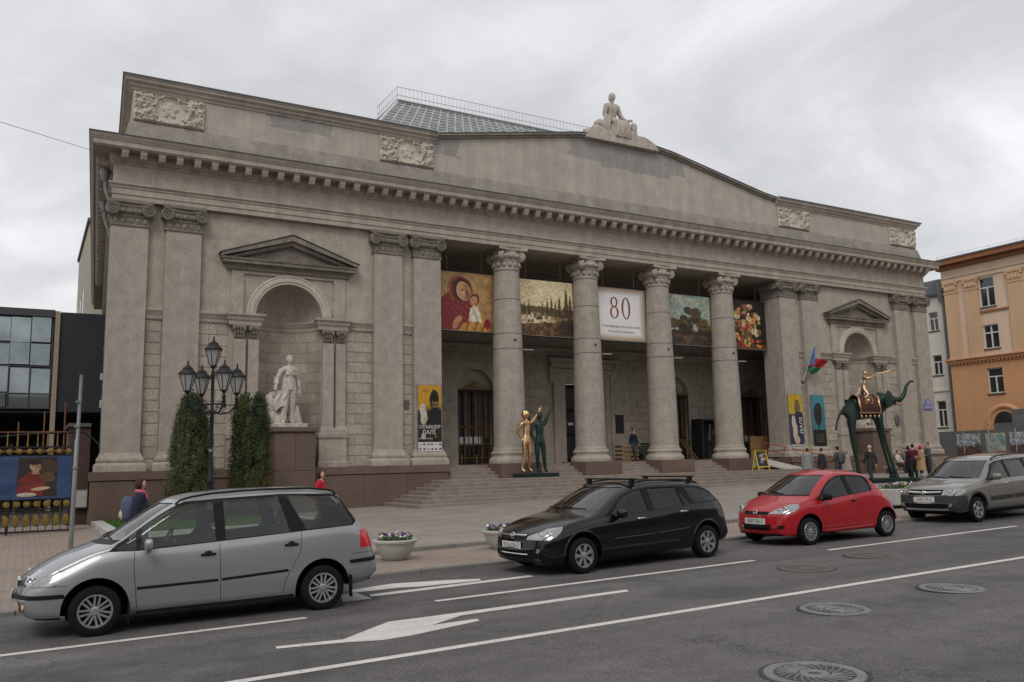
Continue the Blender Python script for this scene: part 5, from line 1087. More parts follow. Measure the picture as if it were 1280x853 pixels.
def p_case(u, v):
    k = Ink(u, v, np.stack([.06+.03*vnoise(u, v, 3, 2)]*3, -1)); k.poly([(.55, .5), (.62, .95), (.70, .95), (.60, .5)], (.6, .6, .58)); k.poly([(.62, .5), (.78, .9), (.82, .88), (.70, .45)], (.35, .35, .35)); k.ell(.78, .5, .10, .25, (.22, .22, .22)); k.ell(.78, .72, .05, .06, (.5, .45, .4)); k.box(.5, .68, .0, .35, (.22, .22, .21)); k.ell(.2, .62, .10, .05, (.18, .15, .2)); k.ell(.22, .40, .1, .06, (.14, .16, .18)); return k.c
painted('print', 1.88, 2.1, 60, 70, p_case, t, (0, .33, .06))
t = thing('folding_bench', 'dark green bench with a slatted back against the portico wall', 'bench', (3.75, 4.0, FL))
mat('bench_green', (.03, .045, .04), .7, .2, 5)
for k in range(4): MB().cbox(-.75, .75, -.06, -.02, .45+.14*k, .57+.14*k, .006).build('back_slat', 'bench_green', t)
MB().cbox(-.75, .75, -.5, -.05, .38, .43, .01).build('seat', 'bench_green', t)
for s_ in (-1, 1): MB().cbox(s_*.65-.04, s_*.65+.04, -.48, -.02, 0, .38, .01).build('leg', 'iron', t)
t = thing('timber_screen', 'orange brown upright timber slats screening the portico end', 'screen', (11.2, 2.6, FL), R(0))
for k in range(11): MB().cbox(-1.0+.19*k, -1.0+.19*k+.15, -.02, .02, 0, 1.25+.02*(k % 3), .006).build('slat', 'wood', t)
for z in (.25, .95): MB().box(-1.02, 1.1, .021, .06, z, z+.09).build('rail', 'wood_dark', t)
# ramp and red handrail
mat('red_paint', (.30, .045, .03), .5, .2, 6)
t = thing('handrail', 'red tubular handrail running down beside the ramp', 'handrail', (0, 0, 0)); P0 = np.array([9.6, .9, FL]); P1 = np.array([12.3, -1.9, -1.0])
b = MB(); 
for h in (.45, .85): b.tube([(P0[0], P0[1], P0[2]+h), (P1[0], P1[1], P1[2]+h)], .025, 6)
b.build('rail', 'red_paint', t, 40)
for k in range(5): q = P0+(P1-P0)*k/4; MB().tube([(q[0], q[1], q[2]-.1), (q[0], q[1], q[2]+.85)], .02, 6).build('post', 'red_paint', t, 40)
b = MB(); b.add([(8.0, .95, FL+.01), (9.5, .95, FL+.01), (9.9, -1.4, Z0+.05), (8.4, -1.4, Z0+.05), (8.0, .95, FL-.1), (9.5, .95, FL-.1), (9.9, -1.4, Z0-.0), (8.4, -1.4, Z0-.0)], [(0, 1, 2, 3), (4, 7, 6, 5), (0, 3, 7, 4), (1, 5, 6, 2), (2, 6, 7, 3), (0, 4, 5, 1)])
tag(b.build('ramp', 'concrete', None), 'pale sloping ramp slab laid over the upper steps', 'ramp')

# ================================================================ cars
def pchip(pts):
    x = np.array([p[0] for p in pts], float); y = np.array([p[1] for p in pts], float); h = np.diff(x); d = np.diff(y)/h; m = np.zeros_like(x); m[0] = d[0]; m[-1] = d[-1]
    for i in range(1, len(x)-1):
        if d[i-1]*d[i] > 0: w1 = 2*h[i]+h[i-1]; w2 = h[i]+2*h[i-1]; m[i] = (w1+w2)/(w1/d[i-1]+w2/d[i])
    def f(q):
        q = min(max(q, x[0]), x[-1]); i = min(len(x)-2, max(0, int(np.searchsorted(x, q)-1))); t = (q-x[i])/h[i]
        return float((2*t**3-3*t**2+1)*y[i]+(t**3-2*t**2+t)*h[i]*m[i]+(-2*t**3+3*t**2)*y[i+1]+(t**3-t**2)*h[i]*m[i+1])
    return f
SIDEF = pchip([(0, .90), (.06, .945), (.18, .975), (.40, .995), (.62, 1.0), (.84, .985), (.95, .965), (1, .945)])
def pin(poly, x, z):
    ins = False; n = len(poly)
    for i in range(n):
        (x0, y0), (x1, y1) = poly[i], poly[(i+1) % n]
        if (y0 > z) != (y1 > z) and x < (x1-x0)*(z-y0)/(y1-y0)+x0: ins = not ins
    return ins
def circle(cx, cz, r, n=26): return [(cx+r*math.cos(2*math.pi*i/n), cz+r*math.sin(2*math.pi*i/n)) for i in range(n)]
def car_shell(S):
    top, belt, bot, W = (pchip(S[k]) for k in ('top', 'belt', 'bot', 'W')); xa, xb = S['top'][0][0], S['top'][-1][0]; Wm = max(p[1] for p in S['W']); af, ar = S['af'], S['ar']; fx0, fx1 = S['fdec']; rx0, rx1 = S['rdec']
    def shift(x, y):
        q = (abs(y)/Wm)**2.3; f = af if x < fx0 else (af*(1-(x-fx0)/(fx1-fx0)) if x < fx1 else 0); r = ar if x > rx1 else (ar*(x-rx0)/(rx1-rx0) if x > rx0 else 0); return x+f*q-r*q
    def section(x):
        w = W(x); zb = bot(x); T = top(x); b = min(belt(x), T-.05); h = T-b; L = [(w*.86*t, zb) for t in (0, .33, .66)]
        for t in np.linspace(0, 1, 20): L.append((w*SIDEF(t), zb+t*(b-zb)))
        wb_ = L[-1][0]; r = min(S.get('rc', .13), .5*h); cr = min(S.get('crown', .05), .25*h); lean = S['lean']; z1 = T-cr-r; w1 = wb_-lean*max(0, z1-b)-.012; yc = w1-r
        for t in np.linspace(0, 1, 13)[1:]: L.append((wb_-.012*t+(w1-wb_+.012)*t, b+(z1-b)*t))
        for a in np.linspace(0, math.pi/2, 7)[1:]: L.append((yc+r*math.cos(a), z1+r*math.sin(a)))
        for t in np.linspace(1, 0, 8)[1:]: L.append((yc*t, T-cr*t*t))
        return L
    xs = sorted(set([round(v, 4) for v in np.linspace(xa, xb, 104)]+[round(xa+.02*i, 4) for i in range(6)]+[round(xb-.02*i, 4) for i in range(6)])); V = []; F = []; rings = []
    def ring(L, x):
        ids = []
        full = [(y, z) for y, z in L]+[(-y, z) for y, z in L[-2:0:-1]]
        for y, z in full: ids.append(len(V)); V.append((shift(x, y), y, z))
        return ids
    L0 = section(xs[0]); c0 = np.mean([z for y, z in L0]); L1 = section(xs[-1]); c1 = np.mean([z for y, z in L1])
    for k in (.0, .35, .7, .9): rings.append(ring([(y*k, c0+(z-c0)*k) for y, z in L0], xs[0]-.035*(1-k*k)))
    for x in xs: rings.append(ring(section(x), x))
    for k in (.9, .7, .35, .0): rings.append(ring([(y*k, c1+(z-c1)*k) for y, z in L1], xs[-1]+.03*(1-k*k)))
    for A, B in zip(rings[:-1], rings[1:]):
        n = len(A)
        for j in range(n): F.append((A[j], B[j], B[(j+1) % n], A[(j+1) % n]))
    bm = bmesh.new(); vv = [bm.verts.new(p) for p in V]
    for f in F:
        try: bm.faces.new([vv[i] for i in f])
        except ValueError: pass
    bmesh.ops.remove_doubles(bm, verts=bm.verts, dist=.0006); bmesh.ops.recalc_face_normals(bm, faces=bm.faces)
    return bm, shift, Wm
from mathutils.bvhtree import BVHTree
SNAP = []
def s_side(x, z, off=0.0): h = SNAP[-1].ray_cast(Vector((x, -3, z)), Vector((0, 1, 0)))[0]; return (-h.y if h else .85)+off
def s_top(x, y, off=0.0): h = SNAP[-1].ray_cast(Vector((x, y, 4)), Vector((0, 0, -1)))[0]; return (h.z if h else 1.4)+off
def s_front(y, z, off=0.0): h = SNAP[-1].ray_cast(Vector((-4, y, z)), Vector((1, 0, 0)))[0]; return (h.x if h else -.8)-off
AX = {'side': (0, 2), 'front': (1, 2), 'top': (0, 1)}
def cut(bm, poly, view, pred):
    i, j = AX[view]; xs = [p[0] for p in poly]; zs = [p[1] for p in poly]; n = len(poly)
    for k in range(n):
        (x0, z0), (x1, z1) = poly[k], poly[(k+1) % n]; dx, dz = x1-x0, z1-z0; l = math.hypot(dx, dz)
        if l < 1e-6: continue
        co = [0, 0, 0]; no = [0, 0, 0]; co[i] = x0; co[j] = z0; no[i] = -dz/l; no[j] = dx/l; mg = .03
        lo0, hi0, lo1, hi1 = min(x0, x1)-mg, max(x0, x1)+mg, min(z0, z1)-mg, max(z0, z1)+mg; fs = []
        for f in bm.faces:
            c = f.calc_center_median()
            if lo0-.05 < c[i] < hi0+.05 and lo1-.05 < c[j] < hi1+.05 and pred(c, f.normal): fs.append(f)
        if not fs: continue
        es = set(e for f in fs for e in f.edges); vs = set(v for f in fs for v in f.verts)
        bmesh.ops.bisect_plane(bm, geom=list(vs)+list(es)+fs, plane_co=co, plane_no=no, dist=1e-5)
def wheel_proto(Rw, wid, n, style, mname='rim_silver'):
    ty = MB(); r0 = Rw*.68; w = wid/2
    ty.lathe([(r0, -w*.80), (r0+.012, -w*.98), (Rw*.90, -w), (Rw*.975, -w*.86), (Rw, -w*.6), (Rw, w*.6), (Rw*.975, w*.86), (Rw*.90, w), (r0+.012, w*.98), (r0, w*.80)], n=40, axis='y', cap=False)
    for k in (-.5, 0, .5): pass
    tym = ty.mesh('tyre', 'black_rubber', 40)
    rm = MB(); rm.lathe([(r0+.002, -w*.82), (r0-.004, -w*.90), (r0-.022, -w*.88), (r0-.03, -w*.55), (r0-.03, w*.5)], n=40, axis='y', cap=False)
    y0 = -w*.80
    for k in range(n):
        a = 2*math.pi*k/n+.2; d = Vector((math.cos(a), 0, math.sin(a))); p = Vector((-math.sin(a), 0, math.cos(a)))
        if style == 'double':
            for s_ in (-1, 1):
                A = d*.035+p*s_*.016; B = d*(r0-.018)+p*s_*.030; hw = .0125
                rm.add([tuple(A-p*hw+Vector((0, y0+.005, 0))), tuple(A+p*hw+Vector((0, y0+.005, 0))), tuple(B+p*hw+Vector((0, y0-.002, 0))), tuple(B-p*hw+Vector((0, y0-.002, 0))), tuple(A-p*hw+Vector((0, y0+.03, 0))), tuple(A+p*hw+Vector((0, y0+.03, 0))), tuple(B+p*hw+Vector((0, y0+.02, 0))), tuple(B-p*hw+Vector((0, y0+.02, 0)))], [(0, 1, 2, 3), (0, 4, 5, 1), (1, 5, 6, 2), (3, 2, 6, 7), (0, 3, 7, 4)])
        else:
            A = d*.03; B = d*(r0-.015); h0, h1 = (.020, .034) if style == 'wide' else (.026, .022)
            rm.add([tuple(A-p*h0+Vector((0, y0+.008, 0))), tuple(A+p*h0+Vector((0, y0+.008, 0))), tuple(B+p*h1+Vector((0, y0-.004, 0))), tuple(B-p*h1+Vector((0, y0-.004, 0))), tuple(A-p*h0+Vector((0, y0+.04, 0))), tuple(A+p*h0+Vector((0, y0+.04, 0))), tuple(B+p*h1+Vector((0, y0+.03, 0))), tuple(B-p*h1+Vector((0, y0+.03, 0)))], [(0, 1, 2, 3), (0, 4, 5, 1), (1, 5, 6, 2), (3, 2, 6, 7), (0, 3, 7, 4)])
    rm.lathe([(.05, y0+.03), (.05, y0+.002), (.034, y0-.004), (.001, y0-.004)], n=18, axis='y', cap=False); rmm = rm.mesh('rim', mname, 35)
    hb = MB().lathe([(r0-.028, y0+.055), (.001, y0+.055)], n=24, axis='y', cap=False); hb.lathe([(r0*.72, y0+.054), (r0*.70, y0+.046), (.05, y0+.046)], n=24, axis='y', cap=False); hm = hb.mesh('brake_disc', 'underbody', 40)
    return tym, rmm, hm
def make_car(S, label, cat, loc, rz, paint, group=None, name='parked_car'):
    t = thing(name, label, cat, loc, rz, group); bm, shift, Wm = car_shell(S); SNAP.append(BVHTree.FromBMesh(bm))
    sided = lambda c, n: abs(n.y) > .30 and abs(c.y) > .35*Wm
    PR = {'side': sided, 'frontp': lambda c, n: n.x < -.12 and c.x < S['wsx'], 'rear': lambda c, n: n.x > .15 and c.x > S['rwx'], 'corner': lambda c, n: abs(c.y) > .25*Wm and n.z > -.4, 'arch': lambda c, n: abs(c.y) > Wm-.30}
    lay = bm.faces.layers.int.new('part'); regs = S['regions']
    for fw in S['wheels']: cut(bm, circle(fw, S['wr']+.015, S['ar_'], 44), 'side', PR['arch'])
    for nm, view, poly, m, inset in regs: cut(bm, poly, 'front' if view in ('frontp', 'rear') else 'side', PR[view])
    bmesh.ops.recalc_face_normals(bm, faces=bm.faces)
    dele = []
    for f in bm.faces:
        c = f.calc_center_median()
        for fw in S['wheels']:
            if abs(c.y) > Wm-.31 and math.hypot(c.x-fw, c.z-S['wr']-.015) < S['ar_']-.002: dele.append(f); break
    bmesh.ops.delete(bm, geom=dele, context='FACES')
    for f in bm.faces:
        c = f.calc_center_median(); f[lay] = 0
        for k, (nm, view, poly, m, inset) in enumerate(regs):
            if PR[view](c, f.normal) and pin(poly, *((c.y, c.z) if view in ('frontp', 'rear') else (c.x, c.z))): f[lay] = k+1
        if f[lay] == 0 and f.normal.z < -.7: f[lay] = -1
    bm.verts.index_update(); groups = {}
    for f in bm.faces:
        k = f[lay]; key = (k, (0 if f.calc_center_median().y < 0 else 1) if k > 0 and regs[k-1][1] in ('side', 'corner') else 0)
        groups.setdefault(key, []).append(f)
    body = None; vn = {v.index: v.normal.copy() for v in bm.verts}
    def emit(fs, nm, m, inset, parent, smooth=38):
        mp = {}; V = []; F = []
        for f in fs:
            L = []
            for v in f.verts:
                if v.index not in mp: mp[v.index] = len(V); V.append(tuple(v.co-vn[v.index]*inset))
                L.append(mp[v.index])
            F.append(L)
        me = bpy.data.meshes.new(nm); me.from_pydata(V, [], F); me.materials.append(MATS[m]); me.polygons.foreach_set('use_smooth', [True]*len(F)); me.set_sharp_from_angle(angle=R(smooth)); return link(nm, me, parent)
    body = emit(groups[(0, 0)], 'body', paint, 0, t)
    if (-1, 0) in groups: emit(groups[(-1, 0)], 'underside', 'underbody', 0, t)
    emit(groups[(0, 0)], 'lining', 'interior', .006, t)
    for (k, s_), fs in sorted(groups.items()):
        if k > 0: emit(fs, regs[k-1][0], regs[k-1][3], regs[k-1][4], t)
    bm.free()
    # wheels and wheel wells
    tym, rmm, hm = wheel_proto(S['wr'], S.get('ww', .20), *S['rim'])
    for fw in S['wheels']:
        for s_ in (-1, 1):
            y = s_*(Wm*.985-S.get('ww', .20)/2); w = bpy.data.objects.new('wheel', tym); w.name = 'wheel'; COL.objects.link(w); w.parent = t; w.location = (fw, y, S['wr']); w.rotation_euler = (0, random.random()*6, 0 if s_ < 0 else math.pi)
            link('rim', rmm, w); link('brake_disc', hm, w)
            b = MB(); r = S['ar_']; b.grid(lambda u, v: (fw+(r-.004)*math.cos(R(14)+R(152)*u), s_*(Wm*.95-.30*v), S['wr']+.015+(r-.004)*math.sin(R(14)+R(152)*u)), 20, 1); b.lathe([(r, 0), (.001, 0)], (fw, s_*(Wm*.95-.30), S['wr']+.015), 20, 'y', 0, math.pi, False); b.build('wheel_well', 'underbody', t, 60, False)
    # floor pan, seats, dash
    b = MB(); x0, x1 = S['cabin']; zf = S['belt'][len(S['belt'])//2][1]
    b.box(S['wheels'][0]-.3, S['wheels'][1]+.3, -Wm*.62, Wm*.62, .17, .32); b.build('floor_pan', 'underbody', t)
    b = MB()
    for xr in S['seats']:
        for y in (-.38*Wm/.86, .38*Wm/.86): b.cbox(xr-.05, xr+.45, y-.24, y+.24, .35, .58, .05); b.cbox(xr+.38, xr+.56, y-.23, y+.23, .5, zf+.16, .06); b.cbox(xr+.46, xr+.57, y-.13, y+.13, zf+.19, zf+.38, .05)
    b.build('seats', 'seat_cloth', t, 30)
    b = MB(); b.cbox(x0-.12, x0+.25, -Wm*.8, Wm*.8, .5, zf-.03, .06); b.build('dashboard', 'interior', t); b = MB(); b.tube([(x0+.36+.06*math.sin(a), .36+.18*math.cos(a), zf+.0+.17*math.sin(a)) for a in np.linspace(0, 2*math.pi, 25)], .016, 6); b.build('steering_wheel', 'interior', t, 60)
    return t, shift, Wm
def strip(t, nm, pts, w, thick, m, side=(-1, 1), Wf=None):
    n = 14; P = []
    for i in range(n+1):
        q = i/n*(len(pts)-1); j = min(len(pts)-2, int(q)); f = q-j; P.append([pts[j][k]+(pts[j+1][k]-pts[j][k])*f for k in range(3)])
    if nm in ('side_moulding', 'sill_moulding', 'arch_lip'): P = [(x, s_side(x, z, -w*.45), z) for x, y, z in P]
    if nm == 'roof_rail': P = [(x, y, s_top(x, y, .010 if i in (0, n) else .034)) for i, (x, y, z) in enumerate(P)]
    for s_ in side: b = MB(); b.tube([(x, s_*y, z) for x, y, z in P], w, 6); b.build(nm, m, t, 40)
def mirror(t, x, y, z, m, sc=1.0):
    y = s_side(x, z-.05); pw = lambda v, e: math.copysign(abs(v)**e, v)
    for s_ in (-1, 1):
        b = MB(); b.ell((x, s_*(y+.13*sc), z+.02), (.062*sc, .105*sc, .070*sc), 16, 12, None, lambda p: Vector((pw(p[0], .8) if p[0] < 0 else pw(p[0], .35)*.55, pw(p[1], .62), pw(p[2], .62)))); mo = b.build('mirror', m, t, 50)
        b = MB(); b.tube([(x+.02, s_*(y-.03), z-.05), (x+.01, s_*(y+.07), z-.035)], .022*sc, 6); b.build('mirror_arm', 'black_plastic', mo, 40)
def lamp_bowl(t, y, z, r):
    for s_ in (-1, 1):
        x = s_front(s_*y, z); MB().lathe([(r, .012), (r, -.004), (r*.86, -.006), (r*.55, .008), (r*.34, .012), (r*.30, -.004), (.001, -.010)], (x, s_*y, z), 18, 'x', cap=False).build('lamp_reflector', 'chrome', t, 40)
def wipers(t, pairs):
    for (y0, z0), (y1, z1) in pairs: b = MB(); b.tube([(s_front(y0+(y1-y0)*k/6, z0+(z1-z0)*k/6, .012), y0+(y1-y0)*k/6, z0+(z1-z0)*k/6) for k in range(7)], .009, 5); b.build('wiper', 'black_plastic', t)
def badge(t, y, z, r, bar=True):
    x = s_front(y, z); b = MB(); b.lathe([(r, .01), (r, -.012), (r*.72, -.012), (r*.72, .01)], (x, y, z), 18, 'x', cap=False)
    if bar: b.tube([(x-.008, y-r, z), (x-.008, y+r, z)], r*.18, 5)
    b.build('badge', 'chrome', t, 40)
def plate(t, x, z, body, tilt=0):
    x = s_front(0, z)-.004
    p = MB().cbox(-.004, .004, -.27, .27, -.058, .058, .002).build('number_plate', 'white_paint', t, None, True, (x, 0, z)); text(body, .105, 'lettering', 'ink_dark', p, (-.006, 0, 0), (R(90), 0, R(-90)), 0, sx=.95)
def paint(name, col, metal, rough=.32, coat=1.0): return mat(name, col, rough, 0, metal=metal, spec=.4, coat=coat)
paint('paint_silver', (.315, .322, .328), .55, .42, .9); paint('paint_black', (.0035, .0035, .004), .0, .16, .35); paint('paint_red', (.36, .006, .012), 0, .35, .6); paint('paint_taupe', (.21, .195, .17), .55, .4); paint('paint_charcoal', (.010, .011, .012), .1, .3)
mat('dark_cladding', (.030, .030, .032), .6, .1, 9); mat('lens_glow', (.95, .55, .22), .2, 0, coat=.5)
def groove(x0, z0, x1, z1, w=.0035):
    d = math.hypot(x1-x0, z1-z0); nx, nz = -(z1-z0)/d*w, (x1-x0)/d*w; return [(x0-nx, z0-nz), (x1-nx, z1-nz), (x1+nx, z1+nz), (x0+nx, z0+nz)]
def driver(t, x, z, col='seat_cloth'):
    o, J = figure('seated_driver', 1.5, {'pelvis': (0, .05, .18), 'waist': (0, .06, .26), 'chest': (0, .06, .37), 'nb': (0, .05, .47), 'neck': (0, .04, .505), 'hb': (0, .03, .54), 'ht': (0, .025, .58), 'rsh': (-.1, .05, .45), 'lsh': (.1, .05, .45), 'rel': (-.13, -.06, .34), 'lel': (.13, -.06, .34), 'rwr': (-.10, -.20, .36), 'lwr': (.10, -.20, .36), 'rhd': (-.09, -.23, .365), 'lhd': (.09, -.23, .365), 'rhip': (-.055, 0, .17), 'lhip': (.055, 0, .17), 'rkn': (-.08, -.22, .22), 'lkn': (.08, -.22, .22), 'ran': (-.08, -.27, .05), 'lan': (.08, -.27, .05), 'rtoe': (-.08, -.33, .05), 'ltoe': (.08, -.33, .05)},
        {'head': 1, 'neck': 1, 'hand': 1}, [col, 'skin'], None, 1.1, (0, 0, 0), 0, 0, 0, 'short', 'interior'); return o
def nose(S, k):                 # shorten everything ahead of the front axle
    f = lambda L: [(x*k if x < 0 else x, z) for x, z in L]
    for q in ('top', 'belt', 'bot', 'W'): S[q] = f(S[q])
    S['regions'] = [(n, v, f(p) if v in ('side', 'corner') else p, m, i) for n, v, p, m, i in S['regions']]; return S
def place(px, py, wr=None): return onRoad(px, py)
# ---- silver people carrier
van = {'top': [(-1.0, .52), (-.985, .585), (-.95, .645), (-.88, .70), (-.62, .835), (-.35, .935), (-.08, 1.005), (.06, 1.05), (.30, 1.20), (.72, 1.455), (.90, 1.535), (1.2, 1.585), (1.9, 1.61), (2.5, 1.60), (2.90, 1.555), (3.04, 1.49), (3.14, 1.36), (3.34, 1.08), (3.46, .92), (3.51, .74), (3.54, .66), (3.555, .52)],
    'belt': [(-1.0, .46), (-.95, .56), (-.8, .64), (-.5, .76), (-.1, .90), (.2, .935), (1.4, .965), (2.4, 1.02), (3.1, 1.05), (3.36, .98), (3.555, .48)], 'bot': [(-1.0, .42), (-.96, .30), (-.85, .235), (-.4, .215), (0, .20), (2.7, .20), (3.1, .27), (3.44, .32), (3.555, .42)],
    'W': [(-1.0, .66), (-.94, .76), (-.8, .815), (-.45, .85), (.1, .865), (2.6, .865), (3.1, .84), (3.44, .81), (3.555, .74)], 'lean': .24, 'rc': .14, 'crown': .05, 'af': .17, 'ar': .12, 'fdec': (.9, 2.2), 'rdec': (2.2, 3.1), 'wsx': 1.1, 'rwx': 2.9, 'wheels': (0.0, 2.70), 'wr': .285, 'ar_': .365, 'ww': .20, 'rim': (7, 'double'), 'cabin': (.55, 3.0), 'seats': (.95, 1.75),
    'regions': [('panel_gap', 'side', groove(.41, .93, .40, .75), 'interior', .006), ('panel_gap', 'side', groove(.40, .75, .445, .26), 'interior', .006), ('panel_gap', 'side', groove(1.385, .96, 1.405, .26), 'interior', .006), ('panel_gap', 'side', groove(2.42, 1.03, 2.40, .78), 'interior', .006), ('panel_gap', 'side', groove(2.40, .78, 2.20, .42), 'interior', .006), ('panel_gap', 'side', groove(2.20, .42, 2.17, .27), 'interior', .006), ('panel_gap', 'side', groove(3.09, .69, 3.40, .70, .003), 'interior', .006),
        ('panel_gap', 'corner', groove(-.80, .60, -.36, .60, .003), 'interior', .005),
        ('window_trim', 'side', [(.12, .945), (.42, 1.20), (.74, 1.405), (.98, 1.485), (1.34, 1.505), (2.2, 1.525), (2.92, 1.495), (3.02, 1.42), (3.185, 1.12), (3.13, 1.062), (2.5, 1.035), (1.4, .978), (.45, .935)], 'black_plastic', .002),
        ('side_window', 'side', [(.175, .958), (.425, 1.16), (.425, .95)], 'car_glass', .010), ('side_window', 'side', [(.48, .955), (.49, 1.21), (.78, 1.39), (1.0, 1.462), (1.325, 1.478), (1.345, .987)], 'car_glass', .010), ('side_window', 'side', [(1.465, .998), (1.445, 1.488), (2.13, 1.503), (2.285, 1.035)], 'car_glass', .010), ('side_window', 'side', [(2.25, 1.503), (2.90, 1.475), (2.99, 1.41), (3.155, 1.12), (3.10, 1.076), (2.49, 1.052)], 'car_glass', .010),
        ('windscreen', 'frontp', [(-.66, 1.075), (.66, 1.075), (.50, 1.47), (-.50, 1.47)], 'screen_glass', .008), ('rear_window', 'rear', [(-.58, 1.08), (.58, 1.08), (.50, 1.44), (-.50, 1.44)], 'car_glass', .008), ('cowl', 'frontp', [(-.70, 1.02), (.70, 1.02), (.68, 1.07), (-.68, 1.07)], 'black_plastic', .004),
        ('sill_trim', 'side', [(.44, .15), (2.32, .15), (2.32, .245), (.44, .235)], 'dark_cladding', -.002), ('headlight', 'corner', [(-1.02, .605), (-.71, .775), (-.43, .772), (-.47, .66), (-.50, .605)], 'lamp_clear', -.002), ('grille', 'frontp', [(-.36, .585), (.36, .585), (.34, .64), (-.34, .64)], 'black_plastic', .012), ('air_intake', 'frontp', [(-.45, .30), (.45, .30), (.5, .42), (-.5, .42)], 'black_plastic', .015), ('tail_light', 'corner', [(3.215, .765), (3.225, 1.0), (3.42, 1.01), (3.48, .765)], 'lamp_red', -.003),
        ('bumper_strip', 'corner', [(-1.05, .515), (-.40, .51), (-.38, .465), (-1.05, .465)], 'black_plastic', -.006), ('bumper_strip', 'corner', [(3.06, .61), (3.55, .635), (3.55, .58), (3.08, .565)], 'black_plastic', -.006)]}
van = nose(van, .83)
A = onRoad(118, 796.5); B = onRoad(404, 763); rz = math.atan2(B[1]-A[1], B[0]-A[0]); 
def seat_car(A, B, Wm):
    d = (B-A)[:2]/np.linalg.norm((B-A)[:2]); n = np.array([-d[1], d[0]]); p = A[:2]+n*(Wm-.01); return (p[0], p[1], zroad(A[0])), math.atan2(d[1], d[0])
def tilt(t): t.rotation_mode = 'XYZ'; t.rotation_euler = (0, -math.atan(.0129), t.rotation_euler[2])
loc, rz = seat_car(A, B, .865); car, sh_f, Wm = make_car(van, 'silver people carrier with roof rails and seven spoke wheel trims by the kerb', 'van', loc, rz, 'paint_silver', None, 'people_carrier'); tilt(car)
strip(car, 'side_moulding', [(.44, .872, .505), (1.37, .878, .515)], .021, .01, 'black_plastic'); strip(car, 'side_moulding', [(1.41, .878, .517), (2.24, .876, .555)], .021, .01, 'black_plastic')
strip(car, 'roof_rail', [(.88, .60, 1.485), (1.05, .595, 1.56), (1.6, .585, 1.60), (2.3, .582, 1.605), (2.8, .58, 1.575), (2.95, .575, 1.525)], .015, .01, 'black_plastic')
for x, z in ((1.25, .835), (2.28, .875)):
    for s_ in (-1, 1): yy = s_side(x, z); b = MB(); b.cbox(x-.09, x+.09, s_*(yy+.012)-.016, s_*(yy+.012)+.016, z-.014, z+.014, .008); b.ell((x+.0, s_*yy, z+.01), (.05, .012, .035), 10, 6); b.build('door_handle', 'black_plastic', car, 40)
mirror(car, .56, .84, .99, 'paint_silver', 1.0)
wipers(car, [((-.45, 1.08), (.15, 1.12)), ((.05, 1.08), (.55, 1.11))]); lamp_bowl(car, .52, .665, .055); lamp_bowl(car, .63, .675, .045)
for s_ in (-1, 1):
    b = MB(); b.lathe([(.045, .01), (.045, -.008), (.001, -.012)], (s_front(s_*.60, .37), s_*.60, .37), 14, 'x'); b.build('fog_lamp', 'lens_glow', car, 40)
    b = MB(); b.box(.345, .36, s_*.85-.09, s_*.85+.02, .12, .36); b.build('mud_flap', 'black_rubber', car); b = MB(); b.box(3.06, 3.075, s_*.82-.09, s_*.82+.02, .14, .42); b.build('mud_flap', 'black_rubber', car)
badge(car, 0, .625, .05); plate(car, -.912, .46, '3187 EO-7')
dv = driver(car, 0, 0); dv.parent = car; dv.location = (1.30, .37, .40); dv.rotation_euler = (0, 0, R(-90)); 
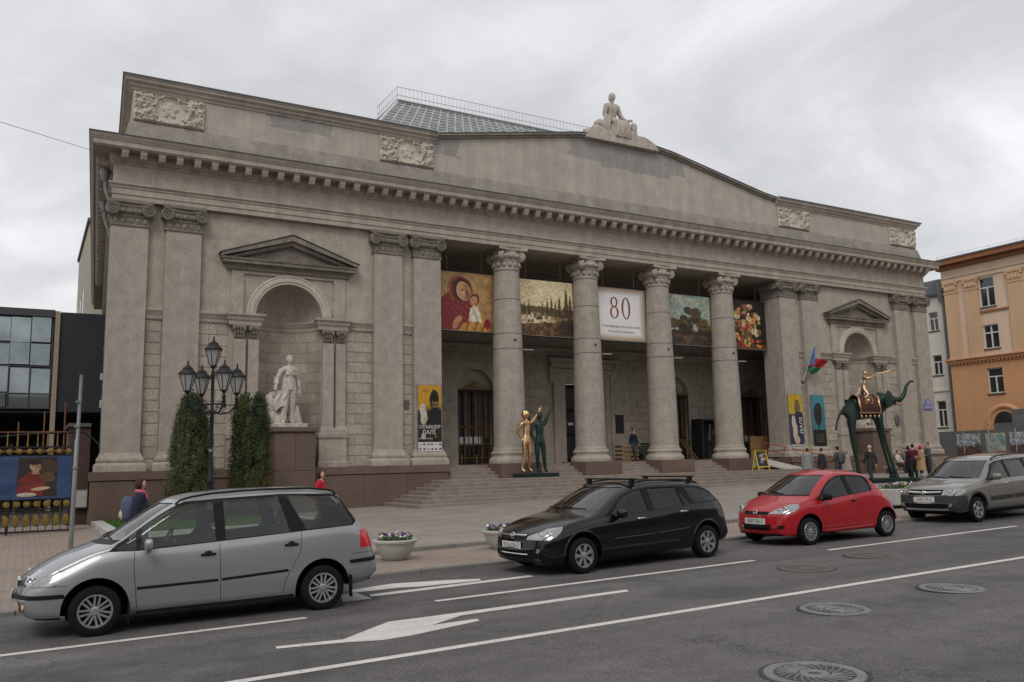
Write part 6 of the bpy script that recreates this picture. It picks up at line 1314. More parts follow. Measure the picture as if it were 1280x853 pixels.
# ---- black estate
est = {'top': [(-.97, .44), (-.96, .56), (-.93, .62), (-.86, .68), (-.62, .775), (-.25, .865), (.10, .925), (.22, .965), (.50, 1.10), (.98, 1.32), (1.18, 1.385), (1.6, 1.435), (2.3, 1.425), (2.95, 1.365), (3.16, 1.30), (3.30, 1.18), (3.50, .98), (3.60, .84), (3.66, .62), (3.68, .46)],
    'belt': [(-.97, .40), (-.92, .54), (-.75, .62), (-.4, .72), (0, .79), (.5, .835), (1.5, .885), (2.6, .955), (3.3, .945), (3.5, .85), (3.68, .42)], 'bot': [(-.97, .36), (-.93, .24), (-.8, .19), (-.4, .19), (0, .20), (2.9, .20), (3.3, .25), (3.55, .28), (3.68, .38)],
    'W': [(-.97, .62), (-.91, .74), (-.75, .82), (-.4, .87), (.2, .885), (2.8, .885), (3.2, .86), (3.55, .80), (3.68, .70)], 'lean': .34, 'rc': .13, 'crown': .05, 'af': .24, 'ar': .20, 'fdec': (1.1, 2.2), 'rdec': (2.2, 3.2), 'wsx': 1.3, 'rwx': 3.0, 'wheels': (.03, 2.86), 'wr': .285, 'ar_': .365, 'ww': .20, 'rim': (7, 'wide'), 'cabin': (.70, 3.1), 'seats': (1.05, 1.9),
    'regions': [('panel_gap', 'side', groove(.62, .83, .60, .60), 'interior', .006), ('panel_gap', 'side', groove(.60, .60, .68, .27), 'interior', .006), ('panel_gap', 'side', groove(1.56, .88, 1.60, .27), 'interior', .006), ('panel_gap', 'side', groove(2.50, .94, 2.36, .60), 'interior', .006),
        ('window_trim', 'side', [(.52, .862), (.80, 1.08), (1.0, 1.195), (1.22, 1.268), (1.6, 1.305), (2.3, 1.300), (2.85, 1.270), (3.10, 1.17), (3.38, 1.005), (3.36, .985), (2.5, .968), (1.5, .895)], 'black_plastic', .002),
        ('side_window', 'side', [(.66, .872), (.93, 1.125), (1.20, 1.240), (1.455, 1.278), (1.50, .908)], 'dark_glass', .010), ('side_window', 'side', [(1.645, .920), (1.605, 1.285), (2.25, 1.280), (2.335, .958)], 'dark_glass', .010), ('side_window', 'side', [(2.30, 1.275), (2.38, .962), (2.52, .975)], 'dark_glass', .010), ('side_window', 'side', [(2.46, 1.270), (2.82, 1.248), (3.07, 1.15), (3.30, 1.010), (2.63, .988)], 'dark_glass', .010),
        ('windscreen', 'frontp', [(-.70, .985), (.70, .985), (.53, 1.325), (-.53, 1.325)], 'screen_glass', .008), ('rear_window', 'rear', [(-.58, 1.0), (.58, 1.0), (.50, 1.28), (-.50, 1.28)], 'dark_glass', .008),
        ('headlight', 'corner', [(-1.0, .575), (-.80, .66), (-.58, .735), (-.36, .765), (-.42, .69), (-.55, .61), (-.72, .565)], 'lamp_clear', -.002), ('grille', 'frontp', [(-.36, .56), (.36, .56), (.40, .645), (-.40, .645)], 'black_plastic', .014), ('air_intake', 'frontp', [(-.62, .28), (.62, .28), (.60, .40), (-.60, .40)], 'black_plastic', .015), ('tail_light', 'corner', [(3.33, .93), (3.46, .96), (3.62, .70), (3.50, .68)], 'lamp_red', -.003), ('bumper_strip', 'corner', [(3.22, .52), (3.8, .54), (3.8, .28), (3.2, .26)], 'black_plastic', -.002)]}
est = nose(est, .84)
A = onRoad(721, 719)+np.array([.17, 0, 0]); B = onRoad(874, 698)+np.array([.17, 0, 0]); loc, rz = seat_car(A, B, .885); rz -= R(1.5); car, _, Wm = make_car(est, 'black estate car with two black roof bars behind the silver people carrier', 'car', loc, rz, 'paint_black', None, 'estate_car'); tilt(car)
strip(car, 'roof_rail', [(1.22, .60, 1.3), (1.6, .595, 1.4), (2.2, .59, 1.4), (2.95, .575, 1.3)], .016, .01, 'black_plastic')
for x in (1.35, 2.75): b = MB(); b.cbox(x-.03, x+.03, -.70, .70, s_top(x, .59)+.096, s_top(x, .59)+.122, .008); b.build('roof_bar', 'black_plastic', car); [MB().cbox(x-.05, x+.05, s_*.59-.035, s_*.59+.035, s_top(x, .59)+.01, s_top(x, .59)+.095, .01).build('bar_foot', 'black_plastic', car) for s_ in (-1, 1)]
for x, z in ((1.30, .80), (2.30, .855)):
    for s_ in (-1, 1): MB().cbox(x-.09, x+.09, s_*(s_side(x, z)+.006)-.018, s_*(s_side(x, z)+.006)+.018, z-.016, z+.016, .008).build('door_handle', 'chrome', car, 40)
strip(car, 'side_moulding', [(.66, .890, .50), (1.57, .896, .525)], .018, .01, 'paint_black'); strip(car, 'side_moulding', [(1.62, .896, .527), (2.40, .890, .56)], .018, .01, 'paint_black')
for fw in (.03, 2.86): strip(car, 'arch_lip', [(fw+.375*math.cos(a), .885, .30+.375*math.sin(a)) for a in np.linspace(R(2), R(178), 22)], .022, .01, 'paint_black')
mirror(car, .78, .84, .895, 'paint_black', 1.05); b = MB(); b.tube([(s_front(y, .635, .002), y, .635) for y in np.linspace(-.36, .36, 9)], .018, 6); b.build('grille_bar', 'chrome', car, 40); badge(car, 0, .625, .055); lamp_bowl(car, .60, .635, .05); lamp_bowl(car, .70, .66, .045); plate(car, -.862, .47, '9716 OH-7')
b = MB(); b.tube([(s_front(y, .34, .002), y, .34) for y in np.linspace(-.4, .4, 9)], .010, 5); b.build('intake_trim', 'chrome', car)
for s_ in (-1, 1): MB().lathe([(.04, .01), (.04, -.006), (.001, -.006)], (s_front(s_*.60, .40), s_*.60, .40), 14, 'x').build('fog_lamp', 'lamp_clear', car, 40)
wipers(car, [((-.5, .995), (.08, 1.03)), ((.0, .995), (.52, 1.02))])
dv = driver(car, 0, 0); dv.parent = car; dv.location = (1.42, .38, .28); dv.rotation_euler = (0, 0, R(-90))
# ---- red hatchback
hat = {'top': [(-.86, .42), (-.85, .56), (-.82, .63), (-.74, .70), (-.50, .80), (-.20, .885), (.0, .945), (.22, 1.08), (.68, 1.315), (.86, 1.38), (1.15, 1.43), (1.65, 1.415), (1.95, 1.35), (2.08, 1.27), (2.25, 1.06), (2.42, .90), (2.56, .80), (2.69, .72), (2.79, .56), (2.81, .42)],
    'belt': [(-.86, .38), (-.80, .56), (-.6, .68), (-.3, .79), (.3, .825), (1.2, .895), (1.9, .955), (2.2, .93), (2.5, .80), (2.81, .38)], 'bot': [(-.86, .34), (-.82, .24), (-.7, .19), (-.3, .19), (0, .20), (2.3, .20), (2.6, .25), (2.81, .34)],
    'W': [(-.86, .52), (-.80, .64), (-.62, .74), (-.25, .79), (.3, .80), (2.0, .80), (2.4, .795), (2.62, .785), (2.81, .71)], 'lean': .30, 'rc': .13, 'crown': .05, 'af': .22, 'ar': .07, 'fdec': (.7, 1.6), 'rdec': (1.4, 2.1), 'wsx': .95, 'rwx': 1.95, 'wheels': (.02, 2.33), 'wr': .265, 'ar_': .335, 'ww': .17, 'rim': (7, 'double'), 'cabin': (.25, 2.1), 'seats': (.60, 1.35),
    'regions': [('panel_gap', 'side', groove(.42, .82, .40, .55), 'interior', .006), ('panel_gap', 'side', groove(.40, .55, .47, .27), 'interior', .006), ('panel_gap', 'side', groove(1.42, .92, 1.50, .27), 'interior', .006), ('panel_gap', 'side', groove(1.95, .95, 1.92, .60), 'interior', .006),
        ('window_trim', 'side', [(.28, .835), (.55, 1.07), (.80, 1.225), (1.03, 1.305), (1.25, 1.325), (1.80, 1.285), (1.92, 1.22), (1.985, 1.03), (1.955, .965), (1.30, .915)], 'black_plastic', .002), ('side_window', 'side', [(.42, .862), (.62, 1.07), (.84, 1.215), (1.05, 1.285), (1.19, 1.295), (1.255, .928)], 'dark_glass', .010), ('side_window', 'side', [(1.38, .940), (1.31, 1.298), (1.78, 1.262), (1.88, 1.20), (1.945, 1.04), (1.92, .975)], 'dark_glass', .010),
        ('windscreen', 'frontp', [(-.62, .975), (.62, .975), (.47, 1.33), (-.47, 1.33)], 'screen_glass', .008), ('rear_window', 'rear', [(-.52, .95), (.52, .95), (.44, 1.26), (-.44, 1.26)], 'dark_glass', .008), ('cowl', 'frontp', [(-.64, .94), (.64, .94), (.63, .972), (-.63, .972)], 'black_plastic', .004),
        ('headlight', 'corner', [(-.80, .63), (-.64, .71), (-.36, .795), (-.22, .80), (-.26, .73), (-.40, .66), (-.60, .62)], 'lamp_clear', -.003), ('grille', 'frontp', [(-.30, .60), (.30, .60), (.34, .665), (-.34, .665)], 'black_plastic', .015), ('air_intake', 'frontp', [(-.34, .30), (.34, .30), (.40, .42), (-.40, .42)], 'black_plastic', .020), ('fog_recess', 'frontp', [(.50, .33), (.62, .34), (.62, .41), (.50, .40)], 'black_plastic', .012), ('fog_recess', 'frontp', [(-.50, .33), (-.50, .40), (-.62, .41), (-.62, .34)], 'black_plastic', .012), ('tail_light', 'corner', [(2.28, .76), (2.22, .98), (2.38, .97), (2.52, .80), (2.50, .76)], 'lamp_red', -.003)]}
hat = nose(hat, .80)
A = onRoad(1015, 682); B = onRoad(1110, 671); loc, rz = seat_car(A, B, .80); car, _, Wm = make_car(hat, 'small bright red hatchback with dark mirrors', 'car', loc, rz, 'paint_red', None, 'hatchback_car'); tilt(car)
mirror(car, .46, .76, .90, 'black_plastic', 1.0); plate(car, -.735, .475, '5607 EA-7')
for s_ in (-1, 1):
    MB().cbox(1.27, 1.37, s_*(s_side(1.32, .795)+.006)-.016, s_*(s_side(1.32, .795)+.006)+.016, .775, .815, .008).build('door_handle', 'black_plastic', car, 40)
strip(car, 'sill_moulding', [(.45, .800, .25), (1.9, .805, .27)], .03, .01, 'paint_red'); badge(car, 0, .635, .055); lamp_bowl(car, .58, .705, .06); lamp_bowl(car, .50, .675, .04)
wipers(car, [((-.1, .985), (.45, 1.03))]); MB().tube([(.90, 0, s_top(.9, 0)-.01), (.96, 0, s_top(.9, 0)+.07)], .006, 5).build('aerial', 'black_plastic', car)
dv = driver(car, 0, 0); dv.parent = car; dv.location = (1.02, .32, .26); dv.rotation_euler = (0, 0, R(-90))
# ---- tan estate
lad = {'top': [(-.84, .50), (-.83, .66), (-.80, .75), (-.72, .82), (-.40, .905), (.0, .965), (.16, 1.0), (.40, 1.14), (.88, 1.42), (1.05, 1.49), (1.5, 1.56), (2.3, 1.60), (3.1, 1.595), (3.40, 1.55), (3.52, 1.42), (3.62, 1.0), (3.66, .70), (3.67, .45)],
    'belt': [(-.84, .46), (-.78, .68), (-.5, .80), (-.1, .89), (.5, .95), (1.5, .985), (2.6, 1.01), (3.4, 1.02), (3.67, .42)], 'bot': [(-.84, .42), (-.80, .29), (-.65, .24), (0, .24), (2.9, .24), (3.4, .30), (3.67, .40)],
    'W': [(-.84, .66), (-.78, .77), (-.6, .83), (-.1, .865), (3.0, .87), (3.4, .85), (3.67, .76)], 'lean': .24, 'rc': .13, 'crown': .05, 'af': .22, 'ar': .10, 'fdec': (1.0, 2.2), 'rdec': (2.6, 3.4), 'wsx': 1.15, 'rwx': 3.3, 'wheels': (0, 2.9), 'wr': .30, 'ar_': .385, 'ww': .20, 'rim': (6, 'wide'), 'cabin': (.65, 3.3), 'seats': (1.0, 1.9),
    'regions': [('panel_gap', 'side', groove(.55, .94, .52, .30), 'interior', .006), ('panel_gap', 'side', groove(1.56, .98, 1.60, .30), 'interior', .006), ('panel_gap', 'side', groove(2.5, 1.0, 2.4, .60), 'interior', .006),
        ('window_trim', 'side', [(.50, .965), (.95, 1.34), (1.15, 1.41), (1.5, 1.445), (2.5, 1.47), (3.3, 1.46), (3.45, 1.05), (2.6, 1.025), (1.5, 1.0)], 'black_plastic', .002), ('side_window', 'side', [(.62, .985), (1.0, 1.33), (1.2, 1.40), (1.42, 1.425), (1.52, 1.01)], 'dark_glass', .010), ('side_window', 'side', [(1.62, 1.015), (1.53, 1.43), (2.3, 1.45), (2.45, 1.03)], 'dark_glass', .010), ('side_window', 'side', [(2.55, 1.035), (2.42, 1.45), (3.25, 1.44), (3.38, 1.06)], 'dark_glass', .010),
        ('windscreen', 'frontp', [(-.70, 1.02), (.70, 1.02), (.56, 1.43), (-.56, 1.43)], 'screen_glass', .008), ('headlight', 'corner', [(-.90, .66), (-.80, .77), (-.52, .815), (-.36, .80), (-.40, .72), (-.60, .66)], 'lamp_clear', -.002), ('grille', 'frontp', [(-.42, .66), (.42, .66), (.46, .79), (-.46, .79)], 'black_plastic', .014),
        ('cladding', 'corner', [(-1.0, .2), (-1.0, .645), (-.40, .655), (-.36, .2)], 'dark_cladding', -.003), ('air_intake', 'frontp', [(-.5, .34), (.5, .34), (.55, .46), (-.55, .46)], 'black_plastic', .012), ('side_cladding', 'side', [(.54, .48), (1.55, .50), (1.55, .60), (.54, .58)], 'dark_cladding', -.006), ('side_cladding', 'side', [(1.62, .50), (2.45, .53), (2.45, .62), (1.62, .60)], 'dark_cladding', -.006), ('sill', 'side', [(.4, .2), (2.5, .2), (2.5, .30), (.4, .30)], 'dark_cladding', -.003)]}
A = onRoad(1226, 653); loc, rz = seat_car(A, A+np.array([1, .030, 0]), .87); car, _, Wm = make_car(lad, 'beige tan estate car with dark lower cladding and roof rails', 'car', loc, rz, 'paint_taupe', None, 'wagon_car'); tilt(car)
mirror(car, .72, .82, 1.03, 'paint_taupe', 1.1); plate(car, -.898, .555, '3201 PI-3'); b = MB(); b.tube([(s_front(y, .72, .004), y, .72+.08*y*y) for y in np.linspace(-.42, .42, 9)], .024, 6); b.build('grille_bar', 'chrome', car, 40)
b = MB(); b.ell((s_front(0, .72)-.02, 0, .72), (.02, .07, .045), 12, 8); b.build('badge', 'chrome', car, 40); lamp_bowl(car, .56, .735, .055); lamp_bowl(car, .67, .75, .045); b = MB(); b.tube([(s_front(y, .32, .0), y, .32) for y in np.linspace(-.55, .55, 11)], .022, 6); b.build('skid_trim', 'rim_silver', car, 40)
for fw in (0, 2.9): strip(car, 'arch_lip', [(fw+.40*math.cos(a), .868, .315+.40*math.sin(a)) for a in np.linspace(R(-5), R(185), 22)], .035, .01, 'dark_cladding')
strip(car, 'roof_rail', [(1.15, .60, 1.50), (1.35, .59, 1.585), (3.0, .58, 1.63), (3.2, .58, 1.56)], .02, .01, 'black_plastic')
for x in (1.30, 2.30):
    for s_ in (-1, 1): MB().cbox(x-.09, x+.09, s_*(s_side(x, .875)+.006)-.018, s_*(s_side(x, .875)+.006)+.018, .86, .89, .008).build('door_handle', 'chrome', car, 40)
for s_ in (-1, 1): MB().lathe([(.045, .01), (.045, -.006), (.001, -.006)], (s_front(s_*.60, .43), s_*.60, .43), 14, 'x').build('fog_lamp', 'lamp_clear', car, 40)
wipers(car, [((-.55, 1.035), (.0, 1.07)), ((.0, 1.035), (.5, 1.07))]); MB().tube([(1.1, 0, s_top(1.1, 0)-.01), (1.15, 0, s_top(1.1, 0)+.07)], .006, 5).build('aerial', 'black_plastic', car)
# ---- charcoal SUV farther up the street
suv = {'top': [(-.90, .60), (-.88, .85), (-.8, .95), (-.3, 1.05), (.15, 1.12), (.9, 1.62), (1.2, 1.72), (2.0, 1.78), (3.0, 1.72), (3.3, 1.6), (3.55, 1.15), (3.65, .8), (3.68, .5)], 'belt': [(-.9, .56), (-.8, .82), (-.3, .95), (.5, 1.05), (1.8, 1.1), (3.2, 1.15), (3.68, .48)], 'bot': [(-.9, .45), (-.8, .32), (0, .28), (2.8, .28), (3.68, .45)], 'W': [(-.9, .70), (-.75, .85), (0, .93), (2.9, .93), (3.4, .88), (3.68, .78)], 'lean': .30, 'af': .25, 'ar': .15, 'fdec': (1.0, 2.2), 'rdec': (2.4, 3.3), 'wsx': 1.2, 'rwx': 3.1, 'wheels': (0, 2.7), 'wr': .35, 'ar_': .43, 'ww': .22, 'rim': (5, 'wide'), 'cabin': (.65, 3.2), 'seats': (1.0, 1.9),
    'regions': [('side_window', 'side', [(.60, 1.08), (1.0, 1.50), (1.3, 1.60), (1.62, 1.63), (1.66, 1.12)], 'dark_glass', .008), ('side_window', 'side', [(1.76, 1.13), (1.72, 1.64), (2.4, 1.64), (2.55, 1.15)], 'dark_glass', .008), ('side_window', 'side', [(2.64, 1.16), (2.5, 1.63), (3.0, 1.57), (3.25, 1.2)], 'dark_glass', .008), ('windscreen', 'frontp', [(-.7, 1.16), (.7, 1.16), (.58, 1.62), (-.58, 1.62)], 'car_glass', .008), ('tail_light', 'corner', [(3.30, .95), (3.34, 1.22), (3.60, 1.20), (3.66, .95)], 'lamp_red', -.003), ('headlight', 'corner', [(-.95, .78), (-.7, .92), (-.45, .93), (-.55, .8)], 'lamp_clear', -.002)]}
make_car(suv, 'dark charcoal car parked farther up the street behind the tan estate', 'car', (1.6, -18.0, zroad(3)+.05), R(2), 'paint_charcoal', None, 'parked_car')

# ================================================================ street furniture and planting
def street_lamp(x, y):
    z = ground(x, y)+.1; t = thing('street_lamp', 'black iron street lamp with five lanterns between the clipped evergreens', 'lamp', (x, y, z)); H = 5.0
    b = MB(); b.lathe([(.20, 0), (.20, .10), (.16, .14), (.16, .5), (.12, .58), (.09, .66), (.085, 1.2), (.10, 1.24), (.10, 1.32), (.07, 1.4), (.062, 3.4), (.085, 3.45), (.085, 3.52), (.055, 3.58), (.05, 4.55), (.075, 4.62), (.06, 4.72)], n=16); b.build('post', 'iron', t, 35)
    MB().lathe([(.064, 2.20), (.072, 2.21), (.072, 2.28), (.064, 2.29)], n=16, cap=False).build('band', 'zinc', t, 35)
    def lantern(px, py, pz, s):
        l = thing_part('lantern', t, (px, py, pz))
        b = MB(); b.lathe([(.03, 0), (.06, .03), (.05, .08), (.035, .12), (.06, .16), (.10*s, .20)], n=12); b.lathe([(.30*s, .80*s), (.315*s, .82*s), (.30*s, .86*s), (.20*s, .95*s), (.17*s, .98*s), (.17*s, 1.02*s), (.07*s, 1.10*s), (.05*s, 1.13*s), (.02, 1.16*s), (.035, 1.20*s), (.01, 1.30*s)], n=12, cap=False)
        for k in range(6): a = 2*math.pi*k/6; b.tube([(.10*s*math.cos(a), .10*s*math.sin(a), .20), (.28*s*math.cos(a), .28*s*math.sin(a), .82*s)], .014, 5)
        b.lathe([(.10*s, .19), (.115*s, .20), (.115*s, .23), (.10*s, .24)], n=6, cap=False); b.build('lantern_frame', 'iron', l, 30)
        q = MB()
        for k in range(6):
            a, c = 2*math.pi*k/6, 2*math.pi*(k+1)/6; q.add([(.095*s*math.cos(a), .095*s*math.sin(a), .21), (.095*s*math.cos(c), .095*s*math.sin(c), .21), (.27*s*math.cos(c), .27*s*math.sin(c), .81*s), (.27*s*math.cos(a), .27*s*math.sin(a), .81*s)], [(0, 1, 2, 3)])
        q.build('lantern_glass', 'lantern_glass', l, None, False)
    lantern(0, 0, 4.72, .92)
    for k in range(4):
        a = R(14)+k*math.pi/2; c, s_ = math.cos(a), math.sin(a); L = .82
        b = MB(); P = [(.05, 3.52), (.25, 3.40), (.55, 3.45), (.72, 3.62), (L, 3.72)]; b.tube([(r*c, r*s_, zz_) for r, zz_ in P], .026, 6); P = [(.05, 3.72), (.5, 3.70), (L, 3.72)]; b.tube([(r*c, r*s_, zz_) for r, zz_ in P], .018, 6)
        b.tube([((.35+.12*(1-.8*i/20)*math.cos(i/20*9))*c, (.35+.12*(1-.8*i/20)*math.cos(i/20*9))*s_, 3.57+.10*(1-.8*i/20)*math.sin(i/20*9)) for i in range(21)], .013, 5); b.lathe([(.07, 3.56), (.08, 3.60), (.05, 3.86), (.06, 3.9)], (L*c, L*s_, 0), 10); b.build('bracket_arm', 'iron', t, 40); lantern(L*c, L*s_, 3.88, .92)
def thing_part(name, parent, loc):
    o = bpy.data.objects.new(name, None); COL.objects.link(o); o.parent = parent; o.location = loc; o.empty_display_size = .1; return o
def frosted():
    m = bpy.data.materials.new('lantern_glass'); m.use_nodes = True; p = m.node_tree.nodes['Principled BSDF']; p.inputs['Base Color'].default_value = (.42, .43, .42, 1); p.inputs['Roughness'].default_value = .25; p.inputs['Alpha'].default_value = .72; MATS['lantern_glass'] = m
frosted()
LP = onY(262.5, 600, -5.0); street_lamp(float(LP[0]), -5.0)
def leafy(name, m, parent, N, fn, size, seed, jit=.5):
    g = np.random.default_rng(seed); b = MB(); V = []; F = []
    for i in range(N):
        p, nrm = fn(g); s = size*(.6+.8*g.random()); u = Vector(g.normal(size=3))+Vector((0, 0, 1.6 if size < .07 and m.startswith('thuja') else 0)); n = (Vector(nrm)+jit*Vector(g.normal(size=3))).normalized(); u = (u-n*u.dot(n)).normalized(); w = n.cross(u)*.55; P = Vector(p); o = len(V); V += [P-u*s, P-w*s*.6+n*s*.1, P+u*s, P+w*s*.6+n*s*.1]; F.append((o, o+1, o+2, o+3))
    b.v = [tuple(v) for v in V]; b.f = F; b.m = [0]*len(F); return b.build(name, m, parent, None, False)
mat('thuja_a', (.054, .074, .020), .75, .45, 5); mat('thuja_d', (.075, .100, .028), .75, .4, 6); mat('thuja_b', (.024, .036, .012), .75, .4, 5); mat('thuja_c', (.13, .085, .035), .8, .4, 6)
def thuja(x, y, h, r, seed, label, twin=False):
    z = ground(x, y)+.06; t = thing('clipped_evergreen', label, 'tree', (x, y, z), 0, None); b = MB(); b.tube([(0, 0, 0), (.02, 0, h*.4), (0, .02, h*.8)], [.09, .06, .02], 8)
    g = np.random.default_rng(seed)
    for k in range(26): a = g.random()*6.28; zz_ = h*(.1+.75*g.random()); b.tube([(0, 0, zz_), (.55*r*math.cos(a), .55*r*math.sin(a), zz_+.35)], [.02, .008], 4)
    b.build('trunk', 'bark', t, 60)
    pf = pchip([(0, .84), (.2, 1.0), (.5, .93), (.75, .76), (.9, .54), (.97, .32), (1, .12)]); prof = lambda q: r*pf(q)
    sets = {'crown': [], 'inner_crown': [], 'dry_sprays': [], 'light_sprays': []}
    for k in range(1100):                                  # upright sprays gathered in tufts
        zc = h*(.02+.97*g.random()); q = zc/h; a = g.random()*6.28; lump = 1+.07*math.sin(3*a+2.1*zc+seed)+.06*math.sin(7*a-3.7*zc); rr = prof(q)*lump*(.55+.43*g.random()**.4)
        x_, y_ = rr*math.cos(a), rr*math.sin(a)
        if twin and q > .78: x_ += .13*math.copysign(1, x_)
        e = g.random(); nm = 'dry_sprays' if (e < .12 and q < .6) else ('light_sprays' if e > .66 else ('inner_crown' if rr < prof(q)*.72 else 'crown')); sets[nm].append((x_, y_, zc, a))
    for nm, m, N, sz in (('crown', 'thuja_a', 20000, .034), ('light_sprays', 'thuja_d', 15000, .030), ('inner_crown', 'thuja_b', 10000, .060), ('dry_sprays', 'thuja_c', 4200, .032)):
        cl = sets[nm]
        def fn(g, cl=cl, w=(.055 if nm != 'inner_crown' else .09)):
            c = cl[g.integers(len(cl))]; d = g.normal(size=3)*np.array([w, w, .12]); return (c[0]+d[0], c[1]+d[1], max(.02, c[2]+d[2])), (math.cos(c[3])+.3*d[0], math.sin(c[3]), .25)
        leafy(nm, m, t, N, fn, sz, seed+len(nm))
TP = onY(237, 600, -3.2); thuja(float(TP[0]), -3.2, 4.10, .74, 21, 'clipped evergreen with a single rounded top, beside the woman with the backpack'); TP = onY(312, 600, -3.2); thuja(float(TP[0]), -3.2, 4.12, .73, 33, 'clipped evergreen with a slightly split top in front of the marble statue', True)
# lawn with stone edge
lx0, lx1, ly0, ly1 = -23.55, -18.2, -8.2, -.5
b = MB(); LZ = lambda x, y: zplaza(x, y)
for (xa, ya), (xb2, yb2) in (((lx0-.35, ly0-.25), (lx1, ly0)), ((lx0-.35, ly0), (lx0, ly1)), ((lx1-.2, ly0), (lx1, ly1))):
    b.add([(xa, ya, LZ(xa, ya)-.1), (xb2, ya, LZ(xb2, ya)-.1), (xb2, yb2, LZ(xb2, yb2)-.1), (xa, yb2, LZ(xa, yb2)-.1), (xa, ya, LZ(xa, ya)+.16), (xb2, ya, LZ(xb2, ya)+.16), (xb2, yb2, LZ(xb2, yb2)+.16), (xa, yb2, LZ(xa, yb2)+.16)], [(0, 3, 2, 1), (4, 5, 6, 7), (0, 1, 5, 4), (1, 2, 6, 5), (2, 3, 7, 6), (3, 0, 4, 7)])
tag(b.build('lawn_edging', 'concrete'), 'low pale stone edging round the lawn below the museum', 'edging')
sheet('lawn', lx0-.05, lx1-.1, ly0-.02, ly1, lambda x, y: LZ(x, y)+.13, 10, 8, mat('lawn_soil', (.035, .075, .012), .95, .3, 3))
mat('grass', (.060, .135, .018), .8, .35, 3)
g = np.random.default_rng(9); V = []; F = []
for i in range(18000):
    x = lx0+(lx1-lx0-.25)*g.random(); y = ly0+(ly1-ly0)*g.random(); z = LZ(x, y)+.12; a = g.random()*6.28; h = .05+.06*g.random(); dx, dy = .010*math.cos(a), .010*math.sin(a); o = len(V); V += [(x-dx, y-dy, z), (x+dx, y+dy, z), (x+.03*g.normal(), y+.03*g.normal(), z+h)]; F.append((o, o+1, o+2))
b = MB(); b.v = V; b.f = F; b.m = [0]*len(F); gr = stuff(b.build('grass', 'grass', None, None, False)); tag(gr, 'short green grass of the lawn beside the museum', 'grass')
# planters
def planter(px, py, label, s=1.0, rect=False):
    P = onG(px, py); x, y = float(P[0]), float(P[1]); z = ground(x, y)+.001; t = thing('flower_planter', label, 'planter', (x, y, z), 0, 'pale planters along the kerb'); t.scale = (1, 1, 1) if rect else (.88, .88, .84)
    if rect: MB().cbox(-.75, .75, -.4, .4, 0, .48, .03).build('bowl', 'concrete', t); MB().box(-.68, .68, -.34, .34, .46, .49).build('soil', 'soil', t)
    else:
        MB().lathe([(.26*s, 0), (.29*s, .02), (.36*s, .10), (.46*s, .28), (.50*s, .38), (.53*s, .385), (.545*s, .43), (.53*s, .455), (.48*s, .455), (.46*s, .40), (.001, .40)], n=40, cap=False).build('bowl', 'concrete', t, 40); MB().lathe([(.465*s, .405), (.001, .43)], n=24, cap=False).build('soil', 'soil', t)
    zt = .43 if not rect else .49; wx, wy = (.42*s, .42*s) if not rect else (.64, .3)
    def spot(g): 
        while True:
            a, c = g.uniform(-1, 1), g.uniform(-1, 1)
            if rect or a*a+c*c < 1: return a*wx, c*wy
    def fl(g): a, c = spot(g); return (a, c, zt+.09*g.random()), (g.normal()*.4, g.normal()*.4, 1)
    leafy('leaves', 'foliage_flower', t, 1300, fl, .026, int(px))
    for nm, m, N in (('purple_flowers', 'petal_purple', 34), ('white_flowers', 'petal_white', 22), ('yellow_flowers', 'petal_yellow', 6)):
        gg = np.random.default_rng(int(px)+N); b = MB()
        for i in range(N):
            a, c = spot(gg); h = zt+.09+.07*gg.random(); yaw = gg.random()*6.28; til = R(50)+gg.normal()*.3; M = Matrix.Translation((a, c, h)) @ Matrix.Rotation(yaw if gg.random() > .5 else gg.normal()*.6, 4, 'Z') @ Matrix.Rotation(til, 4, 'X'); q = []
            for k in range(10): w = 2*math.pi*k/10; rr = .034*(1 if k % 2 else .72); q.append(tuple(M @ Vector((rr*math.cos(w), rr*math.sin(w), .004*math.cos(2*w)))))
            b.add(q, [tuple(range(10))]); b.tube([(a, c, zt), tuple(M @ Vector((0, 0, -.003)))], .004, 3)
        stuff(b.build(nm, m, t, None, False))
planter(494, 700, 'round pale planter of pansies beside the tail of the silver people carrier', .88); planter(628, 686, 'round pale planter of pansies beside the nose of the black estate', .88); planter(1128, 634, 'pale box planter of flowers between the red hatchback and the tan estate', 1, True)
# sign pole and box at the left corner
P = onG(88, 688); t = thing('steel_pole', 'plain grey steel pole standing on the pavement by the ornate gate', 'pole', (float(P[0]), float(P[1]), float(P[2]))); MB().tube([(0, 0, 0), (.02, 0, 2.6), (.03, 0, 2.62), (.05, 0, 4.2)], [.055, .055, .042, .042], 10).build('tube', 'zinc', t, 40); [MB().lathe([(.058, z), (.07, z+.01), (.07, z+.05), (.058, z+.06)], (.015, 0, 0), 10, cap=False).build('clamp', 'zinc', t, 40) for z in (1.9, 2.9, 3.5)]
# cables
def cable(pts, r, label, m='dark_iron'): tag(MB().tube(pts, r, 5).build('cable', m, None, 60), label, 'cable')
a = np.array(onY(-60, 132, -10)); c = np.array([-24.45, .3, 11.75]); a = c+(a-c)*9; cable([tuple(a+(c-a)*k/16-np.array([0, 0, .1*math.sin(math.pi*k/16)])) for k in range(17)], .008, 'thin overhead wire running to the museum cornice corner')
p0 = onY(-20, 548, -2.6); p1 = onY(104, 541, -1.5); p2 = onY(124, 556, -.2); cable([tuple(p0), tuple((p0+p1)/2+np.array([0, 0, .06])), tuple(p1), tuple((p1+p2)/2+np.array([0, 0, .05])), tuple(p2)], .03, 'sagging black cable crossing above the ornate gate')

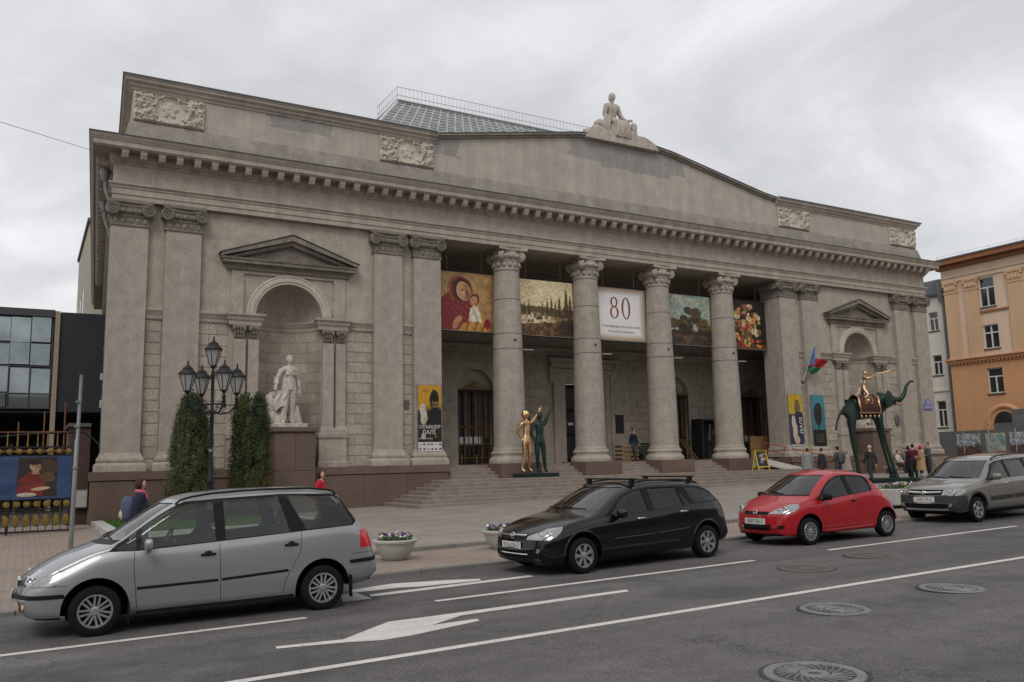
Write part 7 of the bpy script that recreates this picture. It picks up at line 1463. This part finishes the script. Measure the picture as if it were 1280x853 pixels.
# ================================================================ gate, annex and glass building on the near side
GY = -2.9; gz = ground(-26, GY)
t = thing('iron_gate', 'black iron gate with rows of gold ovals and spikes carrying a blue banner', 'gate', (0, GY, gz)); X0, X1 = -33.0, -24.62
b = MB()
for z in (.05, .72, 1.02, 2.35, 2.62): b.box(X0, X1, -.02, .02, z, z+.05)
for k in range(6): x = X1-.02-1.72*k; b.box(x-.035, x+.035, -.035, .035, 0, 2.75)
for k in range(42): x = X1-.1-.2*k; b.box(x-.012, x+.012, -.012, .012, .05, 2.65)
b.build('bars', 'iron', t)
for k in range(26):
    x = X1-.15-.27*k
    if x < -30: break
    o = MB().lathe([(.001, -.05), (.085, -.04), (.10, 0), (.085, .04), (.001, .05)], n=14, axis='y', cap=False); o.v = [(v[0], v[1], v[2]*1.9) for v in o.v]; o.build('gold_oval', 'gold_paint', t, 40, True, (x, 0, .40)); MB().lathe([(.001, -.045), (.085, -.035), (.105, 0), (.085, .035), (.001, .045)], n=14, axis='y', cap=False).build('gold_disc', 'gold_paint', t, 40, True, (x, 0, .90)); MB().lathe([(.001, -.045), (.07, -.035), (.09, 0), (.07, .035), (.001, .045)], n=14, axis='y', cap=False).build('gold_disc', 'gold_paint', t, 40, True, (x, 0, 2.51)); MB().lathe([(.022, 0), (.03, .05), (.018, .12), (.016, .34), (.002, .46)], n=8).build('spike', 'gold_paint', t, 40, True, (x-.07, 0, 2.66))
def p_blue(u, v):
    n = vnoise(u*1.5, v*1.5, 3, 4); u, v = wob(u, v, .010, 9); k = Ink(u, v, np.stack([.15+.06*n, .23+.09*n, .37+.12*n], -1)); cx = .80; w = .115
    k.box(cx-w, cx+w, .05, .97, (.17, .13, .10)); k.ell(cx+.04, .72, .08, .2, (.27, .20, .14)); k.poly([(cx-w, .06), (cx-w*.95, .42), (cx-.05, .62), (cx+.03, .56), (cx+.05, .30), (cx+.03, .08)], (.48, .14, .10)); k.ell(cx-.018, .76, .033, .11, (.72, .58, .46)); k.ell(cx-.018, .86, .04, .07, (.12, .08, .06)); k.ell(cx-.030, .765, .006, .012, (.12, .08, .06), .9, .5); k.ell(cx-.008, .765, .006, .012, (.12, .08, .06), .9, .5); k.ell(cx-.018, .70, .008, .010, (.5, .2, .18), .9, .5); k.ell(cx-.002, .74, .014, .07, (.52, .38, .28), .6, .9); k.poly([(cx-.03, .68), (cx, .68), (cx+.01, .58), (cx-.035, .58)], (.72, .58, .46)); k.ell(cx+.02, .24, .06, .035, (.74, .62, .52), rot=.6); k.ell(cx-.06, .10, .055, .05, (.74, .70, .64)); k.ell(cx+.06, .50, .04, .12, (.42, .32, .22), .8)
    k.box(.30, .53, .05, .97, (.60, .52, .40)); k.ell(.42, .5, .08, .3, (.45, .33, .25)); return np.clip(k.grain(16, .22, 3).c, 0, 1)
t2 = thing('gate_banner', 'blue banner with a portrait of a woman in red, tied to the iron gate', 'banner', (-27.0, GY-.05, gz+1.06)); painted('print', 4.66, 1.30, 260, 80, p_blue, t2, (0, 0, 0), 0, .8, .05); MB().box(-2.33, 2.33, .035, .045, 0, 1.3).build('backing', 'backing', t2)
mat('brown_render', (.060, .036, .032), .85, .15, 2, .2, 40)
t = thing('annex_wall', 'dark brown rendered annex wall between the gate and the museum corner', 'wall', (0, 0, 0)); MB().box(-24.60, -23.97, .6, 4.0, -2.2, 1.62).build('wall', 'brown_render', t); MB().box(-24.7, -23.97, .5, 4.1, 1.62, 1.74).build('coping', 'metal_flashing', t)
e = onY(100, 624, .5); t = thing('electric_box', 'pale grey electrical box on the dark brown annex wall', 'box', (float(e[0])+.02, .42, float(e[2])-.32)); MB().cbox(-.22, .22, 0, .17, 0, .64, .02).build('case', 'zinc', t); MB().cbox(-.19, .19, -.012, 0, .04, .60, .005).build('door', 'concrete', t)
# glass fronted building
GB = 20.0
t = thing('glass_building', 'modern glass fronted building with dark side panel beyond the gate', 'building', (0, 0, 0)); mat('panel_dark', (.018, .024, .030), .5, .15, 1); mat('fascia', (.055, .055, .06), .5, .1, 2); mat('beige_post', (.30, .25, .19), .8, .1, 3); mat('curtain_glass', (.26, .30, .31), .04, .35, .5, spec=1.0, metal=.75)
MB().box(-60, -24.75, GB+.06, GB+14, 3.5, 9.0).build('wall', 'panel_dark', t); MB().box(-60, -24.88, GB-.25, GB+14, 8.62, 9.02).build('fascia', 'fascia', t); MB().box(-24.86, -24.62, GB-.35, GB+.1, -2, 8.95).build('post', 'beige_post', t); MB().box(-24.60, -19, GB-.2, GB+6, 3.35, 8.93).build('side_panel', 'panel_dark', t)
xs_ = [-24.95-1.0*k for k in range(14)]; zs_ = [3.55, 4.35, 5.85, 7.1, 8.55]
for i in range(len(xs_)-1):
    for j in range(4): g = .035; o = MB().box(xs_[i+1]+g, xs_[i]-g, GB-.02+.012*random.random(), GB+.03, zs_[j]+g, zs_[j+1]-g).build('glass_pane', 'curtain_glass', t); o.rotation_euler = (random.uniform(-.004, .004), 0, random.uniform(-.003, .003))
b = MB(); [b.box(x-.03, x+.03, GB-.06, GB+.02, 3.5, 8.6) for x in xs_]; [b.box(xs_[-1], xs_[0], GB-.055, GB+.02, z-.03, z+.03) for z in zs_]; b.build('mullions', 'fascia', t)
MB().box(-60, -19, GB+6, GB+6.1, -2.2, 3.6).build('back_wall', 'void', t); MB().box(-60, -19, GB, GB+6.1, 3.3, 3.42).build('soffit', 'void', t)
MB().box(-28.5, -27.7, GB+2, GB+3, 9.0, 10.2).build('roof_box', 'brown_render', t)
t = thing('scaffold', 'rusty scaffold rails and posts under the glass building', 'scaffold', (0, GB-5, -1.9)); mat('rust', (.16, .075, .04), .9, .35, 5)
for x in (-29.2, -27.3, -26.3, -25.2, -24.3): MB().tube([(x, 0, 0), (x, 0, 5.0+.6*math.sin(x))], .04, 6).build('upright', 'rust', t)
for z in (2.4, 3.0, 3.9): MB().tube([(-32, -.05, z), (-24, -.05, z+.05)], .035, 6).build('ledger', 'rust', t)
MB().box(-32, -24, -.4, .4, 2.95, 3.0).build('plank', 'wood_dark', t)
mat('cream_render', (.42, .385, .31), .9, .12, 1, .2, 40, streak=.15)
t = thing('rear_wing', 'tall cream rendered wing rising behind the museum side wall', 'building', (0, 0, 0)); MB().box(-22.6, -12, 36, 50, -2, 18.6).build('wall', 'cream_render', t); MB().box(-22.75, -12, 35.7, 50, 18.61, 18.9).build('eaves', 'metal_flashing', t)
for z in (4.5, 8.2, 12.0):
    for y in (39, 43, 47): MB().box(-22.63, -22.55, y-.6, y+.6, z, z+1.9).build('window', 'window_glass', t)

# ================================================================ buildings at the far end
mat('orange_render', (.62, .325, .165), .9, .07, .5, .15, 40, streak=.06); mat('peach_render', (.68, .52, .38), .9, .07, .5, .15, 40, streak=.07); mat('peach_pilaster', (.60, .40, .24), .9, .07, .6, .15, 40, streak=.06); mat('rust_trim', (.30, .125, .06), .8, .1, 2); mat('pale_render', (.74, .70, .61), .9, .10, .6, .2, 40, streak=.12); mat('roof_metal', (.16, .165, .17), .5, .15, 1)
BX = 40.0; FY = 9.2; NY = -19.0
t = thing('orange_building', 'orange and peach rendered building with pilasters and arched door across the side street', 'building', (0, 0, 0)); ZS = 7.30
wy = [6.0, 1.2, -4.0, -9.0, -14.0]; wins = []
def wall_x(name, m, x, y0, y1, z0, z1, holes):                     # wall facing -x with real window openings
    b = MB(); ys = sorted(set([y0, y1]+[v for h in holes for v in (h[0], h[1])])); zs = sorted(set([z0, z1]+[v for h in holes for v in (h[2], h[3])]))
    for a, c in zip(ys[:-1], ys[1:]):
        for d, e in zip(zs[:-1], zs[1:]):
            if not any(a >= h[0]-1e-6 and c <= h[1]+1e-6 and d >= h[2]-1e-6 and e <= h[3]+1e-6 for h in holes): b.add([(x, a, d), (x, c, d), (x, c, e), (x, a, e)], [(0, 1, 2, 3)])
    for h in holes:
        for (ya, za), (yb, zb) in (((h[0], h[2]), (h[1], h[2])), ((h[1], h[2]), (h[1], h[3])), ((h[1], h[3]), (h[0], h[3])), ((h[0], h[3]), (h[0], h[2]))): b.add([(x, ya, za), (x, yb, zb), (x+.25, yb, zb), (x+.25, ya, za)], [(0, 1, 2, 3)])
    return b.build(name, m, t, None, True)
def window_x(x, y0, y1, z0, z1, parent, style=0):
    w = MB().add([(x+.2, y0, z0), (x+.2, y1, z0), (x+.2, y1, z1), (x+.2, y0, z1)], [(0, 1, 2, 3)]).build('window', 'window_glass', parent, None, False); q = MB(); ym = (y0+y1)/2; zt = z0+(z1-z0)*.66
    q.box(x+.12, x+.19, y0, y0+.07, z0, z1); q.box(x+.12, x+.19, y1-.07, y1, z0, z1); q.box(x+.121, x+.189, y0, y1, z0, z0+.08); q.box(x+.121, x+.189, y0, y1, z1-.08, z1); q.box(x+.122, x+.188, y0, y1, zt-.05, zt+.05); q.box(x+.12, x+.19, ym-.05, ym+.05, z0, zt if style == 0 else z1); q.build('frame', 'white_paint', w); MB().box(x-.08, x+.1, y0-.08, y1+.08, z0-.10, z0-.005).build('sill', 'metal_flashing', w); return w
def ywin(px): return float(onX(px, 420, BX)[1])
ya, yb = ywin(1251), ywin(1230)
cols = [((ya+yb)/2+.1-4.7*k) for k in range(5)]
up = [(y-.62, y+.62, z0, z1) for y in cols for z0, z1 in ((8.15, 10.05), (11.5, 13.85))]; lo = [(y-.62, y+.62, 4.6, 6.6) for y in cols]
wall_x('upper_wall', 'peach_render', BX, NY, FY, ZS, 15.4, up); wall_x('lower_wall', 'orange_render', BX-.03, NY, FY, -1.8, ZS-.001, lo)
MB().box(BX+.3, BX+14, NY, FY-.01, -1.8, 15.4).build('core', 'peach_render', t); MB().box(BX+.0, BX+.31, FY-.05, FY, -1.8, 15.4).build('end_wall', 'pale_render', t)
for h in up: window_x(BX, *h, t, 0 if h[3] > 12 else 1)
for h in lo: window_x(BX-.03, *h, t)
for k, (y0, y1) in enumerate([(8.0, 9.1), (6.25, 7.35)]+[(cols[i]-2.9, cols[i]-1.75) for i in range(4)]):
    p = MB().box(BX-.16, BX+.05, y0, y1, ZS+.25, 14.0).build('pilaster', 'peach_pilaster', t); b = MB(); b.box(BX-.20, BX, y0-.06, y1+.06, 13.05, 13.18); b.box(BX-.22, BX, y0-.10, y1+.10, 13.85, 14.02); [b.ell((BX-.18, y0+(y1-y0)*(i+.5)/4, 13.42), (.08, .13, .2), 8, 6) for i in range(4)]; [b.ell((BX-.2, yy, 13.72), (.10, .12, .12), 8, 6) for yy in (y0, y1)]; b.build('capital', 'peach_pilaster', p, 40); MB().box(BX-.24, BX, y0-.08, y1+.08, ZS+.24, ZS+.42).build('base', 'peach_pilaster', p)
for k in range(5): MB().box(BX-.10, BX+.02, cols[k]-1.6, cols[k]+1.0, 11.05, 11.22).build('sill_band', 'rust_trim', t)
b = MB(); b.box(BX-.25, BX+.02, NY, FY+.2, ZS-.02, ZS+.20); b.box(BX-.40, BX+.02, NY, FY+.3, ZS+.205, ZS+.30); b.build('band_course', 'orange_render', t); b = MB(); [b.box(BX-.2, BX, NY+.3*k, NY+.3*k+.15, ZS-.16, ZS-.025) for k in range(94)]; stuff(b.build('dentil_band', 'orange_render', t))
b = MB(); b.box(BX-.10, BX+.3, NY, FY+.1, 14.02, 14.35); b.box(BX-.18, BX+.3, NY, FY+.18, 14.36, 14.46); b.box(BX-.08, BX+.3, NY, FY+.08, 14.47, 15.1); b.build('frieze', 'peach_render', t); b = MB(); b.box(BX-.35, BX+.3, NY, FY+.35, 15.11, 15.42); b.box(BX-.85, BX+.3, NY, FY+.8, 15.43, 15.80); b.build('cornice', 'rust_trim', t)
MB().prism([(BX-.95, 15.81), (BX-.95, 15.92), (BX+6, 16.9), (BX+14, 15.9), (BX+14, 15.81)], 'y', NY, FY+.9).build('roof', 'roof_metal', t); b = MB()
for k in range(12): b.tube([(BX-.5, FY-2.2*k, 15.95), (BX-.5, FY-2.2*k, 16.25)], .012, 4)
b.tube([(BX-.5, FY, 16.22), (BX-.5, NY, 16.22)], .010, 4); b.build('roof_rail', 'zinc', t);
# arched doorway
dy = float(onX(1256, 520, BX)[1]); dz = 2.2; b = MB(); N = 16
b.grid(lambda u, v: (BX-.03-.14*(1-abs(2*v-1)**2), dy+(1.35+.22*(v-.5)*2)*math.cos(math.pi*u), dz+(1.35+.22*(v-.5)*2)*math.sin(math.pi*u)), 24, 4); b.box(BX-.12, BX-.02, dy+1.14, dy+1.56, -1.8, dz); b.box(BX-.12, BX-.02, dy-1.56, dy-1.14, -1.8, dz); ar = b.build('door_arch', 'orange_render', t, 50); q = MB(); q.prism([(dy-1.13, -1.8), (dy+1.13, -1.8)]+[(dy+1.13*math.cos(a), dz+1.13*math.sin(a)) for a in np.linspace(0, math.pi, 17)], 'x', BX-.045, BX-.035); q.build('door_recess', 'orange_render', ar); q = MB(); q.prism([(dy+.85*math.cos(a), 2.2+.95*math.sin(a)) for a in np.linspace(0, math.pi, 17)], 'x', BX-.075, BX-.055); q.build('fanlight', 'window_glass', ar); q = MB(); q.box(BX-.08, BX-.05, dy-.85, dy+.85, -1.8, 2.1); q.box(BX-.10, BX-.05, dy-.9, dy+.9, 2.1, 2.25); q.build('door_leaf', 'zinc', ar)
# pale neighbour
t = thing('pale_building', 'pale cream rendered building with small windows between museum and orange building', 'building', (0, 0, 0)); PX = 41.0; pw_ = [(10.6, 11.45, 10.4, 12.0), (10.6, 11.45, 6.6, 8.3), (10.6, 11.45, 2.2, 4.4), (10.6, 11.45, -.6, .3)]
wall_x('wall', 'pale_render', PX, FY+.2, 22, -1.8, 13.3, pw_); MB().box(PX+.3, PX+12, FY+.2, 22, -1.8, 13.2).build('core', 'pale_render', t)
for h in pw_: window_x(PX, *h, t)
MB().box(PX-.30, PX+12, FY-.0, 22, 13.3, 13.5).build('eaves', 'metal_flashing', t); MB().box(PX-.1, PX+.02, FY+.2, 22, 5.2, 5.4).build('band_course', 'pale_render', t); MB().box(PX+.8, PX+12, FY+.1, 22, 13.5, 14.9).build('parapet', 'roof_metal', t)
b = MB(); b.tube([(PX-.25, FY+.75, 14.4), (PX-.25, FY+.75, 12.9), (PX-.2, FY+.6, 12.4), (PX-.2, FY+.6, -1.4)], [.28, .28, .17, .17], 10); b.build('downpipe', 'zinc', t, 40)
# hoarding
HXp = 36.5
t = thing('site_hoarding', 'grey site hoarding panels with pasted posters in front of the orange building', 'hoarding', (0, 0, 0)); hz = zplaza(36, 0)-.2; ytop = lambda y: 1.75
def p_city(u, v):
    k = Ink(u, v, np.stack([.62+.1*v, .66+.08*v, .70+.06*v], -1)); sk = .45+.25*vnoise(u*10, 0*v, 5, 2, 3); k.mix((v < sk).astype(float), (.38, .30, .28)); k.mix((v < .32).astype(float), (.42, .26, .22)); k.grain(14, .6, 2); return np.clip(k.c, 0, 1)
def p_map(u, v):
    k = Ink(u, v, np.stack([.78+0*u, .74+0*u, .68+0*u], -1)); k.mix(vnoise(u, v, 5, 3)*1.5-.5, (.35, .55, .60)); k.mix((v < .3).astype(float), (.6, .25, .2), .7); return np.clip(k.grain(10, .3, 2).c, 0, 1)
def p_sand(u, v): return np.clip(Ink(u, v, np.stack([.74+0*u, .62+0*u, .42+0*u], -1)).grain(5, .25, 3).c, 0, 1)
yh = 8.5
for k in range(10):
    y1 = yh-2.0*k; o = MB().box(HXp, HXp+.06, y1-1.96, y1, hz, hz+2.55).build('panel', 'zinc', t); MB().box(HXp-.03, HXp+.08, y1-.03, y1+.03, hz, hz+2.56).build('post', 'concrete', t)
for y, w, fn in ((6.3, 1.9, p_city), (4.2, 1.5, p_map), (2.4, 1.5, p_city), (-.3, 2.4, p_sand), (-3.2, 2.4, p_map)):
    o = painted('poster', w, 1.95, 50, 50, fn, t, (HXp-.02, y-.2, hz+.35), R(-90), .75)
t = thing('direction_sign', 'dark grey rectangular board sign standing before the orange building', 'sign', (38.0, 2.2, zplaza(38, 2)-.1)); MB().cbox(-.03, .03, -1.3, 1.3, 1.9, 3.9, .02).build('board', 'zinc', t); MB().box(-.05, .0, -1.1, 1.1, 2.3, 3.4).build('panel', 'roof_metal', t); [MB().tube([(0, y, 0), (0, y, 2.2)], .05, 8).build('post', 'zinc', t) for y in (-.8, .8)]
# plain building across the road behind the viewer, unseen, added for reflections and light
t = thing('facing_building', 'plain stone building across the road, out of view, added for reflections', 'building', (0, 0, 0)); mat('facing_stone', (.24, .215, .185), .9, .1, .5)
b = MB(); b.box(-90, 70, -70, -53, -2.4, 10.2); b.build('wall', 'facing_stone', t); b = MB()
for k in range(38):
    for z in (1.2, 5.0): b.box(-88+4.1*k, -86.4+4.1*k, -52.99, -52.95, z, z+2.2)
stuff(b.build('windows', 'window_glass', t))

# ================================================================ people
def cm_(n, c): return mat(n, c, .85, .18, 12)
cm_('navy', (.016, .018, .04)); cm_('black_cloth', (.022, .021, .023)); cm_('grey_tweed', (.20, .205, .21)); cm_('jeans', (.04, .055, .10)); cm_('tan_coat', (.36, .22, .12)); cm_('red_cloth', (.42, .012, .03)); cm_('olive', (.075, .08, .058)); cm_('pink', (.55, .12, .18)); cm_('cream', (.50, .46, .40)); cm_('hair_brown', (.05, .022, .012)); cm_('hair_dark', (.012, .009, .008)); cm_('hair_grey', (.40, .40, .40)); cm_('shoe', (.012, .011, .010)); cm_('dark_trousers', (.030, .030, .036)); cm_('denim_bag', (.07, .09, .15)); cm_('steel_grey', (.09, .095, .10)); cm_('burgundy', (.10, .012, .02))
ZM = {'head': 0, 'neck': 0, 'hand': 0, 'torso': 1, 'arm': 1, 'forearm': 1, 'hips': 2, 'thigh': 2, 'calf': 2, 'foot': 3}
WALK = {'rkn': (-.05, -.07, .30), 'ran': (-.05, -.07, .06), 'rtoe': (-.055, -.15, .022), 'lkn': (.05, .0, .285), 'lan': (.05, .13, .075), 'ltoe': (.055, .06, .02), 'rel': (-.135, .06, .65), 'rwr': (-.13, .06, .51), 'lel': (.135, -.04, .65), 'lwr': (.13, -.11, .52), 'lhd': (.128, -.14, .49), 'rhd': (-.13, .05, .475)}
TALK = {'rel': (-.14, -.01, .65), 'rwr': (-.05, -.11, .66), 'rhd': (-.02, -.13, .67), 'lel': (.14, -.01, .65), 'lwr': (.06, -.11, .62), 'lhd': (.03, -.13, .63)}
def person(px, py_foot, Y, H, rz, top, trou, hair, hm, label, pose=None, coat=None, headrot=0, bulk=1.28, X=None, zf=None, sc=None, shoes='shoe'):
    if X is None: X = float(onY(px, 600, Y)[0])
    z = ground(X, Y) if zf is None else zf
    o, J = figure('person', H, pose, ZM, ['skin', top, trou, shoes], None, bulk, (X, Y, z), rz, headrot, 0, hair, hm); tag(o, label, 'person')
    if coat:
        m, zl = coat; b = MB(); z0 = .80*H; b.grid(lambda u, v: ((.112+.062*v-.035*(1-v)**5)*H*math.cos(2*math.pi*u)*(1+.03*v*math.sin(10*math.pi*u)), (.088+.055*v-.03*(1-v)**5)*H*math.sin(2*math.pi*u), z0-(z0-zl*H)*v), 28, 8); b.build('coat', m, o, 70)
        b = MB()
        for q in 'rl': b.tube([tuple(Vector(J[q+'sh'][:3])*H), tuple(Vector(J[q+'el'][:3])*H), tuple(Vector(J[q+'wr'][:3])*H)], [.060*H, .052*H, .040*H], 10)
        b.build('sleeve', m, o, 70)
    if sc:
        b = MB(); b.tube([(.055*H*math.cos(a), .045*H*math.sin(a)-.003*H, (.845+.01*math.sin(a))*H) for a in np.linspace(0, 2*math.pi, 17)], .024*H, 8); b.tube([(-.02*H, -.06*H, .83*H), (-.015*H, -.075*H, .74*H)], .02*H, 6); b.build('scarf', sc, o, 60)
    return o, X, z
E_ = R(90)   # facing +x
o, X, z = person(176, 0, -14.6, 1.60, E_, 'navy', 'jeans', 'curly', 'hair_brown', 'woman with curly hair, navy coat, pink scarf and a backpack, walking past the lawn', WALK, ('navy', .50), 0, 1.12, sc='pink')
t = thing('backpack', 'blue and white patterned backpack on the walking woman in navy', 'bag', (X, -14.6, z), E_); b = MB(); b.ell((0, .22, 1.02), (.19, .13, .25), 14, 10, None, lambda p: Vector((math.copysign(abs(p[0])**.7, p[0]), math.copysign(abs(p[1])**.7, p[1]), math.copysign(abs(p[2])**.75, p[2])))); b.build('pack', 'denim_bag', t, 60); b = MB(); b.ell((0, .30, .92), (.13, .08, .11), 12, 8); b.build('pocket', 'cream', t, 60)
person(401, 0, -9.5, 1.58, R(60), 'red_cloth', 'dark_trousers', 'long', 'hair_dark', 'dark haired girl in a bright red jacket between the people carrier and the plinth', WALK, ('red_cloth', .45))
person(794, 0, 3.1, 1.74, R(25), 'navy', 'jeans', 'short', 'hair_dark', 'man in navy jacket and jeans walking in the portico beside the pallets', WALK, zf=FL)
person(1011, 0, -5.2, 1.64, R(150), 'grey_tweed', 'dark_trousers', 'short', 'hair_brown', 'person in a grey coat with a dark shoulder strap, back turned, beside the steps', None, ('grey_tweed', .40), .3)
person(1029, 0, -5.6, 1.62, R(200), 'black_cloth', 'dark_trousers', 'short', 'hair_brown', 'brown haired person in a black coat with back turned, beside the grey coat', None, ('black_cloth', .42), -.3)
o, X, z = person(1049, 0, -6.0, 1.68, R(190), 'olive', 'jeans', 'short', 'hair_dark', 'dark haired man in an olive jacket wearing a grey rucksack', TALK, None, 0, 1.2)
t = thing('rucksack', 'dark grey rucksack on the back of the man in olive', 'bag', (X, -6.0, z), R(190)); b = MB(); b.ell((0, .20, 1.15), (.20, .13, .28), 14, 10, None, lambda p: Vector((math.copysign(abs(p[0])**.7, p[0]), math.copysign(abs(p[1])**.7, p[1]), math.copysign(abs(p[2])**.75, p[2])))); b.build('pack', 'steel_grey', t, 60)
person(1060, 0, -5.6, 1.50, R(180), 'cream', 'cream', 'hood', 'cream', 'person in pale cream clothes and head covering beside the man with the rucksack', TALK, ('cream', .35))
o, X, z = person(1090, 0, -7.9, 1.70, R(170), 'black_cloth', 'dark_trousers', 'short', 'hair_grey', 'grey haired man in a black leather jacket in front of the elephant', WALK, None, 0, 1.18)
t = thing('shoulder_bag', 'small brown bag at the side of the grey haired man', 'bag', (X+.33, -7.9, z)); MB().cbox(-.10, .10, -.05, .05, .52, .76, .03).build('pouch', 'wood_dark', t)
person(1153, 0, -7.6, 1.60, R(215), 'tan_coat', 'dark_trousers', 'hood', 'red_cloth', 'person in a long tan coat with a red scarf over the head', TALK, ('tan_coat', .27))
person(1144, 0, -7.0, 1.66, R(120), 'burgundy', 'dark_trousers', 'short', 'hair_dark', 'man in a burgundy jacket beside the tan coat', TALK)
person(1139, 0, -6.4, 1.58, R(60), 'black_cloth', 'black_cloth', 'long', 'hair_dark', 'woman in a long black coat facing the tan coat', TALK, ('black_cloth', .25))
person(1163, 0, -6.6, 1.70, R(240), 'steel_grey', 'dark_trousers', 'short', 'hair_dark', 'man in a slate grey jacket behind the tan coat', TALK)
SIT = {'pelvis': (0, .05, .30), 'waist': (0, .06, .37), 'chest': (0, .05, .48), 'nb': (0, .04, .58), 'neck': (0, .03, .615), 'hb': (0, .02, .65), 'ht': (0, .015, .69), 'rsh': (-.1, .04, .56), 'lsh': (.1, .04, .56), 'rel': (-.13, -.0, .43), 'lel': (.13, 0, .43), 'rwr': (-.08, -.12, .38), 'lwr': (.08, -.12, .38), 'rhd': (-.06, -.15, .375), 'lhd': (.06, -.15, .375), 'rhip': (-.055, .02, .28), 'lhip': (.055, .02, .28), 'rkn': (-.07, -.20, .29), 'lkn': (.07, -.20, .29), 'ran': (-.07, -.19, .05), 'lan': (.07, -.19, .05), 'rtoe': (-.075, -.27, .02), 'ltoe': (.075, -.27, .02)}
zb_ = ground(17, -2.4)
person(1127, 0, -2.55, 1.62, R(10), 'cream', 'dark_trousers', 'short', 'hair_dark', 'seated person in a cream top on the stone bench', SIT, None, X=16.2, zf=zb_+.02); person(1133, 0, -2.55, 1.65, R(-15), 'steel_grey', 'dark_trousers', 'long', 'hair_dark', 'seated person in grey with long dark hair on the stone bench', SIT, None, X=16.95, zf=zb_+.02)
t = thing('stone_bench', 'low granite bench in front of the far niche pedestal', 'bench', (16.6, -2.3, zb_-.05)); MB().cbox(-1.1, 1.1, -.25, .3, .32, .48, .015).build('seat', 'granite_step', t); [MB().cbox(x-.12, x+.12, -.2, .25, 0, .32, .01).build('leg', 'granite', t) for x in (-.8, .8)]
# stepped granite blocks at the foot of the far corner
t = thing('corner_steps', 'stepped granite blocks at the far corner of the museum', 'steps', (21.6, -1.0, ground(21.6, -1)-.05))
for k in range(4): MB().cbox(-1.6+.25*k, 1.9, -1.3+.3*k, .66, .2*k, .2*k+.2, .012).build('block', 'granite_step', t)
